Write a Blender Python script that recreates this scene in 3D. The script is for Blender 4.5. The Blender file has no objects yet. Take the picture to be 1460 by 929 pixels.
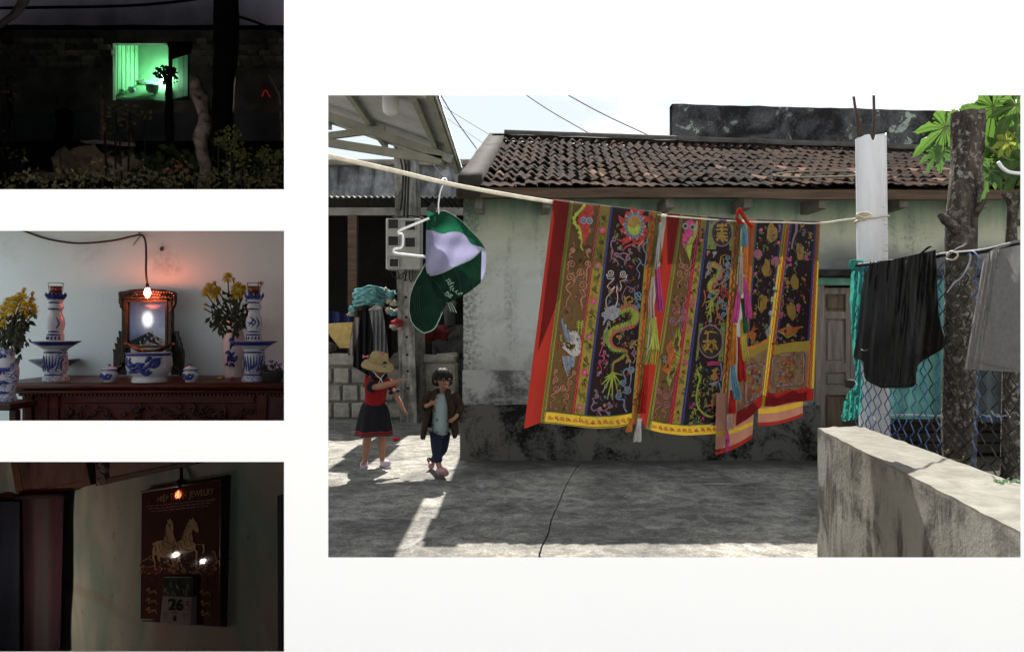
import bpy, bmesh, math, random
from mathutils import Vector, Matrix, noise
R = math.radians
random.seed(7)
scene = bpy.context.scene
COL = scene.collection
# ------------------------------------------------------------------ camera, light, exposure
CZ = 1.29
cam_data = bpy.data.cameras.new("camera")
cam = bpy.data.objects.new("camera", cam_data); COL.objects.link(cam)
cam.location = (0, 0, CZ); cam.rotation_euler = (R(90), 0, 0)
cam_data.sensor_width = 36.0; cam_data.lens = 36.0 * 1000 / 1460
cam_data.clip_start = 0.05; cam_data.clip_end = 3000
scene.camera = cam
SUN_EL, SUN_AZ = 50.6, 1.2          # the sun stands behind the house, a touch to the right
scene.view_settings.view_transform = 'Standard'
scene.view_settings.look = 'None'
scene.view_settings.gamma = 1.0
scene.view_settings.use_curve_mapping = False
scene.view_settings.exposure = 2.38
world = bpy.data.worlds.new("World"); scene.world = world
world.use_nodes = True
wt = world.node_tree; wt.nodes.clear()
def wn(t, **k):
    n = wt.nodes.new(t)
    for a, b in k.items(): setattr(n, a, b)
    return n
sky = wn('ShaderNodeTexSky', sky_type='NISHITA', sun_disc=False)
sky.sun_elevation = R(SUN_EL); sky.sun_rotation = R(SUN_AZ)
sky.air_density = 1.0; sky.dust_density = 1.2; sky.ozone_density = 1.4
bg = wn('ShaderNodeBackground'); bg.inputs['Strength'].default_value = 0.09
wo = wn('ShaderNodeOutputWorld')
tcw = wn('ShaderNodeTexCoord')
mpw = wn('ShaderNodeMapping'); mpw.inputs['Scale'].default_value = (1.6, 1.6, 4.2); mpw.inputs['Location'].default_value = (.35, .1, .3)
nzw = wn('ShaderNodeTexNoise'); nzw.inputs['Scale'].default_value = 1.7; nzw.inputs['Detail'].default_value = 8; nzw.inputs['Roughness'].default_value = .55
rpw = wn('ShaderNodeValToRGB'); rpw.color_ramp.elements[0].position = .46; rpw.color_ramp.elements[1].position = .60
hsw = wn('ShaderNodeHueSaturation'); hsw.inputs['Saturation'].default_value = .45
mxw = wn('ShaderNodeMix', data_type='RGBA')
mxw.inputs[7].default_value = (2.75, 2.78, 2.82, 1)
hzw = wn('ShaderNodeMix', data_type='RGBA'); hzw.inputs[0].default_value = .955; hzw.inputs[7].default_value = (1.62, 1.80, 2.02, 1)
wt.links.new(tcw.outputs['Generated'], mpw.inputs[0]); wt.links.new(mpw.outputs[0], nzw.inputs['Vector'])
wt.links.new(nzw.outputs[0], rpw.inputs[0]); wt.links.new(rpw.outputs[0], mxw.inputs[0])
wt.links.new(sky.outputs[0], hsw.inputs['Color']); wt.links.new(hsw.outputs[0], hzw.inputs[6]); wt.links.new(hzw.outputs[2], mxw.inputs[6])
wt.links.new(mxw.outputs[2], bg.inputs['Color']); wt.links.new(bg.outputs[0], wo.inputs[0])
sun_data = bpy.data.lights.new("sun", 'SUN'); sun_data.energy = 2.5; sun_data.angle = R(.53); sun_data.color = (1, .955, .88)
sun = bpy.data.objects.new("sun", sun_data); COL.objects.link(sun)
sdir = Vector((math.sin(R(SUN_AZ)) * math.cos(R(SUN_EL)), math.cos(R(SUN_AZ)) * math.cos(R(SUN_EL)), math.sin(R(SUN_EL))))
sun.rotation_euler = sdir.to_track_quat('Z', 'Y').to_euler()
scene.cycles.max_bounces = 8
scene.cycles.transparent_max_bounces = 12
scene.cycles.sample_clamp_indirect = 6

# ------------------------------------------------------------------ helpers
def P(px, py, d):
    "the point seen at photo pixel (px, py) when it stands d metres away"
    return Vector(((px - 730) / 1000 * d, d, CZ - (py - 464.5) / 1000 * d))
def nz(x, y=0., z=0.): return noise.noise(Vector((x, y, z)))

class MB:
    def __init__(s): s.v = []; s.f = []; s.m = []; s.sm = []
    def add(s, vs, fs, mi=0, smooth=False):
        o = len(s.v); s.v += [Vector(v) for v in vs]
        for f in fs: s.f.append(tuple(i + o for i in f)); s.m.append(mi); s.sm.append(smooth)
        return s
    def box(s, a, b, mi=0, rot=None, bev=0):
        a, b = Vector(a), Vector(b)
        lo = Vector((min(a[i], b[i]) for i in range(3))); hi = Vector((max(a[i], b[i]) for i in range(3)))
        if bev:
            bm = bmesh.new(); bmesh.ops.create_cube(bm, size=1)
            for v in bm.verts: v.co = Vector((v.co[i] * (hi[i] - lo[i]) for i in range(3))) + (lo + hi) / 2
            bmesh.ops.bevel(bm, geom=bm.edges[:], offset=bev, segments=1, affect='EDGES')
            vs = [v.co.copy() for v in bm.verts]; bm.verts.index_update(); fs = [[v.index for v in f.verts] for f in bm.faces]; bm.free()
        else:
            vs = [(x, y, z) for x in (lo.x, hi.x) for y in (lo.y, hi.y) for z in (lo.z, hi.z)]
            fs = [(0, 1, 3, 2), (4, 6, 7, 5), (0, 4, 5, 1), (2, 3, 7, 6), (0, 2, 6, 4), (1, 5, 7, 3)]
        if rot: 
            c, m = rot; c = Vector(c); vs = [c + m @ (Vector(v) - c) for v in vs]
        return s.add(vs, fs, mi)
    def tube(s, pts, r, n=8, mi=0, cap=True, smooth=True, closed=False):
        pts = [Vector(p) for p in pts]; k = len(pts)
        rs = r if isinstance(r, (list, tuple)) else [r] * k
        vs = []; fs = []; up = None
        for i, p in enumerate(pts):
            if closed: t = pts[(i + 1) % k] - pts[i - 1]
            else: t = pts[min(i + 1, k - 1)] - pts[max(i - 1, 0)]
            if t.length < 1e-9: t = Vector((0, 0, 1))
            t.normalize()
            if up is None: up = Vector((0, 0, 1)) if abs(t.z) < .9 else Vector((1, 0, 0))
            a = t.cross(up)
            if a.length < 1e-6: a = t.orthogonal()
            a.normalize(); b = a.cross(t); up = b
            for j in range(n):
                q = 2 * math.pi * j / n
                vs.append(p + (a * math.cos(q) + b * math.sin(q)) * rs[i])
        for i in range(k if closed else k - 1):
            i2 = (i + 1) % k
            for j in range(n):
                j2 = (j + 1) % n
                fs.append((i * n + j, i * n + j2, i2 * n + j2, i2 * n + j))
        s.add(vs, fs, mi, smooth)
        if cap and not closed:
            o = len(s.v) - len(vs)
            s.f.append(tuple(o + j for j in range(n))[::-1]); s.m.append(mi); s.sm.append(False)
            s.f.append(tuple(o + (k - 1) * n + j for j in range(n))); s.m.append(mi); s.sm.append(False)
        return s
    def lathe(s, c, prof, n=20, mi=0, smooth=True, sx=1, sy=1):
        "prof: (radius, height) pairs round the vertical through c; mi may be a list per band"
        c = Vector(c); vs = []; k = len(prof)
        for r, h in prof:
            for j in range(n):
                q = 2 * math.pi * j / n
                vs.append(c + Vector((r * math.cos(q) * sx, r * math.sin(q) * sy, h)))
        for i in range(k - 1):
            mm = mi[i] if isinstance(mi, (list, tuple)) else mi
            s.add([], [], 0)
        o = len(s.v); s.v += vs
        for i in range(k - 1):
            mm = mi[i] if isinstance(mi, (list, tuple)) else mi
            for j in range(n):
                j2 = (j + 1) % n
                s.f.append((o + i * n + j, o + i * n + j2, o + (i + 1) * n + j2, o + (i + 1) * n + j)); s.m.append(mm); s.sm.append(smooth)
        return s
    def grid(s, fn, nu, nv, mi=0, smooth=True, mf=None):
        "fn(u, v) -> point for u, v in 0..1; mf(u, v) -> material index of a face"
        o = len(s.v)
        for j in range(nv + 1):
            for i in range(nu + 1): s.v.append(Vector(fn(i / nu, j / nv)))
        for j in range(nv):
            for i in range(nu):
                a = o + j * (nu + 1) + i
                s.f.append((a, a + 1, a + nu + 2, a + nu + 1)); s.sm.append(smooth)
                s.m.append(mf((i + .5) / nu, (j + .5) / nv) if mf else mi)
        return s
    def blob(s, c, r, n=10, m=7, mi=0, wob=0., seed=0., smooth=True):
        c = Vector(c); rx, ry, rz = (r, r, r) if isinstance(r, (int, float)) else r
        def fn(u, v):
            a = 2 * math.pi * u; b = math.pi * (v - .5)
            d = Vector((math.cos(a) * math.cos(b), math.sin(a) * math.cos(b), math.sin(b)))
            k = 1 + wob * nz(d.x * 2 + seed, d.y * 2 - seed, d.z * 2 + 2 * seed)
            return c + Vector((d.x * rx, d.y * ry, d.z * rz)) * k
        return s.grid(fn, n, m, mi, smooth)
    def prism(s, poly, dvec, mi=0, smooth=False):
        "closed outline (list of points) pushed out along dvec"
        poly = [Vector(p) for p in poly]; k = len(poly); d = Vector(dvec)
        fs = [tuple(range(k))[::-1], tuple(range(k, 2 * k))] + [(i, (i + 1) % k, k + (i + 1) % k, k + i) for i in range(k)]
        return s.add(poly + [p + d for p in poly], fs, mi, smooth)
    def jitter(s, a, f=8., seed=0., start=0):
        for i in range(start, len(s.v)):
            v = s.v[i]; s.v[i] = v + Vector((nz(v.x * f + seed, v.y * f, v.z * f), nz(v.x * f, v.y * f + 31 + seed, v.z * f), nz(v.x * f, v.y * f, v.z * f + 71 + seed))) * a
        return s
    def xf(s, m, start=0):
        for i in range(start, len(s.v)): s.v[i] = m @ s.v[i]
        return s
    def build(s, name, mats, parent=None, weld=False):
        off = base(parent)
        me = bpy.data.meshes.new(name)
        me.from_pydata([v - off for v in s.v], [], s.f)
        for m in (mats if isinstance(mats, (list, tuple)) else [mats]): me.materials.append(m)
        me.polygons.foreach_set('material_index', s.m); me.polygons.foreach_set('use_smooth', s.sm)
        if weld:
            bm = bmesh.new(); bm.from_mesh(me); bmesh.ops.remove_doubles(bm, verts=bm.verts, dist=1e-5)
            bmesh.ops.recalc_face_normals(bm, faces=bm.faces); bm.to_mesh(me); bm.free()
        me.validate(); me.update()
        o = bpy.data.objects.new(name, me); COL.objects.link(o)
        if parent: o.parent = parent
        return o
def base(o):
    v = Vector((0, 0, 0))
    while o: v = v + o.location; o = o.parent
    return v
def thing(name, label, cat, loc=(0, 0, 0), group=None):
    o = bpy.data.objects.new(name, None); COL.objects.link(o); o.location = loc; o.empty_display_size = .1
    o['label'] = label; o['category'] = cat
    if group: o['group'] = group
    return o
def tag(o, label, cat, group=None):
    o['label'] = label; o['category'] = cat
    if group: o['group'] = group
    return o
def kind(o, k): o['kind'] = k; return o
def inst(src, name, parent, mat):
    "another object on src's mesh, placed by a world matrix (translation given relative to the parent)"
    o = src.copy(); o.name = name; COL.objects.link(o); o.parent = parent; o.matrix_basis = mat; return o
def copy_tree(o, parent=None):
    c = o.copy(); COL.objects.link(c); c.parent = parent
    for ch in list(o.children): copy_tree(ch, c)
    return c
def spline(pts, n=8):
    "Catmull-Rom through points (2-D or 3-D tuples)"
    pts = [Vector(p) for p in pts]; out = []
    if len(pts) < 3: 
        return [pts[0].lerp(pts[-1], i / n) for i in range(n + 1)]
    q = [pts[0] * 2 - pts[1]] + pts + [pts[-1] * 2 - pts[-2]]
    for i in range(1, len(q) - 2):
        a, b, c, d = q[i - 1:i + 3]
        for k in range(n):
            t = k / n
            out.append(.5 * ((2 * b) + (c - a) * t + (2 * a - 5 * b + 4 * c - d) * t * t + (3 * b - a - 3 * c + d) * t ** 3))
    out.append(pts[-1]); return out

# ------------------------------------------------------------------ materials
class NT:
    def __init__(s, name):
        s.mat = bpy.data.materials.new(name); s.mat.use_nodes = True
        s.t = s.mat.node_tree; s.t.nodes.clear()
        s.out = s.n('OutputMaterial')
    def n(s, t, ins=None, **k):
        nd = s.t.nodes.new('ShaderNode' + t)
        for a, b in k.items(): setattr(nd, a, b)
        for a, b in (ins or {}).items(): s.set(nd, a, b)
        return nd
    def set(s, nd, key, val):
        i = nd.inputs[key]
        if hasattr(val, 'is_output') or isinstance(val, bpy.types.NodeSocket): s.t.links.new(val, i)
        elif isinstance(val, (tuple, list)) and len(val) == 3 and i.type == 'RGBA': i.default_value = (*val, 1)
        else: i.default_value = val
    def obj(s): return s.n('TexCoord').outputs['Object']
    def pos(s): return s.n('NewGeometry').outputs['Position']
    def xyz(s, v): 
        q = s.n('SeparateXYZ', {0: v}); return q.outputs
    def noise(s, sc, det=4, ro=.55, vec=None, dist=0., stretch=None):
        v = vec if vec is not None else s.obj()
        if stretch: v = s.n('Mapping', {'Vector': v, 'Scale': stretch}).outputs[0]
        return s.n('TexNoise', {'Vector': v, 'Scale': sc, 'Detail': det, 'Roughness': ro, 'Distortion': dist}).outputs[0]
    def math(s, op, a, b=0., c=0., clamp=False):
        return s.n('Math', {0: a, 1: b, 2: c}, operation=op, use_clamp=clamp).outputs[0]
    def ramp(s, f, *st):
        "st: (position, value or colour)"
        nd = s.n('ValToRGB', {0: f}); cr = nd.color_ramp
        for i, (p, c) in enumerate(st):
            e = cr.elements[i] if i < 2 else cr.elements.new(p)
        for i, (p, c) in enumerate(st):
            cr.elements[i].position = p
            cr.elements[i].color = (c, c, c, 1) if isinstance(c, (int, float)) else (*c, 1)
        return nd.outputs[0]
    def rng(s, v, a, b, c=0., d=1.):
        return s.n('MapRange', {'Value': v, 'From Min': a, 'From Max': b, 'To Min': c, 'To Max': d}, clamp=True).outputs[0]
    def mix(s, f, a, b, mode='MIX'):
        nd = s.n('Mix', data_type='RGBA', blend_type=mode); s.set(nd, 0, f); s.set(nd, 6, a); s.set(nd, 7, b); return nd.outputs[2]
    def bump(s, h, st=.3, dist=.01, nrm=None):
        nd = s.n('Bump', {'Height': h, 'Strength': st, 'Distance': dist})
        if nrm is not None: s.set(nd, 'Normal', nrm)
        return nd.outputs[0]
    def bsdf(s, col, rough=.8, metal=0., spec=.3, nrm=None, coat=0., coat_r=.05, trans=0., ior=1.45, em=None, es=0.):
        b = s.n('BsdfPrincipled', {'Base Color': col, 'Roughness': rough, 'Metallic': metal, 'Specular IOR Level': spec, 'Coat Weight': coat, 'Coat Roughness': coat_r, 'Transmission Weight': trans, 'IOR': ior})
        if nrm is not None: s.set(b, 'Normal', nrm)
        if em is not None: s.set(b, 'Emission Color', em); s.set(b, 'Emission Strength', es)
        return b.outputs[0]
    def end(s, sh): s.t.links.new(sh, s.out.inputs[0]); return s.mat
_mc = {}
def M(name, col, rough=.8, var=.25, sc=6., bump=.25, bsc=60., metal=0., spec=.3, transl=0., coat=0., stretch=None, rnd=0., tcol=None):
    "an everyday material: colour that wanders by var, fine relief, optional light let through"
    if name in _mc: return _mc[name]
    s = NT(name)
    v = s.noise(sc, 5, .6, stretch=stretch)
    f = s.rng(v, .3, .7, 1 - var, 1 + var)
    if rnd:
        q = s.n('ObjectInfo').outputs['Random']; f = s.math('MULTIPLY', f, s.rng(q, 0, 1, 1 - rnd, 1 + rnd))
    c = s.n('Vectormath' if 0 else 'VectorMath', {0: tuple(col), 'Scale': f}, operation='SCALE').outputs[0]
    nrm = s.bump(s.noise(bsc, 3, .6, stretch=stretch), bump, .004) if bump else None
    sh = s.bsdf(c, rough, metal, spec, nrm, coat)
    if transl:
        t = s.n('BsdfTranslucent', {'Color': c if tcol is None else tuple([*tcol, 1])}).outputs[0]
        sh = s.n('MixShader', {0: transl, 1: sh, 2: t}).outputs[0]
    _mc[name] = s.end(sh); return _mc[name]
def emit(name, col, st):
    if name in _mc: return _mc[name]
    s = NT(name); _mc[name] = s.end(s.n('Emission', {'Color': (*col, 1), 'Strength': st}).outputs[0]); return _mc[name]
# ================================================================== SETTING
# ---- materials of the yard and the house
def mat_concrete(name, col, stain=.6, stain_sc=1.6, blot=.55, rough=.85, streak=None):
    s = NT(name); p = s.pos()
    n1 = s.noise(stain_sc, 7, .62, p, .4); n2 = s.noise(14, 5, .6, p); n3 = s.noise(90, 3, .6, p)
    f = s.math('MULTIPLY', s.rng(n1, blot - .14, blot + .12, 1, 1 - stain), s.rng(n2, .3, .7, .82, 1.15))
    f = s.math('MULTIPLY', f, s.rng(n3, .3, .7, .9, 1.1))
    if streak:
        k = s.noise(streak, 5, .6, p, .3, stretch=(1, 1, .16)); f = s.math('MULTIPLY', f, s.rng(k, .44, .66, 1, .3))
    c = s.n('VectorMath', {0: tuple(col), 'Scale': f}, operation='SCALE').outputs[0]
    h = s.math('ADD', s.math('MULTIPLY', n2, .6), s.math('MULTIPLY', n3, .4))
    return s.end(s.bsdf(c, rough, spec=.08, nrm=s.bump(h, .5, .008)))
def mat_yard():
    s = NT('yard_concrete'); p = s.pos()
    n1 = s.noise(.8, 8, .66, p, .9); n2 = s.noise(3.0, 7, .7, p, 1.2, stretch=(.7, 1.3, 1)); n3 = s.noise(55, 4, .7, p); n4 = s.noise(.5, 4, .5, p); n5 = s.noise(9, 6, .7, p, .6)
    f = s.math('MULTIPLY', s.rng(n1, .42, .58, .62, 1.08), s.rng(n2, .42, .58, .72, 1.08))
    f = s.math('MULTIPLY', f, s.rng(n5, .40, .60, .66, 1.18)); f = s.math('MULTIPLY', f, s.rng(n3, .38, .62, .70, 1.22)); f = s.math('MULTIPLY', f, s.rng(s.noise(160, 3, .7, p), .35, .65, .82, 1.14))
    f = s.math('MULTIPLY', f, s.rng(s.noise(15, 4, .7, p, 1.2), .62, .70, 1, .45))
    c = s.mix(s.rng(n4, .35, .65), (.255, .248, .228), (.28, .262, .232)); c = s.mix(s.rng(n2, .52, .64), c, (.25, .235, .20))
    c = s.n('VectorMath', {0: c, 'Scale': f}, operation='SCALE').outputs[0]
    w = s.rng(s.noise(2.2, 5, .6, p, 2.0), .60, .66); c = s.mix(s.math('MULTIPLY', w, .35), c, (.42, .41, .38))
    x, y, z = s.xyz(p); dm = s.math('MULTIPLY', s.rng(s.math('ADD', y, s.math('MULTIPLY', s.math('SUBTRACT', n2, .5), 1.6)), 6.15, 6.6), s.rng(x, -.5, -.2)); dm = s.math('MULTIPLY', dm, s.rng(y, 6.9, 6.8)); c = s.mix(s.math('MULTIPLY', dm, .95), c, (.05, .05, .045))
    h = s.math('ADD', s.math('MULTIPLY', n5, .6), s.math('MULTIPLY', n3, .4))
    return s.end(s.bsdf(c, s.rng(n1, .4, .6, .7, .95), spec=.12, nrm=s.bump(h, .8, .014)))
def mat_house_wall():
    s = NT('house_plaster'); p = s.pos(); x, y, z = s.xyz(p)
    d1 = s.noise(2.1, 6, .6, p, .5); drip = s.noise(7, 5, .6, p, .2, stretch=(1, 1, .12)); spk = s.noise(26, 5, .7, p); big = s.noise(.7, 3, .5, p)
    zz = s.math('ADD', z, s.math('MULTIPLY', s.math('SUBTRACT', d1, .5), .32))
    zd = s.math('ADD', z, s.math('MULTIPLY', s.math('SUBTRACT', drip, .5), .5))
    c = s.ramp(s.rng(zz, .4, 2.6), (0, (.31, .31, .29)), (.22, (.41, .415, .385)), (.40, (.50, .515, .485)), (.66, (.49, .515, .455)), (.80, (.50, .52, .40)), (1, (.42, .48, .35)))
    c = s.mix(s.math('MULTIPLY', s.rng(zd, 2.2, 2.5), s.rng(big, .35, .6, .55, 1)), c, (.12, .25, .19))
    # mould on the right over the door, with the ledge's shade painted in
    right = s.rng(x, 2.3, 3.1); band = s.math('MULTIPLY', s.rng(zz, 2.12, 1.92), s.rng(z, 1.2, 1.62))
    c = s.mix(s.math('MULTIPLY', s.math('MULTIPLY', right, band), .88), c, (.075, .08, .085))
    # old roller strokes
    for zc, x0, x1 in ((2.09, -.3, .6), (1.87, -.2, .5), (1.72, -.3, .45)):
        w = s.math('MULTIPLY', s.math('MULTIPLY', s.rng(s.math('ABSOLUTE', s.math('SUBTRACT', z, zc)), .02, .045, 1, 0), s.rng(x, x0, x0 + .15)), s.rng(x, x1, x1 + .25, 1, 0))
        c = s.mix(s.math('MULTIPLY', w, .45), c, (.55, .56, .53))
    mould = s.math('MULTIPLY', s.rng(spk, .56, .68), s.rng(d1, .46, .62)); c = s.mix(s.math('MULTIPLY', mould, .6), c, (.09, .09, .08))
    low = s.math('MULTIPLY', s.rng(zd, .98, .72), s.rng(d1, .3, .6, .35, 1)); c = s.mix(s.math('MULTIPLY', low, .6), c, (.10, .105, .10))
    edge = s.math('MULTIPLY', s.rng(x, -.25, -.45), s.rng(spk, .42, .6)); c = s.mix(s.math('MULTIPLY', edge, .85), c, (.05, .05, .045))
    cr = s.math('MULTIPLY', s.rng(drip, .54, .66), s.rng(spk, .38, .6)); c = s.mix(s.math('MULTIPLY', cr, .55), c, (.17, .18, .17))
    pe = s.math('MULTIPLY', s.rng(s.noise(4.5, 7, .7, p, .8), .57, .60), s.rng(z, 1.7, 1.0)); c = s.mix(s.math('MULTIPLY', pe, .5), c, (.27, .265, .25)); c = s.mix(s.math('MULTIPLY', s.rng(s.noise(1.3, 7, .65, p, 1.0), .50, .64), .40), c, (.23, .235, .21))
    h = s.math('ADD', s.math('MULTIPLY', spk, .6), s.math('MULTIPLY', s.noise(120, 3, .6, p), .4))
    return s.end(s.bsdf(c, .9, spec=.15, nrm=s.bump(h, .35, .008)))
def mat_mould(name, a, b, lo=.42, hi=.62, sc=2.6, flake=None):
    s = NT(name); p = s.pos()
    n1 = s.noise(sc, 8, .66, p, .7); n2 = s.noise(30, 5, .7, p)
    f = s.rng(s.math('ADD', s.math('MULTIPLY', n1, .75), s.math('MULTIPLY', n2, .25)), lo, hi)
    c = s.mix(f, a, b)
    if flake:
        k = s.math('MULTIPLY', s.rng(s.noise(4, 7, .7, p, .5), .565, .60), s.rng(n1, .53, .44)); c = s.mix(k, c, flake)
    return s.end(s.bsdf(c, .92, spec=.15, nrm=s.bump(n2, .5, .012)))
YARD = mat_yard()
HOUSE = mat_house_wall()
PLINTH = mat_mould('mouldy_plinth', (.105, .10, .088), (.010, .010, .009), .47, .575, 2.4)
PARAPET = mat_mould('blackened_render', (.075, .077, .08), (.014, .014, .015), .42, .58, 2.2, flake=(.26, .32, .27))
GREYRENDER = mat_concrete('stained_grey_render', (.30, .31, .32), .75, 1.1, .5, streak=6)
CONC = mat_concrete('weathered_concrete', (.34, .325, .29), .62, 3.4, .52, streak=9)
CONC_D = mat_concrete('old_concrete', (.25, .235, .20), .5, 3, .52)
BLOCK = mat_concrete('concrete_block', (.34, .32, .27), .45, 4, .56)
NEARBLACK = M('dark_shed_interior', (.012, .011, .010), .95, .3, 3)  # near-black colour for the shed's walls and the bolt holes
SOIL = M('dark_soil', (.035, .03, .022), .95, .5, 9, .9, 40)
OLDWOOD = M('weathered_door_wood', (.16, .135, .11), .8, .4, 5, .5, 40, stretch=(6, 6, .5))
OLDWOOD2 = M('worn_brown_wood', (.10, .07, .045), .8, .45, 5, .5, 40, stretch=(6, 6, .5))
BEAMWOOD = M('old_beam_wood', (.085, .055, .035), .85, .4, 4, .5, 30, stretch=(.6, 5, 5))
TEALPAINT = M('teal_paint', (.10, .24, .18), .7, .35, 6, .3)
STEEL = M('painted_roof_steel', (.31, .31, .255), .55, .2, 6, .15)
SHEETM = M('galvanised_roof_sheet', (.40, .41, .41), .5, .18, 4, .1, metal=.25)
WHITEPL = M('white_plastic', (.72, .72, .70), .45, .08, 3, .05)
GREYCASE = M('pale_meter_case', (.40, .40, .37), .5, .14, 9, .1)
DARKGLASS = M('dark_meter_window', (.03, .03, .03), .25, .3, 8, 0, spec=.5)
BLACKRUB = M('black_cable', (.012, .012, .013), .6, .2, 5, 0)
ROPE = M('twisted_rope', (.50, .46, .37), .85, .18, 30, .6, 160)
WHITEBOARD = M('matt_white_board', (.93, .93, .935), .95, .004, 2, 0, spec=0)
DARKBOARD = M('dark_board', (.02, .02, .02), .95, .2, 3, .1, spec=.1)
PVC = M('white_pvc', (.74, .75, .77), .38, .05, 3, .04)
RUST = M('rusty_bar', (.05, .032, .024), .85, .4, 20, .5)

GREYBOARD = M('grey_unseen_shell_board', (.16, .15, .15), .95, .2, 3, .1, spec=.05); BOUNCEBOARD = M('pale_bounce_board', (.70, .72, .71), .95, .05, 3, .1, spec=.05)
# ---- ground and yard
g = MB()
g.grid(lambda u, v: ((u - .5) * 1200, (v - .5) * 1200, -.05), 24, 24)
kind(g.build('ground', M('dry_ground', (.50, .475, .43), .95, .12, .3, .4, 12)), 'structure')
CRACK = [(842, 655.6), (826, 662), (808, 690), (797, 716), (787, 738), (781, 762), (772, 780), (768, 800)]
cr = []
for px, py in CRACK:
    d = 1290 / (py - 464.5); cr.append(Vector(((px - 730) / 1000 * d, d, 0)))
cr = [cr[0] + Vector((.02, .25, 0))] + cr
cr = spline(cr, 10)
cr += [cr[-1] + Vector((-.01 * i, -.12 * i, 0)) for i in range(1, 40)]
def yard_slab(side):
    m = MB(); line = []
    for i, p in enumerate(cr):
        w = .004 + .006 * abs(nz(i * .6, 3)); line.append(Vector((p.x + side * w + .006 * nz(i * 1.7, 9), p.y, 0)))
    far = 30 * side
    n = len(line)
    for i in range(n - 1):
        a, b = line[i], line[i + 1]
        xs = [0, .04, .3, 1.2, 4, 30]
        for k in range(5):
            q = [Vector((a.x + side * xs[k], a.y, 0)), Vector((a.x + side * xs[k + 1], a.y, 0)), Vector((b.x + side * xs[k + 1], b.y, 0)), Vector((b.x + side * xs[k], b.y, 0))]
            m.add(q if side < 0 else q[::-1], [(0, 1, 2, 3)])
        m.add([a, b, b + Vector((0, 0, -.045)), a + Vector((0, 0, -.045))], [(0, 1, 2, 3)])
    e, f = line[0], line[-1]
    m.add([(e.x, e.y, 0), (e.x + far, e.y, 0), (e.x + far, 40, 0), (e.x, 40, 0)], [(0, 1, 2, 3)])
    m.add([(f.x, f.y, 0), (f.x + far, f.y, 0), (f.x + far, f.y - .3, 0), (f.x, f.y - .3, 0)], [(0, 1, 2, 3)])
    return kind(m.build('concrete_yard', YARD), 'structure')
yard_slab(-1); yard_slab(1)

# ---- the white page round the four views, built as an added board with openings
PD = .9; PT = .02; SPL = .020
def px2(px): return (px - 730) / 1000 * PD
def py2(py): return CZ - (py - 464.5) / 1000 * PD
HOLES = [(-25, -25, 405, 270), (-25, 329, 405, 599.3), (-25, 658, 405, 928.2), (468, 136, 1455, 794)]
def cuts(sp):
    hs = [(px2(a) - sp, py2(b) + sp, px2(c) + sp, py2(d) - sp) for a, b, c, d in HOLES]
    xs = sorted({-1.25, 1.15, *[h[0] for h in hs], *[h[2] for h in hs]}); zs = sorted({.0, 2.0, *[h[1] for h in hs], *[h[3] for h in hs]})
    return hs, xs, zs
pm = MB()
for sp, y in ((0, PD), (SPL, PD + PT)):
    hs, xs, zs = cuts(sp)
    for i in range(len(xs) - 1):
        for j in range(len(zs) - 1):
            cx, cz = (xs[i] + xs[i + 1]) / 2, (zs[j] + zs[j + 1]) / 2
            if any(h[0] < cx < h[2] and h[3] < cz < h[1] for h in hs): continue
            pm.add([(xs[i], y, zs[j]), (xs[i + 1], y, zs[j]), (xs[i + 1], y, zs[j + 1]), (xs[i], y, zs[j + 1])], [(0, 1, 2, 3) if sp == 0 else (3, 2, 1, 0)])
h0, h1 = cuts(0)[0], cuts(SPL)[0]
rects = list(zip(h0, h1)) + [((-1.25, 2.0, 1.15, 0), (-1.25, 2.0, 1.15, 0))]
for a, b in rects:
    q = lambda r, y: [Vector((r[0], y, r[3])), Vector((r[2], y, r[3])), Vector((r[2], y, r[1])), Vector((r[0], y, r[1]))]
    A, B = q(a, PD), q(b, PD + PT)
    for k in range(4): pm.add([A[k], A[(k + 1) % 4], B[(k + 1) % 4], B[k]], [(0, 1, 2, 3)])
tag(pm.build('page_margin', WHITEBOARD), 'matt white page margin built as a board with one large and three small rectangular openings', 'wall')

# ---- unseen shells of the views behind the three small openings
YF = PD + PT + .004
def slab(name, pts, mat, th):
    m = MB(); m.prism(pts, th); return kind(m.build(name, mat), 'structure')
def plane_z(k, d0, d1, xl0, xl1, xr0, xr1):    # sloping board: z = CZ + k*d
    return [(xl0, d0, CZ + k * d0), (xr0, d0, CZ + k * d0), (xr1, d1, CZ + k * d1), (xl1, d1, CZ + k * d1)]
DG = 4.0                                        # wall of the night view; unseen shell round it added to block daylight
slab('unseen_shell_wall', [(-.300 * YF, YF, 0), (-.300 * DG, DG, 0), (-.300 * DG, DG, CZ + .52 * DG), (-.300 * YF, YF, CZ + .52 * YF)], GREYBOARD, (.012, 0, 0))
slab('unseen_shell_ceiling', plane_z(.50, YF, DG, -.815 * YF, -.815 * DG, -.302 * YF, -.302 * DG), GREYBOARD, (0, 0, .02))
slab('unseen_shell_floor', plane_z(.160, YF, DG, -.815 * YF, -.815 * DG, -.302 * YF, -.302 * DG), GREYBOARD, (0, 0, .02))
slab('unseen_shell_wall', [(-.80 * 1.8, 1.8, CZ + .165 * 1.8), (-.80 * DG, DG, CZ + .165 * DG), (-.80 * DG, DG, CZ + .51 * DG), (-.80 * 1.8, 1.8, CZ + .51 * 1.8)], GREYBOARD, (-.02, 0, 0))  # stops short of the front, a slot added to let daylight in
slab('unseen_shell_wall', [(-3.7, DG + .9, CZ + .15 * DG), (-1.40, DG + .9, CZ + .15 * DG), (-1.40, DG + .9, CZ + .53 * DG), (-3.7, DG + .9, CZ + .53 * DG)], GREYBOARD, (0, .02, 0))
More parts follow.
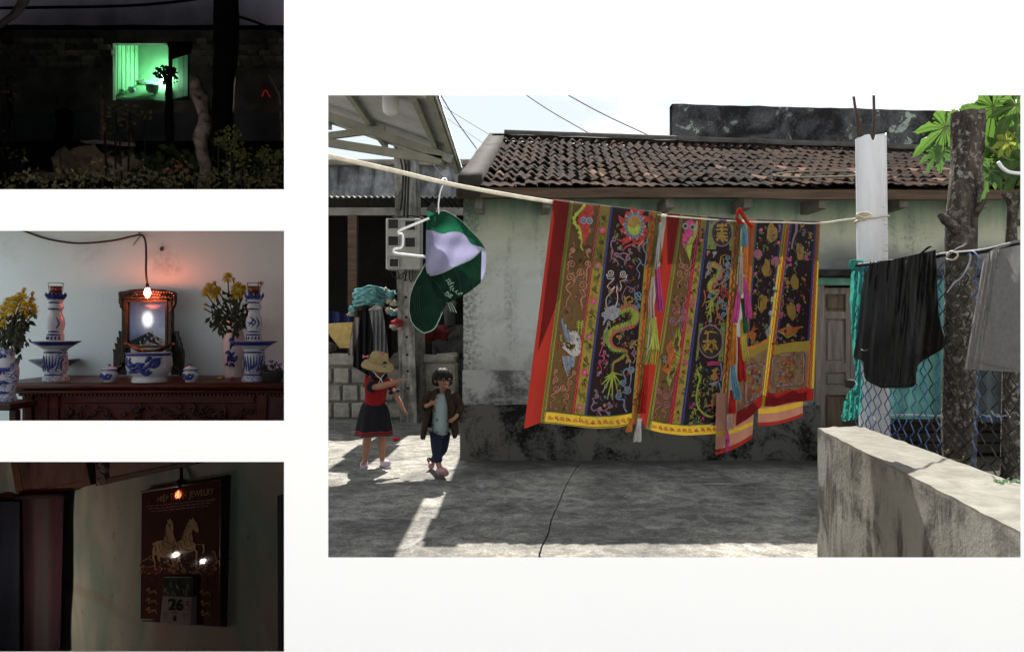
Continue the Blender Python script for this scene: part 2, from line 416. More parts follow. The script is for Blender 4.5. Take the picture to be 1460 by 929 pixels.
slab('unseen_shell_ceiling', [(-3.7, DG + .02, CZ + .52 * DG), (-1.40, DG + .02, CZ + .52 * DG), (-1.40, DG + .9, CZ + .52 * DG), (-3.7, DG + .9, CZ + .52 * DG)], GREYBOARD, (0, 0, .02))
DC = 2.45                                       # back wall of the calendar room
slab('unseen_shell_ceiling', plane_z(-.172, YF, 2.9, -1.3 * YF, -.90 * 2.9, -.302 * YF, -.302 * 2.9), DARKBOARD, (0, 0, .012))

slab('unseen_shell_ceiling', plane_z(.153, YF, 3.45, -.81 * YF, -.81 * 3.45, -.305 * YF, -.305 * 3.45), BOUNCEBOARD, (0, 0, .008))  # pale slabs and side wall added to bounce skylight round the altar
slab('unseen_shell_floor', plane_z(-.158, YF, 2.8, -1.0 * YF, -.90 * 2.8, -.305 * YF, -.305 * 2.8), BOUNCEBOARD, (0, 0, .008))
slab('unseen_shell_wall', [(-.306 * YF, YF, CZ - .155 * YF), (-.306 * 3.4, 3.4, CZ - .155 * 3.4), (-.306 * 3.4, 3.4, CZ + .15 * 3.4), (-.306 * YF, YF, CZ + .15 * YF)], BOUNCEBOARD, (.006, 0, 0))
# ================================================================== THE OLD HOUSE
HW = 6.77; HX0, HX1 = -.47, 5.7
house = thing('house', 'low old house with mossy tiled roof and stained pale green walls', 'house', ((HX0 + HX1) / 2, HW, 0))
DX0, DX1, DZ = 2.965, 3.62, 1.68                # door opening
w = MB()
w.box((HX0, HW, .0), (DX0, HW + .2, 2.62)); w.box((DX1, HW, 0), (HX1, HW + .2, 2.62)); w.box((DX0, HW, DZ), (DX1, HW + .2, 2.62))
w.box((HX0, HW + .2, 0), (HX0 + .2, 11.2, 2.62)); w.box((HX1 - .2, HW + .2, 0), (HX1, 11.2, 2.62)); w.box((HX0 + .2, 11.0, 0), (HX1 - .2, 11.2, 2.62))
w.prism([(HX0 + .01, HW + .02, 2.62), (HX0 + .01, 11.2, 2.62), (HX0 + .01, 8.95, 3.55)], (.18, 0, 0))
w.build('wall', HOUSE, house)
pl = MB()
def plz(u): return .53 + .015 * nz(u * 9, 2)
n = 40
pl.grid(lambda u, v: (HX0 - .03 + u * (DX0 - HX0 + .03), HW - .035 + .012 * nz(u * 30, v * 5), v * plz(u)), n, 4)
pl.grid(lambda u, v: (HX0 - .03 + u * (DX0 - HX0 + .03), HW - .035 + v * .04, plz(u)), n, 1)
pl.box((HX0 - .03, HW - .03, 0), (HX0 - .002, 11.2, .53)); pl.box((DX1 + .06, HW - .03, 0), (HX1, HW - .002, .53))
pl.build('plinth', PLINTH, house)
# a rough render band over the plinth
bd = MB(); bd.grid(lambda u, v: (HX0 - .008 + u * (2.4), HW - .012 + .006 * nz(u * 40, v * 9, 4), .53 + v * (.335 + .03 * nz(u * 14, 7) - .2 * max(0, u - .7))), 60, 5)
bd.build('render_band', mat_mould('grey_render_band', (.36, .36, .34), (.09, .09, .085), .45, .60, 3.2), house)
# roof
SKEW = .073
EY, EZ, RY = 6.27, 2.545, 8.9
def ridge_z(x): return 3.68 - .036 * (x + .04)
def roof(x, t):
    "point of the roof skin: t = 0 at the eaves, 1 at the ridge"
    return Vector((x, EY + t * (RY - EY), EZ + .004 * nz(x * 3) + t * (ridge_z(x) - EZ) - .05 * math.sin(math.pi * t)))
b = MB(); b.grid(lambda u, v: roof(-.3 + SKEW * v * 2.6 * 0 + u * 6.0, v) - Vector((0, 0, .05)), 20, 6)
b.grid(lambda u, v: Vector((-.3 + u * 6, RY + v * 2.5, ridge_z(-.3 + u * 6) - .05 - v * 1.2)), 8, 2)
rf = b.build('roof', M('dark_underlay', (.022, .018, .015), .95, .3, 5), house)
def mat_tile():
    s = NT('old_clay_tile'); p = s.pos(); q = s.n('ObjectInfo').outputs['Random']; n1 = s.noise(1.5, 5, .6, p, .5); n2 = s.noise(26, 5, .7, p); n3 = s.noise(8, 4, .6, p)
    c = s.mix(q, (.034, .019, .014), (.072, .040, .029)); c = s.mix(s.rng(n3, .45, .62), c, (.030, .024, .020)); c = s.mix(s.math('MULTIPLY', s.rng(n1, .44, .58), .8), c, (.014, .013, .012))
    c = s.mix(s.math('MULTIPLY', s.rng(n2, .60, .68), .6), c, (.15, .12, .10)); c = s.mix(s.math('MULTIPLY', s.math('GREATER_THAN', q, .93), .6), c, (.20, .12, .09))
    return s.end(s.bsdf(c, .95, spec=.03, nrm=s.bump(n2, .7, .006)))
TILE = mat_tile()
TW, TL = .104, .31
def tile_mb():
    m = MB(); prof = []
    for i in range(9):
        u = i / 8
        h = .024 * math.sin(math.pi * min(1, u / .62)) ** 1.2 - (.014 * math.sin(math.pi * (u - .62) / .38) if u > .62 else 0)
        prof.append((-.05 + u * .106, h))
    vs = []
    for (yy, up) in ((-.02, .022), (TL, .0)):
        for x, h in prof: vs.append((x, yy, h + up))
    fs = [(i, i + 1, 9 + i + 1, 9 + i) for i in range(8)]
    m.add(vs, fs, 0, True)
    vs = [(x, -.02, h + .022) for x, h in prof] + [(x, -.016, h + .001) for x, h in prof]
    m.add(vs, [(9 + i, 9 + i + 1, i + 1, i) for i in range(8)], 0, False)
    m.add([(x, -.016, h + .001) for x, h in prof] + [(x, TL, h - .012) for x, h in prof], [(9 + i, 9 + i + 1, i + 1, i) for i in range(8)], 0, True)
    return m
tm = tile_mb(); NR = 11
rest = MB(); src = None; hb = base(rf)
for r in range(NR):
    t = (r + .0) / NR
    y0 = EY + t * (RY - EY); left = -.245 + SKEW * (y0 - EY) + .0
    k = 0; x = left
    while x < HX1:
        p = roof(x, t); q = roof(x, t + 1 / NR); sl = math.atan2(q.z - p.z, q.y - p.y)
        rz = random.gauss(0, .035); rx = random.gauss(0, .022); sag = .018 * nz(x * 1.1, r * .5) + random.gauss(0, .004)
        m = Matrix.Translation(p + Vector((0, random.gauss(0, .009), sag))) @ Matrix.Rotation(sl + rx, 4, 'X') @ Matrix.Rotation(rz, 4, 'Z') @ Matrix.Rotation(random.gauss(0, .04), 4, 'Y') @ Matrix.Diagonal((1, 1, .4 if r == 0 else 1, 1))
        if r < 5:
            if src is None: src = tm.build('tile', TILE); src.parent = rf; src.matrix_basis = Matrix.Translation(-hb) @ m
            else: inst(src, 'tile', rf, Matrix.Translation(-hb) @ m)
        else:
            o = len(rest.v); rest.add([m @ v for v in tm.v], tm.f, 0, True)
        k += 1; x += TW
kind(rest.build('upper_tiles', TILE, rf), 'stuff')
# verge of concrete at the left end, ridge cap, eaves board, bracket stubs
vg = MB()
for i in range(8):
    pass
def vpt(side, t, dz): 
    y = EY - .02 + t * (RY + .08 - EY); xl = -.480 + SKEW * (y - EY) + (.20 if side else 0)
    return Vector((xl, y, EZ + t * (ridge_z(0) - EZ) + dz + .012 * nz(t * 7, side * 3)))
vg.grid(lambda u, v: vpt(0, v, .075).lerp(vpt(1, v, .075), u), 2, 12); vg.grid(lambda u, v: vpt(1, v, .075 - u * .16), 1, 12); vg.grid(lambda u, v: vpt(0, v, .075 - u * .3), 1, 12)
vg.grid(lambda u, v: vpt(0, 0, .075 - v * .18).lerp(vpt(1, 0, .075 - v * .18), u), 2, 1)
vg.build('roof_verge', mat_concrete('lichen_concrete', (.05, .045, .036), .5, 3, .5), house, weld=True)
rc = MB(); rc.grid(lambda u, v: (-.25 + u * 6, RY - .14 + v * .2, ridge_z(-.25 + u * 6) + .0 + v * .06 + .012 * nz(u * 30, v)), 60, 2); rc.tube([(x * .5 - .1, RY + .02, ridge_z(x * .5 - .1) + .035 + .01 * nz(x)) for x in range(0, 13)], .07, 8)
rc.build('ridge_cap', M('ridge_mortar', (.06, .055, .05), .95, .4, 6, .6), house)
fb = MB(); fb.grid(lambda u, v: (-.50 + u * 6.2, EY - .005 + .006 * nz(u * 20, v), 2.43 + v * .085 + .012 * nz(u * 9) + .012 * math.sin(u * 7)), 40, 1)
fb.grid(lambda u, v: (-.50 + u * 6.2, EY - .005 + v * .045, 2.43 + .012 * nz(u * 9) + .012 * math.sin(u * 7)), 40, 1)
fb.grid(lambda u, v: (-.50 + u * 6.2, EY - .005 + v * .51, 2.515), 10, 1)
fb.build('eaves_board', BEAMWOOD, house)
for px in (683, 778, 950, 1060, 1163, 1276, 1390):
    x = (px - 730) / 1000 * 6.5; e = MB(); e.box((x - .035, 6.36, 2.36), (x + .04, HW - .001, 2.47 + .003 * (px % 3)), bev=.006); e.jitter(.008, 9, px); e.build('rafter_end', CONC_D, house)
# ledge over the door
lg = MB(); lg.box((2.60, HW - .10, 1.76), (5.65, HW - .001, 1.83), bev=.012); lg.jitter(.012, 3)
lg.build('ledge', mat_mould('black_ledge', (.05, .05, .05), (.015, .015, .015), .4, .6, 4), house)
# door
dr = thing('door', '', ''); del dr['label']; del dr['category']; dr.name = 'door'; dr.parent = house; dr.location = Vector(((DX0 + DX1) / 2, HW, 0)) - house.location
f = MB(); f.box((DX0 - .05, HW - .03, .0), (DX0 + .035, HW + .13, DZ)); f.box((DX1 - .035, HW - .03, 0), (DX1 + .05, HW + .13, DZ)); f.build('door_frame', OLDWOOD, dr)
f = MB(); f.box((DX0 - .10, HW - .025, DZ + .002), (DX1 + .08, HW + .12, DZ + .075), bev=.006); f.box((DX0 - .10, HW - .02, .55), (DX0 - .052, HW - .001, DZ)); f.build('lintel', TEALPAINT, dr)
lf = MB(); cx = (DX0 + DX1) / 2
st = [DX0 + .036, DX0 + .085, cx - .045, cx - .003]
def leaf(x0, x1):
    w_ = .045
    lf.box((x0, HW + .05, .02), (x0 + w_, HW + .09, 1.66)); lf.box((x1 - w_, HW + .05, .02), (x1, HW + .09, 1.66))
    for z0, z1 in ((.02, .12), (.62, .70), (.84, .93), (1.36, 1.43), (1.60, 1.66)): lf.box((x0 + w_, HW + .052, z0), (x1 - w_, HW + .088, z1))
    return (x0 + w_, x1 - w_)
ra = leaf(DX0 + .036, cx - .002); rb = leaf(cx + .002, DX1 - .036)
lf.build('door_leaf', OLDWOOD, dr)
for (a, b2) in (ra, rb):
    for z0, z1, mt in ((.12, .62, OLDWOOD2), (.70, .84, OLDWOOD), (.93, 1.36, OLDWOOD), (1.43, 1.60, OLDWOOD2)):
        q = MB(); q.box((a + .001, HW + .070, z0), (b2 - .001, HW + .082, z1)); q.box((a + .022, HW + .060, z0 + .025), (b2 - .022, HW + .0705, z1 - .025), bev=.006); q.build('door_panel', mt, dr)
# flat-roofed block standing up behind the ridge
pb = thing('rooftop_block', 'tall block with blackened peeling render rising behind the tiled roof', 'building', (4, 10.2, 0))
m = MB(); X0, X1 = (958 - 730) / 1000 * 9.2, (1425 - 730) / 1000 * 9.2
zt = lambda x: 4.2 - .11 * (x - X0) / (X1 - X0)
m.grid(lambda u, v: (X0 + .03 * (1 - v) * 0 + u * (X1 - X0), 9.2 + .012 * nz(u * 9, v * 6), 3.0 + v * (zt(X0 + u * (X1 - X0)) - 3.0 + .012 * nz(u * 17, 5))), 60, 8)
m.grid(lambda u, v: (X0 + u * .66, 9.2 + u * 2.4, 2.6 + v * (4.2 - 2.6)), 2, 2); m.grid(lambda u, v: (X1, 9.2 + u * 2.4, 2.6 + v * 1.49), 2, 2)
m.grid(lambda u, v: (X0 + u * (X1 - X0), 9.2 + v * .14, zt(X0 + u * (X1 - X0)) + .012 * nz(u * 17, 5)), 60, 1)
m.grid(lambda u, v: (X0 + u * (X1 - X0), 9.34, 3.8 + v * (zt(X0 + u * (X1 - X0)) - 3.8 + .012 * nz(u * 17, 5))), 60, 1)
m.box((X0 + .68, 9.36, 3.7), (X1, 11.6, 3.8)); m.box((X0 + .68, 11.4, 2.6), (X1, 11.6, 3.7))
m.build('wall', PARAPET, pb)
rl = MB(); pts = [P(1100, 249 - 4, 6.55), P(1130, 241, 6.7), P(1170, 240, 6.75), P(1215, 239, 6.75), P(1218, 251, 6.5), P(1180, 250, 6.45), P(1130, 252, 6.42), P(1102, 248, 6.5)]
for q in pts: q.z = EZ + (q.y - EY) / (RY - EY) * (ridge_z(q.x) - EZ) + .045
rl.tube(spline(pts, 5), .009, 6); tag(rl.build('rope_loop', M('dusty_hose', (.20, .17, .13), .9, .3)), 'loop of pale hose lying on the lower roof tiles', 'hose')

# ================================================================== LEFT BACKGROUND
bw = thing('boundary_building', 'grey stained windowless building above the dark shed roof', 'building', (-2, 13.2, 0))
m = MB(); m.box((-5.2, 13, 0), (.4, 16, 4.25)); m.build('wall', GREYRENDER, bw)
m = MB(); m.box((-5.3, 12.9, 4.25), (.5, 16.1, 4.36), bev=.02); m.build('coping', CONC_D, bw)
shed = thing('shed', 'open dark shed with corrugated roof edge behind the utility pole', 'shed', (-2, 12, 0))
m = MB()
SZ = lambda y: 3.32 + (y - 11.0) * .08
m.grid(lambda u, v: (-4.6 + u * 4.2, 11 + v * 1.98, SZ(11 + v * 1.98) + .016 * math.sin(u * 4.2 * 2 * math.pi / .09)), 280, 2)
m.grid(lambda u, v: (-4.6 + u * 4.2, 11, SZ(11) - .012 * v + .016 * math.sin(u * 4.2 * 2 * math.pi / .09)), 280, 1)
m.build('roof_sheet', M('old_corrugated_sheet', (.23, .22, .21), .7, .4, 5, .2), shed)
m = MB(); m.box((-4.5, 11.15, 3.05), (-.45, 11.22, 3.17)); m.build('beam', M('pale_beam', (.20, .19, .16), .8, .3, 5), shed)
m = MB(); m.box((-4.5, 12.85, 0), (-.42, 12.95, 3.3)); m.box((-.46, 11.1, 0), (-.42, 12.85, 3.3)); m.box((-4.6, 11.1, 0), (-4.5, 12.85, 3.3)); m.build('wall', NEARBLACK, shed)
for i, x in enumerate((-2.6, -1.05)):
    m = MB(); m.box((x, 11.1, 0), (x + .14, 11.24, 3.05 - .002)); m.build('post', CONC_D if i else BEAMWOOD, shed)
m = MB()
for i in range(9): m.box((-1.10, 11.05, 2.38 + i * .075), (-.88, 11.2 + .01 * (i % 2), 2.448 + i * .075), bev=.006)
m.build('brick_pier', M('pale_brick', (.30, .24, .20), .9, .35, 12, .4), shed)
# low wall of concrete blocks
BY = 9.75
lw = thing('block_wall', 'low wall of pale concrete blocks behind the girl in the straw hat', 'wall', (-2, BY, 0))
m = MB(); m.box((-3.2, BY + .03, 0), (-1.28, BY + .2, .74)); m.build('mortar', CONC_D, lw)
m = MB(); m.box((-3.2, BY - .03, .741), (-1.26, BY + .24, .90), bev=.015); m.jitter(.015, 4); m.build('cap', BLOCK, lw)
bm_ = MB(); bm_.box((-.135, -.02, -.105), (.135, .1, .105), bev=.02); bm_.jitter(.012, 9)
s0 = None
for r in range(3):
    for k in range(8):
        x = -3.1 + k * .245 + (.12 if r % 2 else 0)
        if x > -1.36: continue
        mtx = Matrix.Translation(Vector((x, BY, .115 + r * .242)) - lw.location) @ Matrix.Rotation(random.gauss(0, .02), 4, 'Y') @ Matrix.Diagonal((random.uniform(.78, .86), 1, random.uniform(.98, 1.06), 1))
        if s0 is None: s0 = bm_.build('block', BLOCK); s0.parent = lw; s0.matrix_basis = mtx
        else: inst(s0, 'block', lw, mtx)
rw = thing('ruined_wall', 'broken stub of concrete wall between the utility pole and the house', 'wall', (-.95, 9.6, 0))
m = MB(); m.box((-1.25, 9.55, 0), (-.74, 9.85, .80), bev=.03); m.jitter(.05, 4, 3); m.build('stub', BLOCK, rw)
for i, (x, z, ww) in enumerate(((-1.12, .85, .12), (-.9, .86, .14))):
    m = MB(); m.box((x - ww, 9.52, z - .06), (x + ww, 9.86, z + .05), bev=.025); m.jitter(.03, 6, i); m.build('stone', BLOCK, rw)
rw2 = thing('back_wall', 'dark mouldy wall in the shade behind the laughing child', 'wall', (-.6, 10.6, 0))
m = MB(); m.box((-1.2, 10.6, 0), (-.2, 10.8, 1.30), bev=.02); m.jitter(.02, 5); m.build('masonry', mat_mould('black_wall', (.11, .11, .10), (.02, .02, .02), .4, .6, 3), rw2)
# utility pole
PYD = 9.5
up = thing('utility_pole', 'pale concrete utility pole with bolt holes and black cables', 'pole', ((588 - 730) / 1000 * PYD, PYD, 0))
m = MB(); ptop = P(579, 190, PYD); pbot = P(590, 600, PYD)
def polept(t): return Vector((pbot.x + (ptop.x - pbot.x) * t, PYD, t * (ptop.z)))
for_rot = Matrix.Rotation(R(-24), 3, 'Z')
vs = []; NS = 14
for i in range(NS + 1):
    t = i / NS; c = polept(t); h = .135 - .012 * t
    for dx, dy in ((-h, -h), (h, -h), (h, h), (-h, h)): vs.append(c + for_rot @ Vector((dx, dy, 0)))
m.add(vs, [(i * 4 + j, i * 4 + (j + 1) % 4, i * 4 + 4 + (j + 1) % 4, i * 4 + 4 + j) for i in range(NS) for j in range(4)] + [(NS * 4, NS * 4 + 1, NS * 4 + 2, NS * 4 + 3)])
m.jitter(.006, 5); m.build('shaft', CONC, up)
for k, py in enumerate((424, 452, 480, 505, 528, 552, 400)):
    t = (CZ - (py - 464.5) / 1000 * PYD) / ptop.z; c = polept(t) + for_rot @ Vector((.01, -.137, 0))
    h = MB(); ax = for_rot @ Vector((0, 1, 0)); h.tube([c - ax * .004, c + ax * .01], .017, 8); h.build('bolt_hole', NEARBLACK, up)
for k in range(3):
    pts = [P(571 + k * 5, 300 + 8 * k, PYD - .23), P(574 + k * 4, 270, PYD - .22), P(573 + k * 5, 235, PYD - .21), P(560 + k * 9, 198, PYD - .2), P(556 + k * 12, 188, PYD - .1)]
    c = MB(); c.tube(spline(pts, 6), .014, 6); c.build('cable', BLACKRUB, up)
for i in range(2):
    c = MB(); z = 2.75 - .55 * i; cc = polept(z / ptop.z); c.tube([cc + for_rot @ Vector(q) for q in ((-.15, -.15, 0), (.15, -.15, 0), (.15, .15, .01), (-.15, .15, 0))], .009, 5, closed=True); c.build('band', RUST, up)
# meter box
mb_ = thing('meter_box', 'pale electricity meter cabinet with four dark windows on the utility pole', 'meter box', P(576, 347, 9.2))
m = MB(); a, b2 = P(550, 384, 9.08), P(600, 311, 9.08); m.box((a.x, 9.08, a.z), (b2.x, 9.30, b2.z), bev=.012); m.build('cabinet', GREYCASE, mb_)
m = MB(); m.box((a.x + .01, 9.065, a.z + .165), (b2.x - .01, 9.081, b2.z - .012), bev=.004); m.build('cover', GREYCASE, mb_)
for x0, y0, x1, y1 in ((554, 313, 568, 326), (578, 315, 592, 328), (554, 337, 568, 350), (578, 339, 592, 352), (556, 369, 568, 380)):
    p, q = P(x0, y1, 9.07), P(x1, y0, 9.07); m = MB(); m.box((p.x, 9.055, p.z), (q.x, 9.066, q.z), bev=.003); wd = m.build('window', DARKGLASS, mb_)
    m = MB(); 
    for A, B in (((p.x - .012, 9.05, p.z - .012), (q.x + .012, 9.0655, p.z)), ((p.x - .012, 9.05, q.z), (q.x + .012, 9.0655, q.z + .012)), ((p.x - .012, 9.05, p.z), (p.x, 9.0655, q.z)), ((q.x, 9.05, p.z), (q.x + .012, 9.0655, q.z))): m.box(A, B)
    m.build('window_frame', GREYCASE, wd)
for k in range(4):
    pts = [P(556 + k * 11, 384, 9.15), P(560 + k * 9, 392 + 3 * k, 9.12), P(566 + k * 6, 397, 9.14), P(575 + k * 3, 388 - 2 * k, 9.3)]
    c = MB(); c.tube(spline(pts, 6), .007, 5); c.build('cable', BLACKRUB, mb_)
# awning over the lane
AE = 8.5; AX, AZ = -.60, 3.19; SL = .348
def aw(x, y): return AZ + (AX - x) * SL
awn = thing('awning', 'grey corrugated metal awning on steel trusses over the lane', 'awning', (-1.6, 6.9, 0))
m = MB(); ny = 52 * 6
m.grid(lambda u, v: (AX - .0 - u * 2.6, 4.55 + v * (AE - 4.55), aw(AX - u * 2.6, 0) + .017 * math.sin(v * 52 * 2 * math.pi)), 4, ny)
m.grid(lambda u, v: (AX, 4.55 + v * (AE - 4.55), AZ + .017 * math.sin(v * 52 * 2 * math.pi) - u * .006), 1, ny)
m.build('roof_sheet', SHEETM, awn)
def bar(a, b, w_, h_, name, mat=STEEL, par=awn):
    a, b = Vector(a), Vector(b); t = (b - a).normalized(); s_ = t.cross(Vector((0, 0, 1))).normalized(); u_ = s_.cross(t)
    m = MB(); vs = []
    for p in (a, b):
        for i, j in ((-1, -1), (1, -1), (1, 1), (-1, 1)): vs.append(p + s_ * w_ / 2 * i + u_ * h_ / 2 * j)
    m.add(vs, [(0, 1, 2, 3), (7, 6, 5, 4), (0, 4, 5, 1), (1, 5, 6, 2), (2, 6, 7, 3), (3, 7, 4, 0)]); return m.build(name, mat, par)
for x in (-.66, -.82, -1.52, -2.2): bar((x, 4.6, aw(x, 0) - .055), (x, AE - .02, aw(x, 0) - .055), .05, .07, 'purlin')
TD = 7.47
for d_ in (TD, 5.2):
    bar((-.64, d_, aw(-.64, 0) - .14), (-3.2, d_, aw(-3.2, 0) - .14), .06, .085, 'rafter')
    if d_ == TD:
        bar(P(630, 229, TD), P(440, 199, TD), .06, .085, 'tie_beam'); bar(P(628, 216, TD + .01), P(628, 228, TD + .01), .05, .05, 'strut')
        bar(P(549, 184, TD - .01), P(452, 196, TD - .01), .05, .07, 'strut')
    else: bar((-.64, d_, 3.02), (-3.2, d_, 3.3), .06, .085, 'tie_beam')
for x in (-.62,): bar((x, 4.56, AZ - .03), (x, AE, AZ - .03), .012, .05, 'eaves_trim')
for y in (5.2, TD): bar((-3.15, y, 0), (-3.15, y, 4.0), .07, .07, 'post')
lamp = thing('awning_lamp', 'frosted white lamp hanging under the corrugated awning', 'lamp', P(557, 150, 6.2))
m = MB(); c = P(557, 164, 6.2); m.lathe(c, [(0, 0), (.045, .004), (.066, .025), (.074, .07), (.074, .15), (.062, .18), (.03, .19)], 18); m.build('shade', WHITEPL, lamp)
m = MB(); m.tube([c + Vector((0, 0, .18)), c + Vector((0, 0, .27)), Vector((c.x, 6.2, aw(c.x, 0) - .03))], .02, 8); m.build('stem', GREYCASE, lamp)
# overhead wires
for i, (a, b2, r_) in enumerate(((P(612, 108, 8.0), P(681, 214, 9.3), .0065), (P(560, 100, 11), P(716, 203, 10), .004), (P(520, 80, 12), P(700, 212, 11), .003), (P(700, 100, 9.0), P(852, 197, 9.0), .006), (P(755, 104, 9.0), P(944, 202, 9.1), .007), (P(596, 200, 9.4), P(640, 262, 8.9), .006))):
    mid = a.lerp(b2, .5) - Vector((0, 0, .04)); c = MB(); c.tube(spline([a, mid, b2], 8), r_, 5)
    tag(c.build('overhead_wire', BLACKRUB), ['thick black wire slanting from the awning to the roof verge', 'thin faint wire running to the top of the roof verge', 'lowest of the thin faint wires left of the roof verge', 'black wire slanting down to the ridge left of the dark block', 'black wire ending where the ridge meets the dark block', 'short black wire hanging beside the utility pole'][i], 'wire', 'overhead wires')

# ================================================================== RIGHT: LOW WALL, PIPE, TRUNK
yw = thing('garden_wall', 'low mouldy concrete garden wall with sunlit top in the right foreground', 'wall', (1.6, 2.8, 0))
Af, Bf, Ab, Bb = Vector((1.612, 3.70, 0)), Vector((1.20, .98, 0)), Vector((1.875, 3.77, 0)), Vector((1.575, .98, 0))
WH = .752
def wtop(u, v):  # u along from the far end, v across
    p = Af.lerp(Bf, u).lerp(Ab.lerp(Bb, u), v); return Vector((p.x, p.y, WH + .006 * nz(u * 30, v * 4) + .004 * nz(u * 90, v * 20)))
m = MB(); m.grid(lambda u, v: wtop(u, v), 90, 8)
def face(a, b, sgn):
    return lambda u, v: Vector((a.lerp(b, u).x + sgn * .010 * nz(u * 14, v * 4), a.lerp(b, u).y, v * (wtop(u, 0 if sgn < 0 else 1).z)))
m.grid(lambda u, v: wtop(u, 0) + Vector((.012 * nz(u * 14, v * 4) * (1 - v) - .012 * (1 - (2 * v - 1) ** 2) * 0, 0, (v - 1) * wtop(u, 0).z)), 90, 16)
m.grid(lambda u, v: wtop(u, 1) + Vector((0, 0, (v - 1) * wtop(u, 1).z)), 90, 2)
m.grid(lambda u, v: wtop(0, u) + Vector((0, 0, (v - 1) * WH)), 8, 6)
def mat_gwall():
    s = NT('mouldy_garden_wall'); p = s.pos(); x, y, z = s.xyz(p)
    n1 = s.noise(2.6, 8, .66, p, .9); dr_ = s.noise(11, 6, .62, p, .5, stretch=(1, 1, .22)); n2 = s.noise(46, 5, .7, p); n0 = s.noise(1.1, 4, .5, p)
    c = s.mix(s.rng(n0, .35, .65), (.30, .295, .265), (.22, .21, .18))
    k = s.math('MULTIPLY', s.rng(dr_, .46, .56), s.rng(n1, .40, .54)); k = s.math('MULTIPLY', k, s.rng(z, .752, .70, 0, 1))
    c = s.mix(s.math('MULTIPLY', k, .85), c, (.035, .032, .027))
    k2 = s.math('MULTIPLY', s.rng(n1, .50, .64), s.rng(z, .75, .62)); c = s.mix(s.math('MULTIPLY', k2, .7), c, (.07, .062, .05))
    k3 = s.math('MULTIPLY', s.rng(n2, .58, .66), s.rng(n1, .38, .5)); c = s.mix(s.math('MULTIPLY', k3, .7), c, (.06, .055, .045))
    edge = s.math('MULTIPLY', s.rng(z, .76, .735, 0, 1), s.rng(z, .66, .73)); c = s.mix(s.math('MULTIPLY', s.math('MULTIPLY', edge, s.rng(s.noise(8, 4, .6, p), .42, .6)), .75), c, (.05, .045, .04))
    topm = s.math('MULTIPLY', s.rng(z, .742, .748), s.rng(s.noise(7, 7, .7, p, .8), .36, .62)); c = s.mix(s.math('MULTIPLY', topm, .85), c, (.10, .092, .075)); tp = s.math('MULTIPLY', s.rng(z, .742, .748), .45); c = s.mix(tp, c, (.17, .16, .135))
    h = s.math('ADD', s.math('MULTIPLY', n2, .7), s.math('MULTIPLY', dr_, .3))
    return s.end(s.bsdf(c, .9, spec=.2, nrm=s.bump(h, .55, .010)))
m.build('masonry', mat_gwall(), yw)
# raised soil behind it
m = MB()
def soil(u, v):
    y = 1.0 + v * 5.7; xl = 1.60 + (y - 1) * .108 if y < 3.8 else 1.9 + (y - 3.8) * .49
    return Vector((xl + u * (6.6 - xl), y, (.42 if u > 0 else -.02) + .05 * nz(u * 9, v * 9) * min(1, u * 8)))
m.grid(soil, 40, 40); kind(m.build('garden_soil', SOIL), 'structure')
# ================================================================== THE LINE AND THE EMBROIDERED BANNERS
from mathutils.geometry import tessellate_polygon
def interp(x, tab):
    if x <= tab[0][0]: a, b = tab[0], tab[1]
    else:
        for a, b in zip(tab, tab[1:]):
            if x <= b[0]: break
    return a[1] + (b[1] - a[1]) * (x - a[0]) / (b[0] - a[0])
ROPEY = [(430, 213), (468, 222), (560, 243), (660, 266), (785, 287.5), (945, 307), (1050, 315), (1168, 318), (1225, 311)]
def invd(px): return .667 - .000543 * (px - 468)
def rope_pt(px): return P(px, interp(px, ROPEY), 1 / invd(px))
ln = MB(); ln.tube(spline([rope_pt(p) for p in (431, 468, 560, 660, 785, 865, 945, 1050, 1110, 1168, 1200, 1224)], 8), .0054, 10)
line_ = thing('washing_line', 'pale twisted washing line running from the left edge to the white pipe', 'rope', rope_pt(800))
ln.build('rope', ROPE, line_)
k = MB(); kc = P(1229, 309, 3.80)
for i in range(3):
    q = [kc + Vector((.028 * math.cos(t) * (1 + .2 * i), -.012 * i + .006 * math.sin(3 * t), .013 * math.sin(t) + .006 * (i - 1))) for t in [j * math.pi / 6 for j in range(12)]]
    k.tube(q, .0062, 6, closed=True)
k.build('knot', ROPE, line_)
k = MB(); pc = P(1243, 309, 3.95); k.tube([pc + Vector((.083 * math.cos(t), .083 * math.sin(t), -.012 + .012 * math.cos(t))) for t in [j * math.pi / 12 for j in range(24)]], .0065, 6, closed=True); k.build('pipe_turn', ROPE, line_)

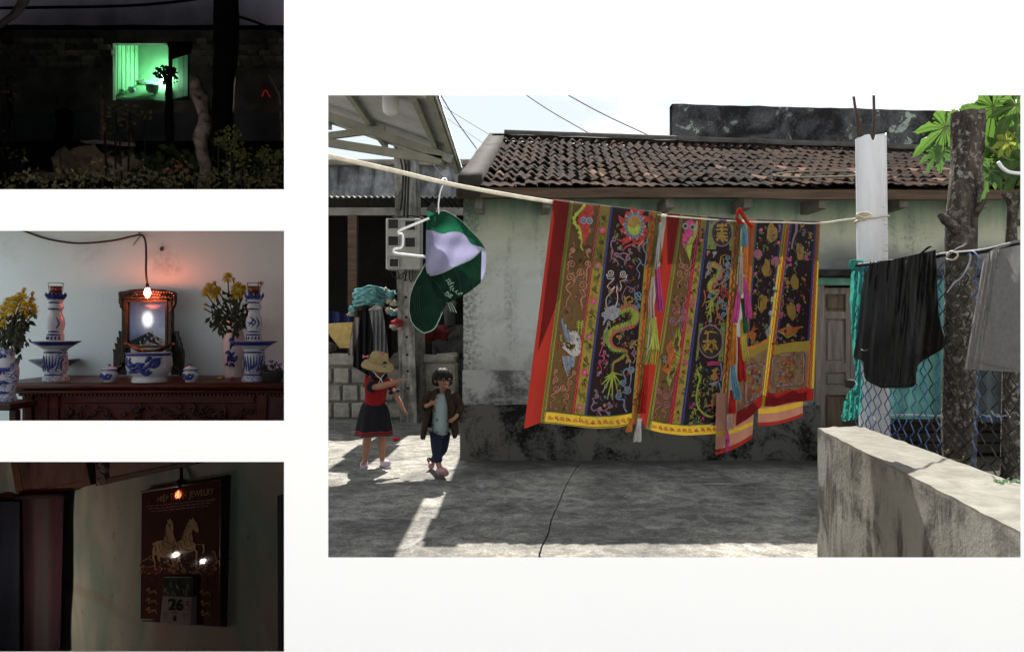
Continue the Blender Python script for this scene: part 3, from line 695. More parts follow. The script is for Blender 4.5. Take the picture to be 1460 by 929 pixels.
CL = {}
def cloth(n, col, tr=.35, tcol=None, rough=.85, var=.18, sc=14, bump=.4, bsc=420):
    CL[n] = M('cloth_' + n, col, rough, var, sc, bump, bsc, spec=.12, transl=tr, tcol=tcol); return CL[n]
cloth('red', (.085, .007, .007), .30, (.26, .022, .012)); cloth('brown', (.058, .036, .014), .12, (.10, .055, .02)); cloth('black', (.013, .007, .008), 0)
cloth('olive', (.115, .088, .020), .18, (.20, .145, .025)); cloth('yellow', (.22, .15, .02), .3, (.46, .29, .025)); cloth('orange', (.20, .072, .018), .2, (.34, .11, .02))
cloth('green', (.045, .085, .03), .15); cloth('blue', (.022, .026, .10), .1); cloth('pinkcloth', (.23, .115, .085), .25, (.32, .14, .09)); cloth('hem', (.11, .007, .008), .2, (.3, .012, .012))
cloth('taupe', (.115, .075, .045), .15)
THREAD = dict(k_red=(.42, .035, .025), k_dred=(.16, .02, .025), k_pink=(.42, .13, .18), k_hot=(.62, .05, .22), k_lime=(.34, .42, .05), k_green=(.06, .14, .03), k_white=(.52, .50, .47), k_grey=(.30, .31, .34), k_blue=(.16, .25, .36),
              k_dblue=(.04, .06, .20), k_gold=(.36, .21, .035), k_yellow=(.58, .42, .06), k_orange=(.50, .14, .025), k_salmon=(.44, .19, .12), k_mauve=(.28, .15, .22), k_dark=(.02, .014, .012), k_teal=(.06, .20, .19), k_leaf=(.20, .25, .05))
TN = list(THREAD); TM = [M(n, tuple(x * .56 for x in c), .6, .3, 60, .6, 700, spec=.3, transl=.12) for n, c in THREAD.items()]
TI = {n[2:]: i for i, n in enumerate(TN)}

class Banner:
    def __init__(s, name, label, top, bot, wave, amp, back=.0):
        s.top = top; s.bot = bot; s.wave = wave; s.amp = amp; s.back = back
        cx = sum(p[0] for p in top) / len(top); s.o = thing(name, label, 'banner', rope_pt(cx), 'embroidered banners on the washing line')
        s.xt0, s.xt1 = top[0][0], top[-1][0]; s.xb0, s.xb1 = bot[0][0], bot[-1][0]
    def yt(s, xt): return interp(xt, s.top)
    def yb(s, xb): return interp(xb, s.bot)
    def xy(s, xt, xb, v): return xt + (xb - xt) * v, s.yt(xt) + (s.yb(xb) - s.yt(xt)) * v
    def depth(s, px, py):
        f = 0
        for _ in range(2):
            v = (py - 305) / 300; f = (px - (s.xt0 + (s.xb0 - s.xt0) * v)) / max(1, (s.xt1 - s.xt0) + ((s.xb1 - s.xb0) - (s.xt1 - s.xt0)) * v)
        xt = s.xt0 + f * (s.xt1 - s.xt0); v = max(0, min(1.2, v))
        return 1 / invd(xt) - .010 + s.amp * v * math.sin(f * s.wave + 1.1 * v + .4) + .012 * v * math.sin(f * 13 + 2.2 * v + s.wave) + min(1, v * 3) * (.005 * math.sin(f * 29 + 3 * v) + .008 * nz(f * 5, v * 3, s.wave)) + .05 * v * v * s.back
    def at(s, px, py, eps=0.): return P(px, py, s.depth(px, py) - eps)
    def band(s, name, mat, a, b, v0=0., v1=1., nu=4, nv=44, eps=0., over=True):
        "a, b: (x at the top, x at the foot) of the band's two edges"
        m = MB()
        def fn(u, v):
            xt = a[0] + (b[0] - a[0]) * u; xb = a[1] + (b[1] - a[1]) * u; x, y = s.xy(xt, xb, v0 + (v1 - v0) * v); return s.at(x, y, eps)
        m.grid(fn, nu, nv)
        if v0 == 0 and over:      # lies over the line and down its far side
            def top(u, v):
                xt = a[0] + (b[0] - a[0]) * u; c = rope_pt(xt); t = math.pi * v; r_ = .0095 + eps
                q = c + Vector((0, -r_ * math.cos(t), r_ * math.sin(t))); 
                if v == 0: q = s.at(xt, s.yt(xt), eps)
                return q
            m.grid(top, nu, 6)
            def bk(u, v):
                xt = a[0] + (b[0] - a[0]) * u; c = rope_pt(xt); return c + Vector((.01 * v, .0095 + eps + .03 * v, -.16 * v * (1 + .3 * nz(xt * .1))))
            m.grid(bk, nu, 4)
        return m.build(name, mat, s.o)
    # --- embroidery drawn in photo pixels, laid on the cloth as raised thread
    def start(s, f): s.f = f; s.mb = MB(); return s
    def rib(s, pts, w, col, taper=True, n=5, eps=.0035, sp=True):
        pts = [s.f(*p) for p in pts]; q = [Vector((x, y, 0)) for x, y in pts]; q = spline(q, n) if sp and len(q) > 2 else q
        k = len(q); vs = []
        for i, p in enumerate(q):
            t = q[min(i + 1, k - 1)] - q[max(i - 1, 0)]
            nrm = Vector((-t.y, t.x, 0)); nrm = nrm.normalized() if nrm.length > 1e-6 else Vector((1, 0, 0))
            ww = w * .5 * (1 - .5 * (i / (k - 1)) if taper else 1)
            for sg in (-1, 0, 1):
                r_ = p + nrm * ww * sg; vs.append(s.at(r_.x, r_.y, eps + (.0015 if sg == 0 else 0)))
        s.mb.add(vs, [(i * 3 + j, i * 3 + j + 1, i * 3 + 4 + j, i * 3 + 3 + j) for i in range(k - 1) for j in (0, 1)], TI[col], True)
    def poly(s, pts, col, eps=.003, sp=False):
        q = [Vector((*s.f(*p), 0)) for p in pts]
        if sp: q = spline(q + [q[0]], 4)[:-1]
        vs = [s.at(p.x, p.y, eps) for p in q]; tri = tessellate_polygon([q]); s.mb.add(vs, [tuple(t) for t in tri], TI[col], True)
    def disc(s, c, rx, ry, col, eps=.004, n=16, r0=0.):
        cx, cy = c; vs = []; 
        for j in range(n):
            a = 2 * math.pi * j / n
            for k in (1, r0): x, y = s.f(cx + rx * k * math.cos(a), cy + ry * k * math.sin(a)); vs.append(s.at(x, y, eps))
        s.mb.add(vs, [(2 * j, 2 * ((j + 1) % n), 2 * ((j + 1) % n) + 1, 2 * j + 1) for j in range(n)], TI[col], True)
    def curl(s, c, r, col, w=1., a0=0., turns=1.5, cw=1, tail=()):
        pts = []; n = int(10 * turns)
        for i in range(n + 1):
            t = i / n; a = a0 + cw * 2 * math.pi * turns * (t - 1); rr = r * (.12 + .88 * t); pts.append((c[0] + rr * math.cos(a), c[1] + rr * math.sin(a)))
        s.rib(pts[::-1][::-1] + list(tail), w, col, taper=False, n=2)
    def flower(s, c, r, col, mid='yellow', n=6):
        for j in range(n):
            a = 2 * math.pi * j / n + .3; s.disc((c[0] + r * .62 * math.cos(a), c[1] + r * .62 * math.sin(a)), r * .42, r * .42, col, .004, 7)
        s.disc(c, r * .3, r * .3, mid, .006, 7)
    def leaf(s, c, L, a, col, fat=.3):
        ca, sa = math.cos(a), math.sin(a); s.poly([(c[0], c[1]), (c[0] + L * .5 * ca - L * fat * sa, c[1] + L * .5 * sa + L * fat * ca), (c[0] + L * ca, c[1] + L * sa), (c[0] + L * .5 * ca + L * fat * sa, c[1] + L * .5 * sa - L * fat * ca)], col)
    def done(s, name, label=None):
        o = s.mb.build(name, TM, s.o)
        if label: o['label'] = label
        return o
    def edge_wave(s, name, a, b, v0, v1, col, n, w, amp, f=None):
        s.start(lambda x, y: (x, y)); pts = []
        for i in range(n + 1):
            v = v0 + (v1 - v0) * i / n; x, y = s.xy(a[0] + (b[0] - a[0]) * .5, a[1] + (b[1] - a[1]) * .5, v); pts.append((x + amp * (1 if i % 2 else -1), y))
        s.rib(pts, w, col, taper=False, n=2); s.done(name)

rnd = random.Random(5)
def cA(x, y): return 745 + x / 5.463, 280 + y / 5.463
def cB(x, y): return 745 + x / 5.16, 440 + y / 5.16
def cC(x, y): return 915 + x / 5.467, 300 + y / 5.467
def cD(x, y): return 895 + x / 4.53, 450 + y / 4.53
def cE(x, y): return 1040 + x / 5.99, 305 + y / 5.99
def cF(x, y): return 1015 + x / 4.32, 440 + y / 4.32
def c6(x, y): return 740 + x / 2.382, 270 + y / 2.382

def border_glyphs(B, a, b, v0, v1, n):
    "the yellow strip: leaf scrolls and pink flowers turn by turn"
    B.start(lambda x, y: (x, y))
    for i in range(n):
        v = v0 + (v1 - v0) * (i + .5) / n; x, y = B.xy((a[0] + b[0]) / 2, (a[1] + b[1]) / 2, v); w = (b[0] - a[0]) * .3
        if i % 3 == 1: B.flower((x, y), w * 1.15, 'hot' if i % 2 else 'pink')
        else:
            c = 'green' if i % 2 else 'dark'; B.curl((x - w * .1, y), w * .75, c, 1.1, rnd.uniform(0, 6), 1.2, 1 if i % 2 else -1, [(x + w, y + w * 1.3)])
            B.leaf((x + w * .3, y - w * .3), w * 1.3, rnd.uniform(-2, -.5), 'green'); B.leaf((x - w * .5, y + w * .8), w * 1.1, rnd.uniform(.5, 2.6), 'leaf')
    kind(B.done('floral_strip'), 'stuff')
def scroll_row(B, fn, n, col, r, name='scroll_row', alt=None):
    B.start(lambda x, y: (x, y))
    for i in range(n):
        x, y = fn((i + .5) / n); B.curl((x, y), r, col if i % 2 or not alt else alt, 1.1, i * 1.3, 1.25, 1 if i % 2 else -1, [(x + r * 1.5, y + r * .9)])
    kind(B.done(name), 'stuff')

def dragon(B, path, w0, cols, tailfan, name='dragon'):
    "a long scaly body along path, belly plates, spines, legs, and a fan of tail hair"
    q = spline([Vector((x, y, 0)) for x, y in path], 8); k = len(q)
    W = lambda t: w0 * (.75 + .6 * math.sin(math.pi * min(1, t * 1.15 + .1)) - .45 * t)
    nr = []
    for i in range(k):
        t = q[min(i + 1, k - 1)] - q[max(i - 1, 0)]; nr.append(Vector((-t.y, t.x, 0)).normalized())
    out = [tuple((q[i] + nr[i] * W(i / k))[:2]) for i in range(k)]; inn = [tuple((q[i] - nr[i] * W(i / k))[:2]) for i in range(k)]
    for i in range(k - 1): B.poly([out[i], out[i + 1], inn[i + 1], inn[i]], cols[0], .003)
    for i in range(0, k - 1):
        a = tuple((q[i] - nr[i] * W(i / k) * .1)[:2]); b = tuple((q[i + 1] - nr[i + 1] * W(i / k) * .1)[:2])
        B.poly([a, b, inn[i + 1], inn[i]], cols[1] if i % 2 else cols[2], .004)
    for i in range(1, k - 1, 2):
        p = q[i] + nr[i] * W(i / k); t = (q[i + 1] - q[i - 1]).normalized(); e = p + nr[i] * w0 * .55 + t * w0 * .3
        B.poly([tuple((p - t * w0 * .3)[:2]), tuple(e[:2]), tuple((p + t * w0 * .3)[:2])], cols[3], .004)
    for i in range(2, k - 2, 3): B.rib([out[i], tuple((q[i] + nr[i] * W(i / k) * .2)[:2])], .8, 'green', sp=False)
    for p in tailfan: B.rib([path[-1], ((path[-1][0] + p[0]) / 2 + rnd.uniform(-1, 1), (path[-1][1] + p[1]) / 2), p], w0 * .55, cols[0], n=4, eps=.005)

# ------------------------------------------------------------------ banner 1
B = B1 = Banner('embroidered_banner', 'largest embroidered banner, with a blue and white crane, a sun and a green dragon', [(789, 285), (812, 288.5), (853, 295), (873, 298), (925, 304), (943, 306)],
                [(747, 611), (770, 602.5), (792, 604), (833, 609), (851, 610.5), (880, 609), (911, 603)], 7, .034)
vi = .945
B.band('red_panel', CL['red'], (789, 747), (812.4, 770.5), nu=6)
m = MB(); 
def fl(u, v): 
    xt = 791 + u * 22; xb = 750 + u * 22; x, y = B1.xy(xt, xb, v * (.60 - .25 * u)); return P(x, y, B1.depth(x, y) + .035 + .01 * v)
m.grid(fl, 5, 12); m.build('back_fold', CL['red'], B.o)
B.band('olive_border', CL['olive'], (812.4, 770.5), (817.5, 776.5)); B.band('brown_panel', CL['brown'], (817.5, 776.5), (853, 813), 0, vi, nu=6)
B.band('red_trim', CL['hem'], (853, 813), (855.5, 817), 0, vi, 1); B.band('floral_ground', CL['olive'], (855.5, 817), (870.5, 831), 0, vi); B.band('blue_trim', CL['blue'], (870.5, 831), (873.5, 834.5), 0, vi, 1)
B.band('black_panel', CL['black'], (873.5, 834.5), (925, 899.5), 0, vi, nu=10); B.band('orange_border', CL['orange'], (928.5, 902.5), (934.5, 906), 0, 1, 2)
B.band('olive_border', CL['olive'], (925, 899.5), (928.5, 902.5), 0, 1, 1); B.band('olive_border', CL['olive'], (934.5, 906), (943, 911), 0, 1, 2)
B.band('yellow_hem', CL['yellow'], (817.5, 776.5), (925, 899.5), vi, 1, 20, 3)
B.edge_wave('border_stitch', (814, 772), (816, 774.5), 0, .99, 'green', 66, 1.5, .7); B.edge_wave('border_stitch', (853, 813), (855, 816), 0, vi, 'pink', 70, .9, .8)
B.edge_wave('border_stitch', (871, 831), (873, 834), 0, vi, 'dblue', 60, 1.6, .9); B.edge_wave('border_stitch', (936, 907), (938, 908), 0, 1, 'green', 60, 1.4, .6)
B.edge_wave('border_stitch', (930, 903.5), (933.5, 905.5), .01, 1, 'red', 56, 1.6, 1.1)
border_glyphs(B, (856, 818), (870, 830), .02, .94, 17)
scroll_row(B, lambda t: (780 + t * 122, B1.xy(820 + t * 105, 780 + t * 120, .973)[1]), 14, 'red', 3.0, 'hem_scrolls', 'orange')
B.start(lambda x, y: (x, y)); B.rib([(776 + t * 12.4, B1.xy(820 + t * 10.5, 780 + t * 12, .945)[1]) for t in range(11)], 1.6, 'green', False); B.rib([(771 + t * 13, B1.xy(820 + t * 10.5, 776 + t * 12.5, .997)[1] - .6) for t in range(11)], 1.2, 'green', False); B.done('hem_stitch')
B.start(cA)
B.poly([(500, 62), (552, 78), (552, 140), (520, 200), (528, 280), (492, 340), (470, 385), (478, 420), (450, 330), (440, 250), (428, 190), (450, 120)], 'red')
B.rib([(488, 62), (458, 100), (430, 130), (403, 170), (410, 215), (438, 240), (452, 290), (460, 350), (455, 390), (472, 422)], 4.2, 'lime', True, 6)
for (x, y) in ((420, 140), (400, 170), (405, 205), (430, 240), (445, 280), (450, 320)): B.disc((x, y), 16, 16, 'lime', .0035, 8)
for c in ((475, 187), (522, 190)): B.disc(c, 26, 28, 'grey', .005); B.disc(c, 16, 17, 'dblue', .006); B.disc(c, 9, 9, 'grey', .007)
B.rib([(480, 120), (510, 130), (545, 100)], 1, 'dark'); B.rib([(480, 260), (500, 265), (515, 250)], 1, 'dark'); B.rib([(470, 300), (490, 310), (500, 300)], 1, 'orange'); B.done('bat')
B.start(cA)
for c, r, cw, tl in (((388, 418), 20, 1, [(372, 440), (366, 470), (388, 470)]), ((384, 528), 33, -1, [(350, 560), (360, 585)]), ((370, 630), 38, 1, [(405, 650), (430, 610)]), ((456, 592), 32, -1, [(490, 600), (470, 640)]), ((468, 690), 36, 1, [(440, 730), (470, 770), (450, 810), (470, 868)]), ((518, 425), 19, -1, [(505, 460), (520, 480)]), ((505, 525), 27, 1, [(500, 570), (500, 620), (495, 660)])):
    B.curl(c, r, 'salmon', 1.7, 1.2 if cw > 0 else 2.4, 1.6, cw, tl)
B.rib([(370, 668), (340, 705), (352, 735), (375, 762), (345, 810), (340, 860)], 2.6, 'salmon'); B.rib([(410, 650), (390, 690), (345, 720)], 1.6, 'salmon'); B.rib([(470, 725), (488, 770), (460, 800), (470, 868)], 2.4, 'salmon'); kind(B.done('cloud_scroll'), 'stuff')
B.start(cA)
sc = (870, 225)
for i in range(10):
    a = i * 2 * math.pi / 10 + .1; r1, r2 = 92, 150 + (26 if i % 2 else 0)
    B.poly([(sc[0] + r1 * math.cos(a - .34) * .86, sc[1] + r1 * math.sin(a - .34) * 1.15), (sc[0] + r2 * .8 * math.cos(a + .05) * .82, sc[1] + r2 * .8 * math.sin(a + .05) * 1.1), (sc[0] + r2 * math.cos(a + .34) * .8, max(112, sc[1] + r2 * math.sin(a + .34) * 1.1)), (sc[0] + r1 * math.cos(a + .36) * .86, sc[1] + r1 * math.sin(a + .36) * 1.15)], 'red', .003)
    B.curl((sc[0] + 100 * math.cos(a) * .84, sc[1] + 100 * math.sin(a) * 1.1), 9, 'white', .8, a, 1.1)
B.disc(sc, 90, 120, 'red', .0035, 24, .7); B.disc(sc, 76, 100, 'blue', .0045, 24); B.disc(sc, 56, 78, 'gold', .006, 24)
B.poly([(sc[0] + 55 * math.cos(t), sc[1] + 76 * math.sin(t)) for t in [j * math.pi / 8 for j in range(0, 9)]] + [(840, 232), (868, 250), (895, 215)], 'lime', .007)
for j in range(20): a = j * math.pi / 10; B.disc((sc[0] + 66 * math.cos(a), sc[1] + 90 * math.sin(a)), 5, 6, 'dark', .006, 6)
B.rib([(960, 290), (930, 350), (870, 370), (810, 390), (780, 425)], 4, 'red'); B.rib([(940, 340), (905, 390), (910, 430)], 3.5, 'salmon'); B.rib([(800, 330), (770, 345), (735, 335)], 4, 'red'); B.done('sun')
B.start(cA)
B.curl((710, 330), 22, 'mauve', 1.8, 2.5, 1.2, 1, [(690, 390), (705, 430), (690, 475), (735, 500), (748, 538)]); B.curl((735, 460), 22, 'mauve', 1.8, 3.5, 1.2, -1, [(770, 480), (795, 500), (795, 530)])
B.curl((825, 480), 22, 'mauve', 1.8, 5, 1.3, 1, [(790, 440), (755, 450)]); B.curl((835, 415), 14, 'mauve', 1.6, 1, 1.2, -1, [(830, 450)])
kind(B.done('cloud_scroll'), 'stuff'); B.start(cA)
B.rib([(965, 330), (972, 350), (945, 375), (945, 420), (965, 450), (955, 520), (935, 535), (915, 490)], 2, 'blue'); B.rib([(900, 480), (920, 510), (890, 560), (912, 600), (902, 645)], 2, 'blue'); kind(B.done('cloud_scroll'), 'stuff')
B.start(cA)
B.curl((685, 597), 30, 'white', 1.3, 3.0, 1.8, 1, [(665, 640), (715, 640), (690, 665), (660, 700), (690, 725), (718, 700)]); B.rib([(720, 705), (690, 745), (655, 790), (652, 850), (665, 880)], 1.3, 'white', False)
B.curl((785, 602), 30, 'white', 1.3, .2, 1.8, -1, [(800, 650), (760, 660), (770, 700), (755, 735), (735, 700)]); B.rib([(735, 690), (735, 740), (742, 800), (725, 850), (715, 890)], 1.3, 'white', False)
B.curl((850, 735), 26, 'mauve', 1.3, 0, 1.2, 1, [(820, 700), (790, 740), (775, 800), (810, 850)]); B.curl((905, 770), 34, 'blue', 1.8, 1.0, 1.5, -1, [(870, 740), (890, 820), (915, 850), (880, 880)]); B.curl((890, 870), 26, 'blue', 2, 0, 1.3); B.done('whisker')
B.start(lambda x, y: (x, y))
P6 = lambda *l: [c6(*p) for p in l]
dragon(B, P6((318, 425), (352, 408), (382, 402), (398, 428), (385, 456), (348, 468), (318, 482), (305, 512), (322, 540), (352, 545), (366, 552), (345, 575), (322, 590), (318, 622)), 4.7, ('lime', 'red', 'salmon', 'green'), P6((280, 662), (283, 690), (300, 712), (318, 715), (335, 690), (345, 660), (352, 630), (290, 640)))
h = P6((318, 425))[0]
B.poly(P6((300, 400), (322, 392), (342, 408), (338, 432), (318, 446), (300, 438), (290, 452), (286, 420)), 'grey', .005); B.poly(P6((310, 412), (326, 404), (336, 416), (322, 430)), 'gold', .006); B.disc(P6((318, 416))[0], 1.6, 1.6, 'white', .008, 8); B.disc(P6((318, 416))[0], .8, .8, 'dark', .009, 6)
for a, b in (((300, 440), (285, 452)), ((306, 445), (300, 466)), ((296, 430), (280, 430)), ((310, 450), (290, 490)), ((300, 470), (296, 500))): B.rib(P6(a, ((a[0] + b[0]) / 2 - 3, (a[1] + b[1]) / 2), b), 1.8, 'grey')
for pts in (((365, 395), (362, 372), (378, 362)), ((370, 385), (385, 378), (382, 365)), ((362, 372), (355, 362)), ((378, 540), (388, 520), (402, 512)), ((388, 520), (400, 530)), ((330, 500), (345, 498), (340, 512)), ((366, 560), (372, 580), (362, 590)), ((372, 580), (382, 586))): B.rib(P6(*pts), 3.8, 'gold')
for i in range(12): B.rib(P6((300 + i * .5, 470 + i * 4), (288, 480 + i * 4), (292, 500 + i * 3)), 1.2, 'lime' if i % 2 else 'green')
B.done('dragon')
B.start(cB)
for i, (x, y, c) in enumerate(((600, 40, 'grey'), (840, 40, 'blue'), (815, 250, 'mauve'), (820, 320, 'mauve'))): B.curl((x, y), 22, c, 1.6, i, 1.4, 1 if i % 2 else -1, [(x + 10, y + 45), (x - 8, y + 80)])
B.rib([(575, 215), (595, 230), (580, 300), (565, 345), (600, 340)], 1.7, 'hot'); B.rib([(595, 320), (600, 370), (570, 400), (580, 440), (578, 480)], 1.7, 'hot')
for c, r, cw, tl in (((800, 445), 22, 1, [(765, 440), (740, 470), (760, 520), (745, 540)]), ((745, 545), 24, -1, [(770, 590), (750, 600)]), ((770, 595), 28, 1, [(735, 610)]), ((710, 640), 26, -1, [(750, 670), (745, 720), (768, 760)])): B.curl(c, r, 'blue', 2.2, 1.5, 1.5, cw, tl)
B.rib([(800, 470), (795, 540), (780, 600)], 1.8, 'blue'); B.rib([(792, 372), (790, 410), (780, 440)], 1.4, 'grey')
B.curl((545, 640), 16, 'mauve', 2, 1, 1.2, 1, [(515, 660), (530, 690), (505, 720), (520, 750), (545, 740)]); B.curl((570, 740), 16, 'mauve', 2, 3, 1.2, -1, [(580, 790)]); B.curl((645, 720), 18, 'mauve', 2, 0, 1.2, 1, [(610, 740), (640, 785)]); B.disc((604, 710), 12, 14, 'salmon'); B.rib([(550, 735), (600, 750), (640, 760)], 2, 'mauve'); kind(B.done('cloud_scroll'), 'stuff')
B.start(cB)
for i in range(4): B.rib([(290 + i * 24, 70 + i * 42), (302 + i * 18, 150 + i * 22), (325 + i * 14, 240)], 3.4, 'blue' if i % 2 == 0 else 'grey')
B.poly([(285, 262), (310, 250), (335, 262), (330, 215), (350, 170), (395, 165), (425, 215), (430, 300), (405, 345), (360, 345), (320, 310), (296, 290)], 'white', .004, True)
for j in range(8): a = -2.4 + j * .42; B.rib([(378 + 44 * math.cos(a), 250 + 85 * math.sin(a)), (378 + 58 * math.cos(a), 250 + 105 * math.sin(a))], 1.2, 'dark', sp=False)
B.poly([(310, 258), (345, 245), (365, 270), (358, 296), (330, 280)], 'dark', .005); B.poly([(318, 262), (345, 256), (350, 284)], 'gold', .006)
B.rib([(288, 240), (280, 220), (284, 190)], 2.4, 'lime'); B.poly([(262, 235), (276, 250), (276, 285), (258, 305), (266, 268)], 'red', .004); B.disc((293, 268), 8, 8, 'dark', .007, 7)
for i in range(5): B.rib([(298 + i * 20, 350), (310 + i * 16, 420), (335 + i * 8, 495 - i * 22)], 3.6, 'blue' if i % 2 else 'grey')
B.poly([(288, 345), (380, 350), (375, 385), (295, 375)], 'grey', .005)
for x in (412, 436): B.rib([(x + 4, 85), (x, 130), (x - 4, 190)], 1.6, 'lime', False)
for y in (95, 112, 130): B.rib([(396, y), (425, y + 10), (448, y - 4)], 1.5, 'lime', False)
B.done('crane')
B.start(cB)
for c, r, cw, tl in (((243, 455), 14, 1, [(232, 480), (250, 500)]), ((245, 525), 24, -1, [(220, 550)]), ((242, 592), 28, 1, [(270, 600), (280, 580)]), ((300, 582), 24, -1, [(330, 590)]), ((375, 468), 16, 1, [(360, 500), (330, 520)]), ((348, 545), 24, -1, [(345, 590), (320, 610)]), ((318, 640), 26, 1, [(305, 680), (325, 700), (322, 735)])): B.curl(c, r, 'salmon', 1.6, 2, 1.5, cw, tl)
B.rib([(240, 620), (210, 640), (240, 660), (208, 690), (212, 735)], 1.9, 'salmon'); kind(B.done('cloud_scroll'), 'stuff')

# ------------------------------------------------------------------ banner 2
B = B2 = Banner('embroidered_banner', 'middle embroidered banner, with an orange bat and two round gold medallions', [(950.5, 309), (969, 311), (995, 313.5), (1012, 315), (1046, 317), (1057, 318)],
                [(911, 592), (921, 611), (945, 617), (975, 620.5), (1010, 619), (1034, 616.5)], 6, .030)
vi = .952
B.band('red_panel', CL['red'], (950.5, 911), (969, 921), nu=6)
B.band('olive_border', CL['olive'], (969, 921), (973.5, 928)); B.band('brown_panel', CL['brown'], (973.5, 928), (995.5, 951.5), 0, vi, 6); B.band('red_trim', CL['hem'], (995.5, 951.5), (999.5, 956.5), 0, vi, 2)
B.band('floral_ground', CL['olive'], (999.5, 956.5), (1008, 968), 0, vi); B.band('blue_trim', CL['blue'], (1008, 968), (1011.5, 972.5), 0, vi, 1); B.band('black_panel', CL['black'], (1011.5, 972.5), (1046, 1024.5), 0, vi, 8)
B.band('olive_border', CL['olive'], (1046, 1024.5), (1048, 1026), 0, 1, 1); B.band('brown_border', CL['orange'], (1048, 1026), (1053.5, 1031), 0, 1, 2); B.band('olive_border', CL['olive'], (1053.5, 1031), (1057, 1034), 0, 1, 1)
B.band('yellow_hem', CL['yellow'], (973.5, 928), (1046, 1024.5), vi, 1, 14, 3)
B.edge_wave('border_stitch', (970, 923), (972, 925.5), 0, .99, 'green', 62, 1.3, .6); B.edge_wave('border_stitch', (996, 952), (999, 955), 0, vi, 'hot', 62, 1, .8); B.edge_wave('border_stitch', (1009, 969), (1011, 972), 0, vi, 'dblue', 60, 1.4, .8)
B.edge_wave('border_stitch', (1049, 1027), (1053, 1030), .01, 1, 'dred', 48, 2, 1.0); B.edge_wave('border_stitch', (1054.5, 1032), (1056, 1033.5), 0, 1, 'green', 56, 1.1, .5)
border_glyphs(B, (1000, 957), (1008, 967.5), .02, .92, 19)
scroll_row(B, lambda t: (928 + t * 95, B2.xy(975 + t * 70, 930 + t * 93, .977)[1]), 11, 'red', 2.7, 'hem_scrolls', 'orange')
B.start(lambda x, y: (x, y)); B.rib([(926 + t * 9.9, B2.xy(975 + t * 7, 928 + t * 9.6, .952)[1]) for t in range(11)], 1.4, 'green', False); B.done('hem_stitch')
B.start(cC)
B.poly([(345, 85), (385, 70), (420, 100), (410, 150), (360, 250), (325, 245), (310, 235), (335, 150)], 'hot'); B.poly([(425, 80), (440, 85), (430, 190), (395, 260), (385, 330), (375, 395), (345, 310), (350, 250), (395, 190)], 'lime'); B.poly([(310, 245), (345, 260), (345, 330)], 'pink')
for c in ((340, 122), (395, 130)): B.disc(c, 24, 26, 'grey', .005); B.disc(c, 13, 14, 'dark', .006, 10)
B.done('bat')
B.start(cC)
for c, r, cw, tl in (((305, 430), 26, 1, [(300, 380), (295, 355)]), ((345, 438), 26, -1, [(380, 440), (385, 380)]), ((300, 490), 28, -1, [(320, 530), (290, 560), (280, 605)]), ((352, 490), 26, 1, [(335, 530), (355, 560), (350, 610)])): B.curl(c, r, 'salmon', 1.4, 1, 1.4, cw, tl)
for c, r, cw, tl in (((262, 785), 34, 1, [(295, 740), (260, 700), (280, 665)]), ((335, 790), 30, -1, [(320, 740), (345, 710), (340, 660)]), ((245, 860), 32, -1, [(290, 850)]), ((320, 850), 28, 1, [(325, 920)])): B.curl(c, r, 'pink', 1.6, 1, 1.5, cw, tl)
kind(B.done('cloud_scroll'), 'stuff')
B.start(cD)
B.poly([(330, 55), (345, 140), (335, 190), (348, 240), (330, 300), (318, 340), (290, 400), (268, 460), (250, 400), (280, 340), (310, 260), (290, 170)], 'lime'); B.poly([(325, 65), (285, 150), (308, 250), (300, 310), (262, 380), (215, 345), (248, 310), (262, 250), (245, 205), (290, 150)], 'orange', .004)
for pts in (((330, 60), (320, 120), (330, 160)), ((300, 180), (325, 200), (345, 200)), ((305, 240), (330, 260), (345, 262)), ((300, 300), (318, 320), (325, 322)), ((270, 370), (285, 395), (290, 400)), ((245, 205), (280, 215), (300, 200)), ((225, 345), (255, 330), (280, 340))): B.rib(pts, 1.0, 'dark')
for c in ((238, 268), (238, 292)): B.disc(c, 11, 11, 'grey', .006, 9); B.disc(c, 5, 5, 'dark', .007, 7)
B.rib([(222, 245), (215, 270), (225, 300)], 1.4, 'dark'); B.done('bat')
B.start(cD)
for c, r, cw, tl in (((200, 490), 20, 1, [(190, 450), (210, 440)]), ((195, 545), 22, -1, [(215, 580), (175, 610), (190, 640), (160, 662)]), ((245, 515), 22, -1, [(290, 480), (298, 435)]), ((250, 570), 22, 1, [(225, 600), (245, 625), (232, 660)])): B.curl(c, r, 'pink', 1.5, 1, 1.5, cw, tl)
B.curl((290, 30), 20, 'mauve', 1.5, 1, 1.5); B.curl((350, 20), 20, 'mauve', 1.5, 3, 1.5, -1, [(340, 70), (355, 100)]); kind(B.done('cloud_scroll'), 'stuff')
def medallion(f, c, rx, ry, q, glyph):
    B.start(f); B.poly(q, 'leaf', .0025); 
    for i in range(4):
        x, y = q[i]; B.curl((c[0] + (x - c[0]) * .82, c[1] + (y - c[1]) * .84), abs(rx) * .13, 'green', 1.2, i, 1.3); B.leaf((c[0] + (x - c[0]) * .9, c[1] + (y - c[1]) * .7), rx * .22, i * 1.6, 'lime')
    B.disc(c, rx * 1.1, ry * 1.1, 'mauve', .0035, 24, .8); B.disc(c, rx, ry, 'dark', .0045, 24)
    for g, w in glyph: B.rib([(c[0] + x * rx, c[1] + y * ry) for x, y in g], w, 'gold', False, 4, .007)
    for j in range(9): a = j * .7; B.disc((c[0] + rx * .8 * math.cos(a), c[1] + ry * .8 * math.sin(a)), rx * .05, rx * .05, 'gold', .006, 6)
    B.done('medallion')
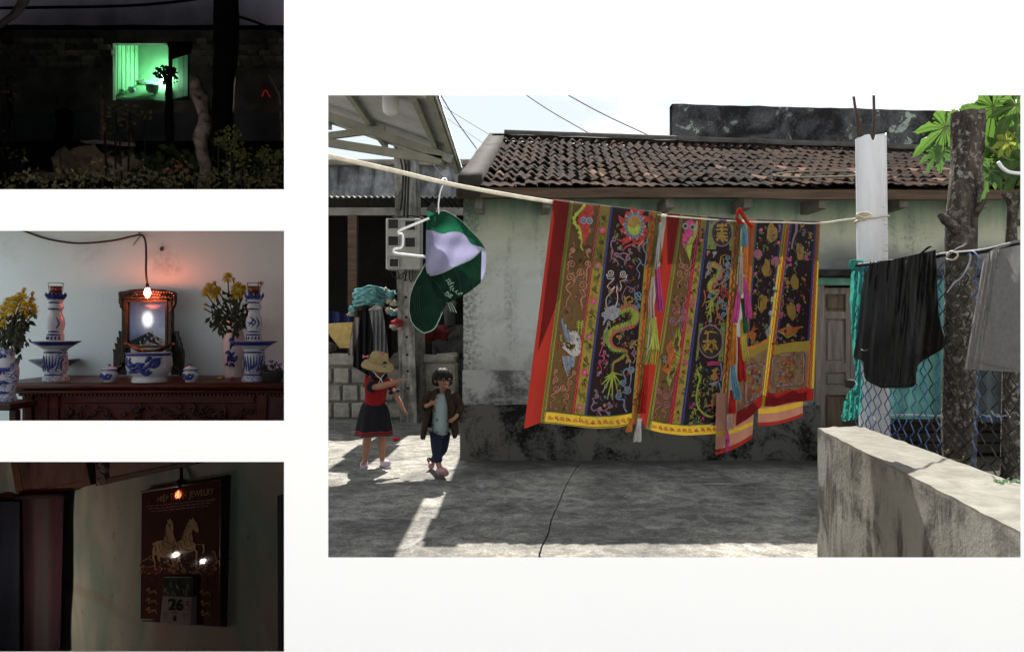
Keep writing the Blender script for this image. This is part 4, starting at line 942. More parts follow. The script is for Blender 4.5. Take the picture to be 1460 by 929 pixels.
G = [([(-.55, -.5), (0, -.62), (.5, -.55)], 2.6), ([(-.6, -.25), (0, -.3), (.6, -.25)], 2.6), ([(-.5, .05), (.1, 0), (.55, .05)], 2.4), ([(0, -.75), (-.02, 0), (-.1, .45)], 3), ([(0, .05), (-.3, .4), (-.6, .6)], 3), ([(.05, .1), (.3, .5), (.6, .62)], 3), ([(-.45, -.7), (-.3, -.5)], 2.6), ([(.5, -.75), (.3, -.5)], 2.6), ([(-.6, .25), (-.2, .2)], 2.4), ([(.2, .3), (.6, .3)], 2.4), ([(-.1, .45), (.15, .7)], 3)]
medallion(cC, (625, 175), 76, 98, [(528, 80), (715, 92), (705, 310), (505, 300)], [(g, w * 1.15) for g, w in G])
medallion(cD, (535, 165), 74, 100, [(462, 50), (632, 45), (615, 295), (438, 290)], [([(y_ * .9, x_ * .9) if i % 2 else (x_, y_) for x_, y_ in g], w) for i, (g, w) in enumerate(G)])
B.start(lambda x, y: (x, y)); PC = lambda *l: [cC(*p) for p in l]
dragon(B, PC((575, 420), (610, 460), (600, 510), (560, 545), (530, 590), (545, 630), (600, 625), (580, 670), (545, 700)), 3.5, ('lime', 'orange', 'salmon', 'green'), PC((500, 770), (510, 830), (540, 850), (555, 790), (560, 740), (490, 720)))
B.poly(PC((540, 400), (575, 395), (590, 425), (570, 450), (545, 440), (528, 455), (525, 420)), 'gold', .005); B.disc(cC(555, 420), 1.2, 1.2, 'white', .008, 7)
for p, r, c in (((520, 325), 12, 'salmon'), ((565, 330), 16, 'grey'), ((675, 370), 22, 'blue'), ((680, 430), 24, 'blue'), ((675, 500), 20, 'blue'), ((640, 610), 22, 'red'), ((670, 650), 22, 'red'), ((610, 700), 20, 'blue'), ((645, 750), 26, 'blue'), ((640, 810), 20, 'blue'), ((520, 440), 24, 'grey'), ((510, 490), 16, 'grey')): x, y = cC(*p); B.curl((x, y), r / 5.4, c, 1.5, rnd.uniform(0, 6), 1.4, rnd.choice((-1, 1)), [(x + rnd.uniform(-4, 4), y + r / 2.4)])
for pts in (((610, 420), (620, 360), (660, 345)), ((635, 370), (640, 430)), ((590, 580), (640, 560), (650, 545)), ((640, 600), (620, 560)), ((610, 690), (630, 740)), ((580, 760), (590, 820), (575, 850)), ((485, 620), (495, 690), (470, 750))): B.rib(PC(*pts), 2.1, 'gold' if pts[0][0] > 600 else 'orange')
B.done('dragon')
B.start(cD)
B.rib([(445, 345), (465, 400), (450, 470), (445, 560), (480, 620), (540, 650), (590, 620)], 2.4, 'lime', False); B.rib([(455, 590), (490, 640), (550, 660)], 1.8, 'gold')
for i in range(34):
    x, y = rnd.uniform(395, 520), rnd.uniform(310, 700)
    if y > 560 and x > 470: continue
    B.leaf((x, y), 26, rnd.uniform(-2.6, .6), 'lime' if i % 2 else 'leaf', .16); B.leaf((x, y), 24, rnd.uniform(0, 3), 'leaf', .16)
for y in (370, 530): B.poly([(540, y - 20), (580, y - 35), (572, y), (580, y + 30), (555, y + 50), (535, y + 20), (552, y)], 'gold', .004, True)
for y in (335, 348, 610): B.rib([(515, y - 30), (555, y - 36), (600, y - 30)], 2.6, 'hot')
for y in (440, 700): B.poly([(520, y), (560, y - 15), (590, y - 22), (560, y + 12)], 'grey', .004)
B.rib([(590, 430), (602, 500), (590, 560), (590, 640), (575, 700)], 2, 'blue', False); B.rib([(600, 300), (608, 360), (600, 420)], 2, 'blue', False); B.done('flowering_branch')

# ------------------------------------------------------------------ banner 3: two narrow leaves
def narrow(label, top, bot, amp, parts):
    B = Banner('embroidered_banner', label, top, bot, 4, amp)
    for n, c, a, b, v0, v1 in parts: B.band(n, CL[c], a, b, v0, v1, 5, 30)
    return B
B = B3 = narrow('narrow embroidered banner with gold characters and pale roses, beside the yarn tassels', [(1066, 318.5), (1090, 318.5), (1117, 318)], [(1049, 607), (1068, 596), (1085.5, 579)], .02, [
    ('orange_border', 'orange', (1066, 1049), (1077.5, 1057), 0, .60), ('blue_trim', 'blue', (1077.5, 1057), (1080, 1059), 0, .62), ('black_panel', 'black', (1080, 1059), (1114, 1080.5), 0, .62), ('blue_trim', 'blue', (1114, 1080.5), (1117, 1083), 0, .62),
    ('olive_border', 'olive', (1066, 1049), (1117, 1085), .64, .68), ('brown_panel', 'taupe', (1066, 1049), (1117, 1085), .68, .93), ('orange_border', 'orange', (1066, 1049), (1117, 1085), .62, .64), ('red_hem', 'hem', (1066, 1049), (1117, 1085.5), .93, 1)])
B.band('orange_border', CL['orange'], (1066, 1049), (1077.5, 1057), .60, .62, 3, 2)
B = B4 = narrow('rightmost embroidered banner with gold characters and pink roses', [(1116, 318), (1131, 318), (1163, 318), (1169, 318)], [(1083, 578), (1100, 580), (1130, 573), (1159.5, 571)], .018, [
    ('yellow_border', 'yellow', (1116.5, 1083.5), (1122, 1090), 0, 1), ('orange_border', 'orange', (1122, 1090), (1127, 1094), 0, .93), ('blue_trim', 'blue', (1127, 1094), (1130, 1097), 0, .66), ('black_panel', 'black', (1130, 1097), (1161.5, 1146), 0, .66), ('blue_trim', 'blue', (1161.5, 1146), (1164, 1149.5), 0, .66),
    ('orange_border', 'orange', (1164, 1149.5), (1167, 1155), 0, .93), ('yellow_border', 'yellow', (1167, 1155), (1169.5, 1159.5), 0, .93), ('olive_border', 'olive', (1127, 1094), (1164, 1149.5), .66, .72), ('brown_panel', 'taupe', (1127, 1094), (1164, 1149.5), .72, .93), ('red_hem', 'hem', (1122, 1090), (1169.5, 1159.5), .93, 1)])
def goldchar(f, c, w, h, seed):
    r_ = random.Random(seed)
    pts = []
    for j in range(14):
        a = 2 * math.pi * j / 14; k = r_.uniform(.7, 1.1); pts.append((c[0] + w * k * math.cos(a), c[1] + h * k * math.sin(a)))
    B.start(f); B.poly(pts, 'gold', .004, True)
    for j in range(7): x, y = c[0] + r_.uniform(-.5, .5) * w, c[1] + r_.uniform(-.7, .7) * h; B.rib([(x - w * .25, y), (x, y + h * r_.uniform(-.15, .15)), (x + w * .25, y + r_.uniform(-.1, .1) * h)], .9, 'dark', eps=.006)
    B.done('gold_character')
B = B3
for i, (c, w, h) in enumerate((((362, 165), 48, 90), ((318, 465), 44, 85), ((288, 760), 52, 85))): goldchar(cE, c, w, h, i)
B.edge_wave('border_stitch', (1070, 1051), (1074, 1055), 0, .62, 'red', 50, 1.6, 1.2); B.edge_wave('border_stitch', (1077, 1057), (1079, 1058), 0, .62, 'green', 50, 1.0, .5)
B.start(cE)
for c, r, k in (((272, 135), 16, 'hot'), ((243, 340), 40, 'pink'), ((395, 405), 42, 'pink'), ((420, 245), 18, 'hot'), ((375, 560), 18, 'hot'), ((385, 635), 16, 'white'), ((222, 510), 15, 'hot'), ((218, 655), 14, 'hot'), ((362, 725), 24, 'white'), ((356, 845), 24, 'white'), ((216, 850), 18, 'orange')):
    B.start(cE); B.flower(c, r, k, 'mauve' if r > 30 else 'yellow', 8 if r > 30 else 5)
    for j in range(3): B.leaf((c[0] + rnd.uniform(-3, 3), c[1] + r * .7), 32, rnd.uniform(.4, 2.6), 'leaf' if j % 2 else 'green', .25)
    B.done('rose')
B.start(cE)
for i in range(20): B.leaf((rnd.choice((rnd.uniform(225, 250), rnd.uniform(380, 410))), rnd.uniform(100, 880)), 26, rnd.uniform(0, 6), 'lime' if i % 3 == 0 else 'leaf', .22)
B.rib([(425, 90), (430, 120), (420, 160)], 3, 'mauve'); kind(B.done('scattered_leaves'), 'stuff')
B.start(cF)
for i in range(16): B.rib([(255, 210), (255 + rnd.uniform(-30, 30), 150), (255 + rnd.uniform(-38, 36), rnd.uniform(90, 180))], 1.7, 'orange'); B.rib([(345, 180), (345 + rnd.uniform(-16, 16), 140), (348 + rnd.uniform(-22, 18), rnd.uniform(90, 170))], 1.5, 'grey')
for i in range(8): B.leaf((rnd.uniform(235, 275), 200), 26, rnd.uniform(0, 3), 'leaf', .2)
B.done('grass_spray')
def framed(f, q, cols):
    B.start(f); cx = sum(p[0] for p in q) / 4; cy = sum(p[1] for p in q) / 4
    for s_, c, w in ((1., 'red', 1.2), (.92, 'grey', 2.2), (.82, 'orange', 1.4)):
        pts = []
        for i in range(4):
            a, b = Vector(q[i]), Vector(q[(i + 1) % 4]); pts += [tuple(Vector((cx, cy)).lerp(a.lerp(b, t), s_)) for t in (.12, .5, .88)]
        B.rib(pts + [pts[0]], w, c, False, 4)
    W_, H_ = (q[1][0] - q[0][0]) * .3, (q[3][1] - q[0][1]) * .3
    for i in range(34):
        x, y = cx + rnd.uniform(-W_, W_), cy + rnd.uniform(-H_, H_); c = rnd.choice(cols)
        if i % 2: B.curl((x, y), rnd.uniform(5, 10), c, 1.5, rnd.uniform(0, 6), 1.3, rnd.choice((-1, 1)), [(x + rnd.uniform(-16, 16), y + rnd.uniform(-14, 14))])
        else: B.poly([(x + rnd.uniform(6, 15) * math.cos(t), y + rnd.uniform(6, 15) * math.sin(t)) for t in (0, 1, 2, 3, 4, 5)], c, .005, True)
    kind(B.done('beast_panel'), 'stuff')
framed(cF, [(205, 350), (330, 330), (310, 530), (205, 590)], ['grey', 'orange', 'lime', 'red', 'dark'])
B = B4
for i, (c, w, h) in enumerate((((622, 90), 20, 30), ((603, 318), 36, 85), ((558, 585), 38, 75), ((528, 825), 46, 85))): goldchar(cE, c, w, h, i + 10)
B.edge_wave('border_stitch', (1123, 1091), (1126, 1093), 0, .93, 'red', 50, 1.4, 1.0); B.edge_wave('border_stitch', (1164.5, 1150), (1166.5, 1154), 0, .93, 'red', 50, 1.5, 1.0); B.edge_wave('border_stitch', (1167, 1155), (1168, 1156), 0, .93, 'green', 50, 1.0, .4); B.edge_wave('border_stitch', (1119, 1087), (1121, 1089), 0, .95, 'green', 50, .9, .4)
B.start(cE)
for c, rx, ry, k in (((513, 405), 24, 45, 'hot'), ((662, 365), 22, 45, 'hot'), ((600, 815), 26, 45, 'hot'), ((440, 865), 22, 40, 'hot'), ((490, 590), 22, 45, 'orange'), ((635, 560), 18, 45, 'orange'), ((628, 720), 20, 40, 'orange'), ((692, 190), 14, 45, 'orange'), ((455, 760), 14, 60, 'orange')):
    B.start(cE)
    for j in range(7): B.disc((c[0] + rx * rnd.uniform(-.6, .6), c[1] + ry * rnd.uniform(-.7, .7)), rx * .5, rx * .6, k if j % 3 else ('pink' if k == 'hot' else 'gold'), .004 + j * .0004, 7)
    for j in range(5): B.leaf((c[0] + rnd.uniform(-10, 10), c[1] + rnd.choice((-1, 1)) * ry * .7), 28, rnd.uniform(0, 6), 'lime' if j % 2 else 'leaf', .2)
    B.done('rose')
B.start(cE)
for i in range(26): B.leaf((rnd.choice((rnd.uniform(505, 530) - i * 2, rnd.uniform(655, 690) - i * 2)), 110 + i * 30), 26, rnd.uniform(0, 6), 'lime' if i % 3 == 0 else 'leaf', .22)
B.rib([(575, 80), (570, 150), (545, 220), (530, 300)], 4, 'mauve'); B.rib([(620, 160), (640, 165), (620, 180), (642, 185)], 1, 'grey'); B.rib([(330, 320), (350, 330), (335, 345)], 1, 'grey'); kind(B.done('scattered_leaves'), 'stuff')
B.start(cF); B.poly([(405, 130), (440, 120), (470, 90), (500, 115), (560, 105), (520, 140), (470, 170), (440, 150)], 'orange'); B.rib([(405, 135), (440, 155), (468, 175), (510, 150), (560, 110)], 2.5, 'lime'); B.disc((468, 105), 8, 12, 'grey', .006); B.disc((468, 135), 7, 8, 'grey', .006, 8)
for x in (400, 425, 510, 540, 560): B.curl((x, 165 + (x % 3) * 8), 10, 'mauve', 1.4, x, 1.3)
B.done('bat')
framed(cF, [(368, 282), (575, 262), (568, 470), (360, 485)], ['red', 'orange', 'salmon', 'blue', 'dark', 'lime', 'grey', 'red'])
B.edge_wave('panel_stitch', (1130, 1098), (1160, 1147), .73, .92, 'red', 3, .8, .2)
scroll_row(B, lambda t: (1099 + t * 50, 490 - 8 * t), 9, 'orange', 1.7, 'panel_scrolls', 'dark'); scroll_row(B, lambda t: (1094 + t * 58, 562 - 8 * t - 2), 10, 'red', 1.7, 'panel_scrolls')
# back layer showing under the two narrow leaves
def flap(B, c, bandy):
    m = MB(); a, b, c_, d_ = [Vector(p) for p in c]
    def fn(u, v):
        p = a.lerp(b, u).lerp(d_.lerp(c_, u), v); p = p + Vector((0, 4.0 * math.sin(math.pi * u) * v)); return P(p.x, p.y, B.depth(p.x, min(p.y, 600)) + .07 - .02 * v)
    m.grid(fn, 10, 24, mf=lambda u, v: 2 if v > .93 else (1 if bandy[0] < v < bandy[1] else 0))
    o = m.build('back_layer', [CL['pinkcloth'], CL['yellow'], CL['red']], B.o)
flap(B3, [(1021, 560), (1076, 560), (1072.5, 624), (1020, 648)], (.62, .72)); flap(B4, [(1082, 548), (1146, 540), (1144.5, 593), (1080.5, 607)], (.58, .72))


def filler(B, a, b, v0, v1, n, cols, seed, w=.8):
    "the fine background stitching between the big motifs"
    r_ = random.Random(seed); B.start(lambda x, y: (x, y))
    for i in range(n):
        v = v0 + (v1 - v0) * r_.random(); t = r_.uniform(.08, .92); x, y = B.xy(a[0] + (b[0] - a[0]) * t, a[1] + (b[1] - a[1]) * t, v); c = r_.choice(cols); k = r_.random()
        if k < .45: B.curl((x, y), r_.uniform(1.2, 2.6), c, w, r_.uniform(0, 6), 1.3, r_.choice((-1, 1)), [(x + r_.uniform(-4, 4), y + r_.uniform(2, 6))])
        elif k < .8: B.rib([(x, y), (x + r_.uniform(-3, 3), y + r_.uniform(1, 4)), (x + r_.uniform(-4, 4), y + r_.uniform(3, 8))], w, c, eps=.0025)
        else: B.leaf((x, y), r_.uniform(2, 4.5), r_.uniform(0, 6.3), c, .25)
    kind(B.done('background_stitching'), 'stuff')
filler(B1, (819, 779), (852, 811), .03, .94, 130, ['dark', 'gold', 'mauve', 'salmon'], 21, .6)
filler(B1, (875, 837), (924, 897), .05, .95, 210, ['mauve', 'blue', 'red', 'gold', 'leaf', 'salmon', 'grey', 'dred'], 22, .9)
filler(B1, (856, 818), (870, 830), .02, .95, 90, ['green', 'dark', 'leaf', 'orange'], 23, .8)
filler(B2, (975, 929), (995, 950), .03, .94, 110, ['dark', 'gold', 'mauve', 'salmon'], 24, .6)
filler(B2, (1013, 990), (1045, 1024), .18, .5, 130, ['blue', 'red', 'gold', 'leaf', 'salmon', 'grey'], 25, .9)
filler(B2, (1013, 974), (1045, 1023), .68, .95, 90, ['leaf', 'lime', 'gold', 'teal', 'hot'], 26, .8)
filler(B2, (1000, 957), (1008, 967), .02, .93, 80, ['green', 'dark', 'orange', 'hot'], 27, .8)
filler(B3, (1081, 1060), (1113, 1080), .02, .6, 60, ['leaf', 'dred', 'mauve', 'green'], 28, .7); filler(B4, (1131, 1098), (1161, 1145), .02, .64, 70, ['leaf', 'dred', 'mauve', 'green', 'grey'], 29, .7)
filler(B3, (1068, 1050), (1116, 1084), .68, .92, 90, ['orange', 'dark', 'dred', 'gold', 'blue'], 30, .8); filler(B4, (1128, 1095), (1163, 1148), .72, .92, 110, ['orange', 'dark', 'dred', 'gold', 'blue'], 31, .8)
filler(B1, (925, 900), (943, 911), .01, .99, 120, ['red', 'dred', 'gold', 'green'], 32, .8); filler(B2, (1046, 1025), (1057, 1034), .01, .99, 100, ['red', 'dred', 'gold', 'green'], 33, .8)

# ------------------------------------------------------------------ yarn tassels
YARN = {n: M('yarn_' + n, tuple(x * .60 for x in c), .8, .25, 30, .3, 300, spec=.1, transl=.3) for n, c in dict(pink=(.62, .09, .30), lime=(.55, .60, .12), yellow=(.62, .48, .10), green=(.03, .14, .07), red=(.50, .03, .02), blue=(.16, .36, .50), orange=(.60, .22, .04), white=(.62, .60, .58), pale=(.55, .40, .34), silver=(.45, .45, .46)).items()}
def tassel(B, pts, w, col, seed, n=26, dz=.03, fr=.35):
    r_ = random.Random(seed); m = MB(); d0 = B.depth(*pts[0])
    for i in range(n):
        o0, o1 = r_.uniform(-.25, .25) * w, r_.uniform(-.5, .5) * w; dd = r_.uniform(-.02, .012); q = []
        for j, (x, y) in enumerate(pts):
            t = j / (len(pts) - 1); cut = 1 - r_.uniform(0, fr * .12) if j == len(pts) - 1 else 1
            q.append(P(x + (o0 + (o1 - o0) * math.sin(t * 1.5)) , pts[0][1] + (y - pts[0][1]) * cut, d0 - dz + dd * t))
        m.tube(spline(q, 4), [.0030] * (4 * (len(q) - 1)) + [.0012], 4, cap=False)
    return m.build('tassel', YARN[col], B.o)
T = [(B1, [(942, 318), (938, 350), (935, 384)], 5, 'silver'), (B1, [(937, 380), (939, 410), (942, 445)], 9, 'pink'), (B1, [(931, 395), (928, 425), (929, 455)], 8, 'pale'), (B1, [(931, 452), (932, 490), (931, 500)], 16, 'lime'), (B1, [(934, 470), (930, 500), (927, 520)], 15, 'yellow'), (B1, [(922, 520), (918, 560), (915, 590)], 10, 'red'), (B1, [(912, 596), (910, 612), (909, 630)], 11, 'white'), (B1, [(902, 597), (898, 606), (896, 616)], 8, 'orange')]
U = [(B2, [(1051, 309), (1053, 314), (1057, 320)], 8, 'red'), (B2, [(1059, 318), (1062, 332), (1061, 352)], 9, 'blue'), (B2, [(1062, 345), (1061, 372), (1059, 392)], 8, 'orange'), (B2, [(1057, 360), (1056, 390), (1055, 420)], 7, 'pale'), (B2, [(1059, 395), (1065, 425), (1068, 455)], 10, 'pink'), (B2, [(1053, 405), (1052, 430), (1048, 462)], 11, 'pink'), (B2, [(1058, 425), (1062, 452), (1064, 475)], 7, 'green'), (B2, [(1058, 455), (1060, 490), (1064, 515)], 10, 'yellow'), (B2, [(1047, 462), (1046, 495), (1044, 522)], 10, 'orange'), (B2, [(1055, 480), (1056, 512), (1058, 545)], 12, 'red'), (B2, [(1045, 520), (1047, 545), (1051, 570)], 11, 'blue'), (B2, [(1044, 556), (1044, 572), (1043, 590)], 11, 'red'), (B2, [(1040, 588), (1039, 600), (1041, 613)], 9, 'pale'), (B2, [(1035, 612), (1036, 628), (1032, 645)], 10, 'pink')]
for i, (b_, pts, w, c) in enumerate(T + U): tassel(b_, pts, w, c, i)
# the red cord knot on the line
m = MB(); c = rope_pt(1052); m.tube(spline([c + Vector(q) for q in ((-.01, -.02, .02), (0, -.02, .045), (.015, -.02, .02), (.03, -.03, -.01), (.05, -.03, -.03))], 5), .007, 6); m.build('cord_knot', YARN['red'], B2.o)
# ================================================================== CAP, CLOTHES, FENCE, PIPE, TRUNK, LEAVES
def loft(m, A, B_, dep, nu=10, nv=14, mi=0, smooth=True):
    "surface between two pixel curves; dep(px, py) gives the distance"
    a = spline([Vector((*p, 0)) for p in A], 8); b = spline([Vector((*p, 0)) for p in B_], 8)
    def pick(q, t): 
        f = t * (len(q) - 1); i = min(int(f), len(q) - 2); return q[i].lerp(q[i + 1], f - i)
    return m.grid(lambda u, v: (lambda p: P(p.x, p.y, dep(p.x, p.y)))(pick(a, u).lerp(pick(b, u), v)), nu, nv, mi, smooth)
# ---- the green cap
CD = 1.74
GREEN = M('cap_green', (.0035, .014, .009), .9, .25, 40, .5, 900, spec=.06, transl=.02, tcol=(.02, .25, .10)); GREENT = M('cap_green_top', (.006, .035, .02), .8, .25, 40, .5, 900, spec=.06, transl=.25, tcol=(.02, .2, .10))
LILAC = M('cap_white_panel', (.20, .20, .30), .8, .06, 30, .3, 900, spec=.1, transl=.2, tcol=(.42, .40, .66)); PIPE = M('cap_piping', (.14, .20, .17), .7, .1)
cap = thing('baseball_cap', 'dark green and white baseball cap clipped to the washing line', 'cap', P(640, 380, CD))
def dome(px, py): 
    x, y = (px - 650) / 46, (py - 370) / 72; return CD - .055 * max(0, 1 - x * x * .8 - y * y * .8) ** .5 + .005 * math.sin(px * .17 + py * .09) + .003 * math.sin(py * .21)
def brimd(px, py): 
    t = (py - 385) / 90; x = (px - 606) / 24; return CD - .030 - .035 * t + .016 * x * x
top_ = [(609.5, 300.5), (622, 302), (636, 301.5), (657, 314.5), (674, 331.5), (687, 346.5), (692.5, 355.5)]
mid1 = [(607.5, 327.4), (618, 328.6), (631, 333), (643, 330), (655, 330.4), (664, 336), (671, 346.5), (679, 350), (687, 352.4)]
mid2 = [(606.8, 376), (611.8, 392), (630, 389), (648.5, 380), (670, 370.5), (681, 362), (688, 354)]
m = MB(); loft(m, top_, mid1[:], dome, 24, 8); m.build('top_panel', GREENT, cap)
m = MB(); loft(m, mid1, mid2, lambda x, y: dome(x, y) - .0015, 24, 16); m.build('white_panel', LILAC, cap)
m = MB(); loft(m, [(611.8, 392), (630, 389), (648.5, 380), (670, 370.5), (687, 353.5)], [(617, 404), (622.6, 418), (637.6, 431), (652, 425), (666, 418), (685.5, 403)], dome, 24, 14); m.build('front_panel', GREEN, cap)
m = MB(); loft(m, [(688.3, 355.4), (691, 358), (693, 362), (692.8, 376), (691.5, 387.7), (688.5, 396), (685.2, 402.5)], [(686, 356.6), (686, 362), (686, 370), (685.5, 378), (685, 388), (684.5, 396), (684.8, 402)], lambda x, y: dome(x, y) + .003, 12, 4); m.build('lining', LILAC, cap)
def backd(px, py): 
    x, y = (px - 650) / 46, (py - 370) / 72; return CD + .012 + .05 * max(0, 1 - x * x * .8 - y * y * .8) ** .5
m = MB(); loft(m, [(611, 303), (636, 304), (657, 316), (674, 333), (690, 357)], [(608, 330), (608, 376), (618, 404), (638, 429), (685, 402)], backd, 16, 16); m.build('back_panel', GREEN, cap)
bl, br = [(606.4, 375.5), (601, 386), (592.4, 400.6), (586, 416), (583.8, 428), (583.4, 443.7), (588, 461), (601, 472.7), (607, 474)], [(611.8, 391), (614, 398), (617, 406), (621, 416), (627, 424), (636.5, 431.5), (631, 444), (620, 467), (608, 474)]
m = MB(); loft(m, bl, br, brimd, 28, 12); loft(m, bl, br, lambda x, y: brimd(x, y) + .004, 28, 12); m.build('brim', GREEN, cap)
m = MB(); m.tube([P(x, y, brimd(x, y) - .001) for x, y in [tuple(q[:2]) for q in spline([Vector((*p, 0)) for p in bl + br[-2:-4:-1]], 6)]], .0016, 5); m.tube([P(x, y, dome(x, y) - .002) for x, y in [tuple(q[:2]) for q in spline([Vector((*p, 0)) for p in mid2], 6)]], .0013, 5)
m.tube([P(x, y, dome(x, y) + .001) for x, y in [tuple(q[:2]) for q in spline([Vector((*p, 0)) for p in top_], 6)]], .0013, 5); m.build('piping', PIPE, cap)
m = MB()
for pts in ([(612, 394), (626, 408), (638, 429)], [(648, 382), (655, 400), (656, 422)], [(670, 371), (676, 388), (674, 411)], [(630, 390), (640, 408), (645, 428)]): m.tube([P(x, y, dome(x, y) - .0008) for x, y in [tuple(q[:2]) for q in spline([Vector((*p, 0)) for p in pts], 6)]], .0009, 4)
for k in range(5):
    f_ = (k + 1) / 6.2; L_ = [tuple(q[:2]) for q in spline([Vector((*p, 0)) for p in bl], 4)]; m.tube([P(598 + (x - 598) * (1 - f_ * .8) + 6 * f_, y - (y - 400) * f_ * .35, brimd(598 + (x - 598) * (1 - f_ * .8) + 6 * f_, y - (y - 400) * f_ * .35) - .0006) for x, y in L_[10:]], .0006, 4)
m.build('stitching', M('cap_stitch', (.006, .024, .016), .8, .2), cap)
def cT(x, y): return 620 + x / 15.49, 380 + y / 15.49
m = MB()
for st in ([(232, 300), (275, 320), (300, 262), (345, 300)], [(275, 360), (350, 310)], [(290, 345), (310, 415)], [(300, 410), (425, 345)], [(345, 375), (370, 340)], [(320, 470), (410, 420)], [(345, 440), (400, 430)], [(340, 525), (350, 490), (385, 480), (395, 545)], [(385, 480), (420, 465), (400, 540)], [(430, 560), (505, 525)], [(455, 530), (480, 585)], [(475, 600), (520, 620), (520, 575)], [(535, 630), (545, 585), (600, 575)], [(575, 620), (612, 580)]):
    m.tube([P(*cT(x, y), dome(*cT(x, y)) - .0022) for x, y in st], .0011, 4)
for st in ([(210, 605), (290, 548)], [(215, 620), (350, 690)], [(240, 605), (370, 660)], [(265, 585), (400, 635)], [(290, 548), (300, 590)]): m.tube([P(*cT(x, y), dome(*cT(x, y)) - .0022) for x, y in st], .0012, 4)
m.build('lettering', M('cap_thread', (.16, .23, .20), .7, .2), cap)
m = MB(); m.tube(spline([P(x, y, CD - .012) for x, y in ((612, 311), (600, 316), (588, 321), (570, 328.5), (568.5, 333), (574, 335), (573.5, 350), (568, 354), (562, 355), (562.5, 360.5), (580, 363), (607, 366))], 5), .0030, 8); m.build('hanger_wire', M('white_coated_wire', (.62, .62, .64), .4, .1), cap)
m = MB(); m.tube(spline([P(626, 306, CD - .01), P(625, 292, CD - .01), P(628, 272, CD - .005), P(633, 262, CD + .0), P(637, 257.5, CD + .006), P(633, 254.5, CD + .012), P(629, 259, CD - .012)], 6), .0022, 6); m.build('hook', M('clear_hook', (.5, .5, .5), .3, .1, spec=.6), cap)
m = MB(); m.prism([P(607, 299, CD - .005), P(617, 288, CD - .005), P(622, 292, CD - .005), P(621, 303, CD - .005)], (0, .004, 0)); m.build('strap', BLACKRUB, cap)
m = MB(); 
for k in range(3): m.tube(spline([P(638 + k * 2, 428, CD - .02), P(640 + k * 3, 436, CD - .02), P(643 + 4 * k, 444 + k, CD - .02)], 4), .0012, 4)
m.build('loose_thread', PIPE, cap)

# ---- white pipe post with rebar
pp = thing('pipe_post', 'tall white plastic pipe post with a broken top and rusty bars in it', 'post', (2.05, 3.95, 0))
PB, PTp = P(1249, 790, 3.95), P(1241.5, 194, 3.95); PB.z = 0
rpip = .079
def pipe(u, v, r_=rpip):
    a = 2 * math.pi * u; zt = PTp.z - .012 + .014 * nz(math.cos(a) * 2, math.sin(a) * 2, 3) + (.022 if math.cos(a) > .75 else 0) - (.03 if -.45 < math.cos(a) < -.15 and math.sin(a) < 0 else 0)
    z = v * zt; c = PB.lerp(PTp, z / PTp.z); return Vector((c.x + r_ * math.cos(a), c.y + r_ * math.sin(a), z))
m = MB(); m.grid(lambda u, v: pipe(u, v), 48, 30); m.grid(lambda u, v: pipe(u, v, rpip - .006), 48, 30); m.grid(lambda u, v: pipe(u, 1, rpip - .006 * v), 48, 1)
def mat_pvc():
    s = NT('white_pvc_pipe'); p = s.pos(); n1 = s.noise(3, 5, .6, p, stretch=(1, 1, .25)); n2 = s.noise(42, 3, .6, p, stretch=(.25, .25, 2.2)); n3 = s.noise(2.2, 3, .5, p)
    c = s.mix(s.rng(n1, .42, .66), (.66, .67, .70), (.42, .41, .39))
    x, y, z = s.xyz(p); sc = s.math('MULTIPLY', s.math('MULTIPLY', s.rng(n2, .56, .61), s.rng(n3, .42, .5)), s.rng(x, 2.03, 2.075)); c = s.mix(s.math('MULTIPLY', sc, .75), c, (.16, .14, .11))
    low = s.rng(z, 1.1, .5); c = s.mix(s.math('MULTIPLY', low, .4), c, (.32, .30, .25))
    return s.end(s.bsdf(c, .42, spec=.4))
m.build('pipe', mat_pvc(), pp)
m = MB(); m.lathe(Vector((PTp.x, PTp.y, PTp.z - .14)), [(.001, .012), (.04, .008), (.072, 0)], 20); m.build('concrete_core', CONC_D, pp)
for a, b in (((1226, 205), (1217, 138)), ((1230, 205), (1221.5, 160)), ((1246, 205), (1245.5, 128))):
    m = MB(); m.tube([P(*a, 3.95), P((a[0] + b[0]) / 2 + .6, (a[1] + b[1]) / 2, 3.955), P(*b, 3.95)], .0075, 7); m.build('rebar', RUST, pp)

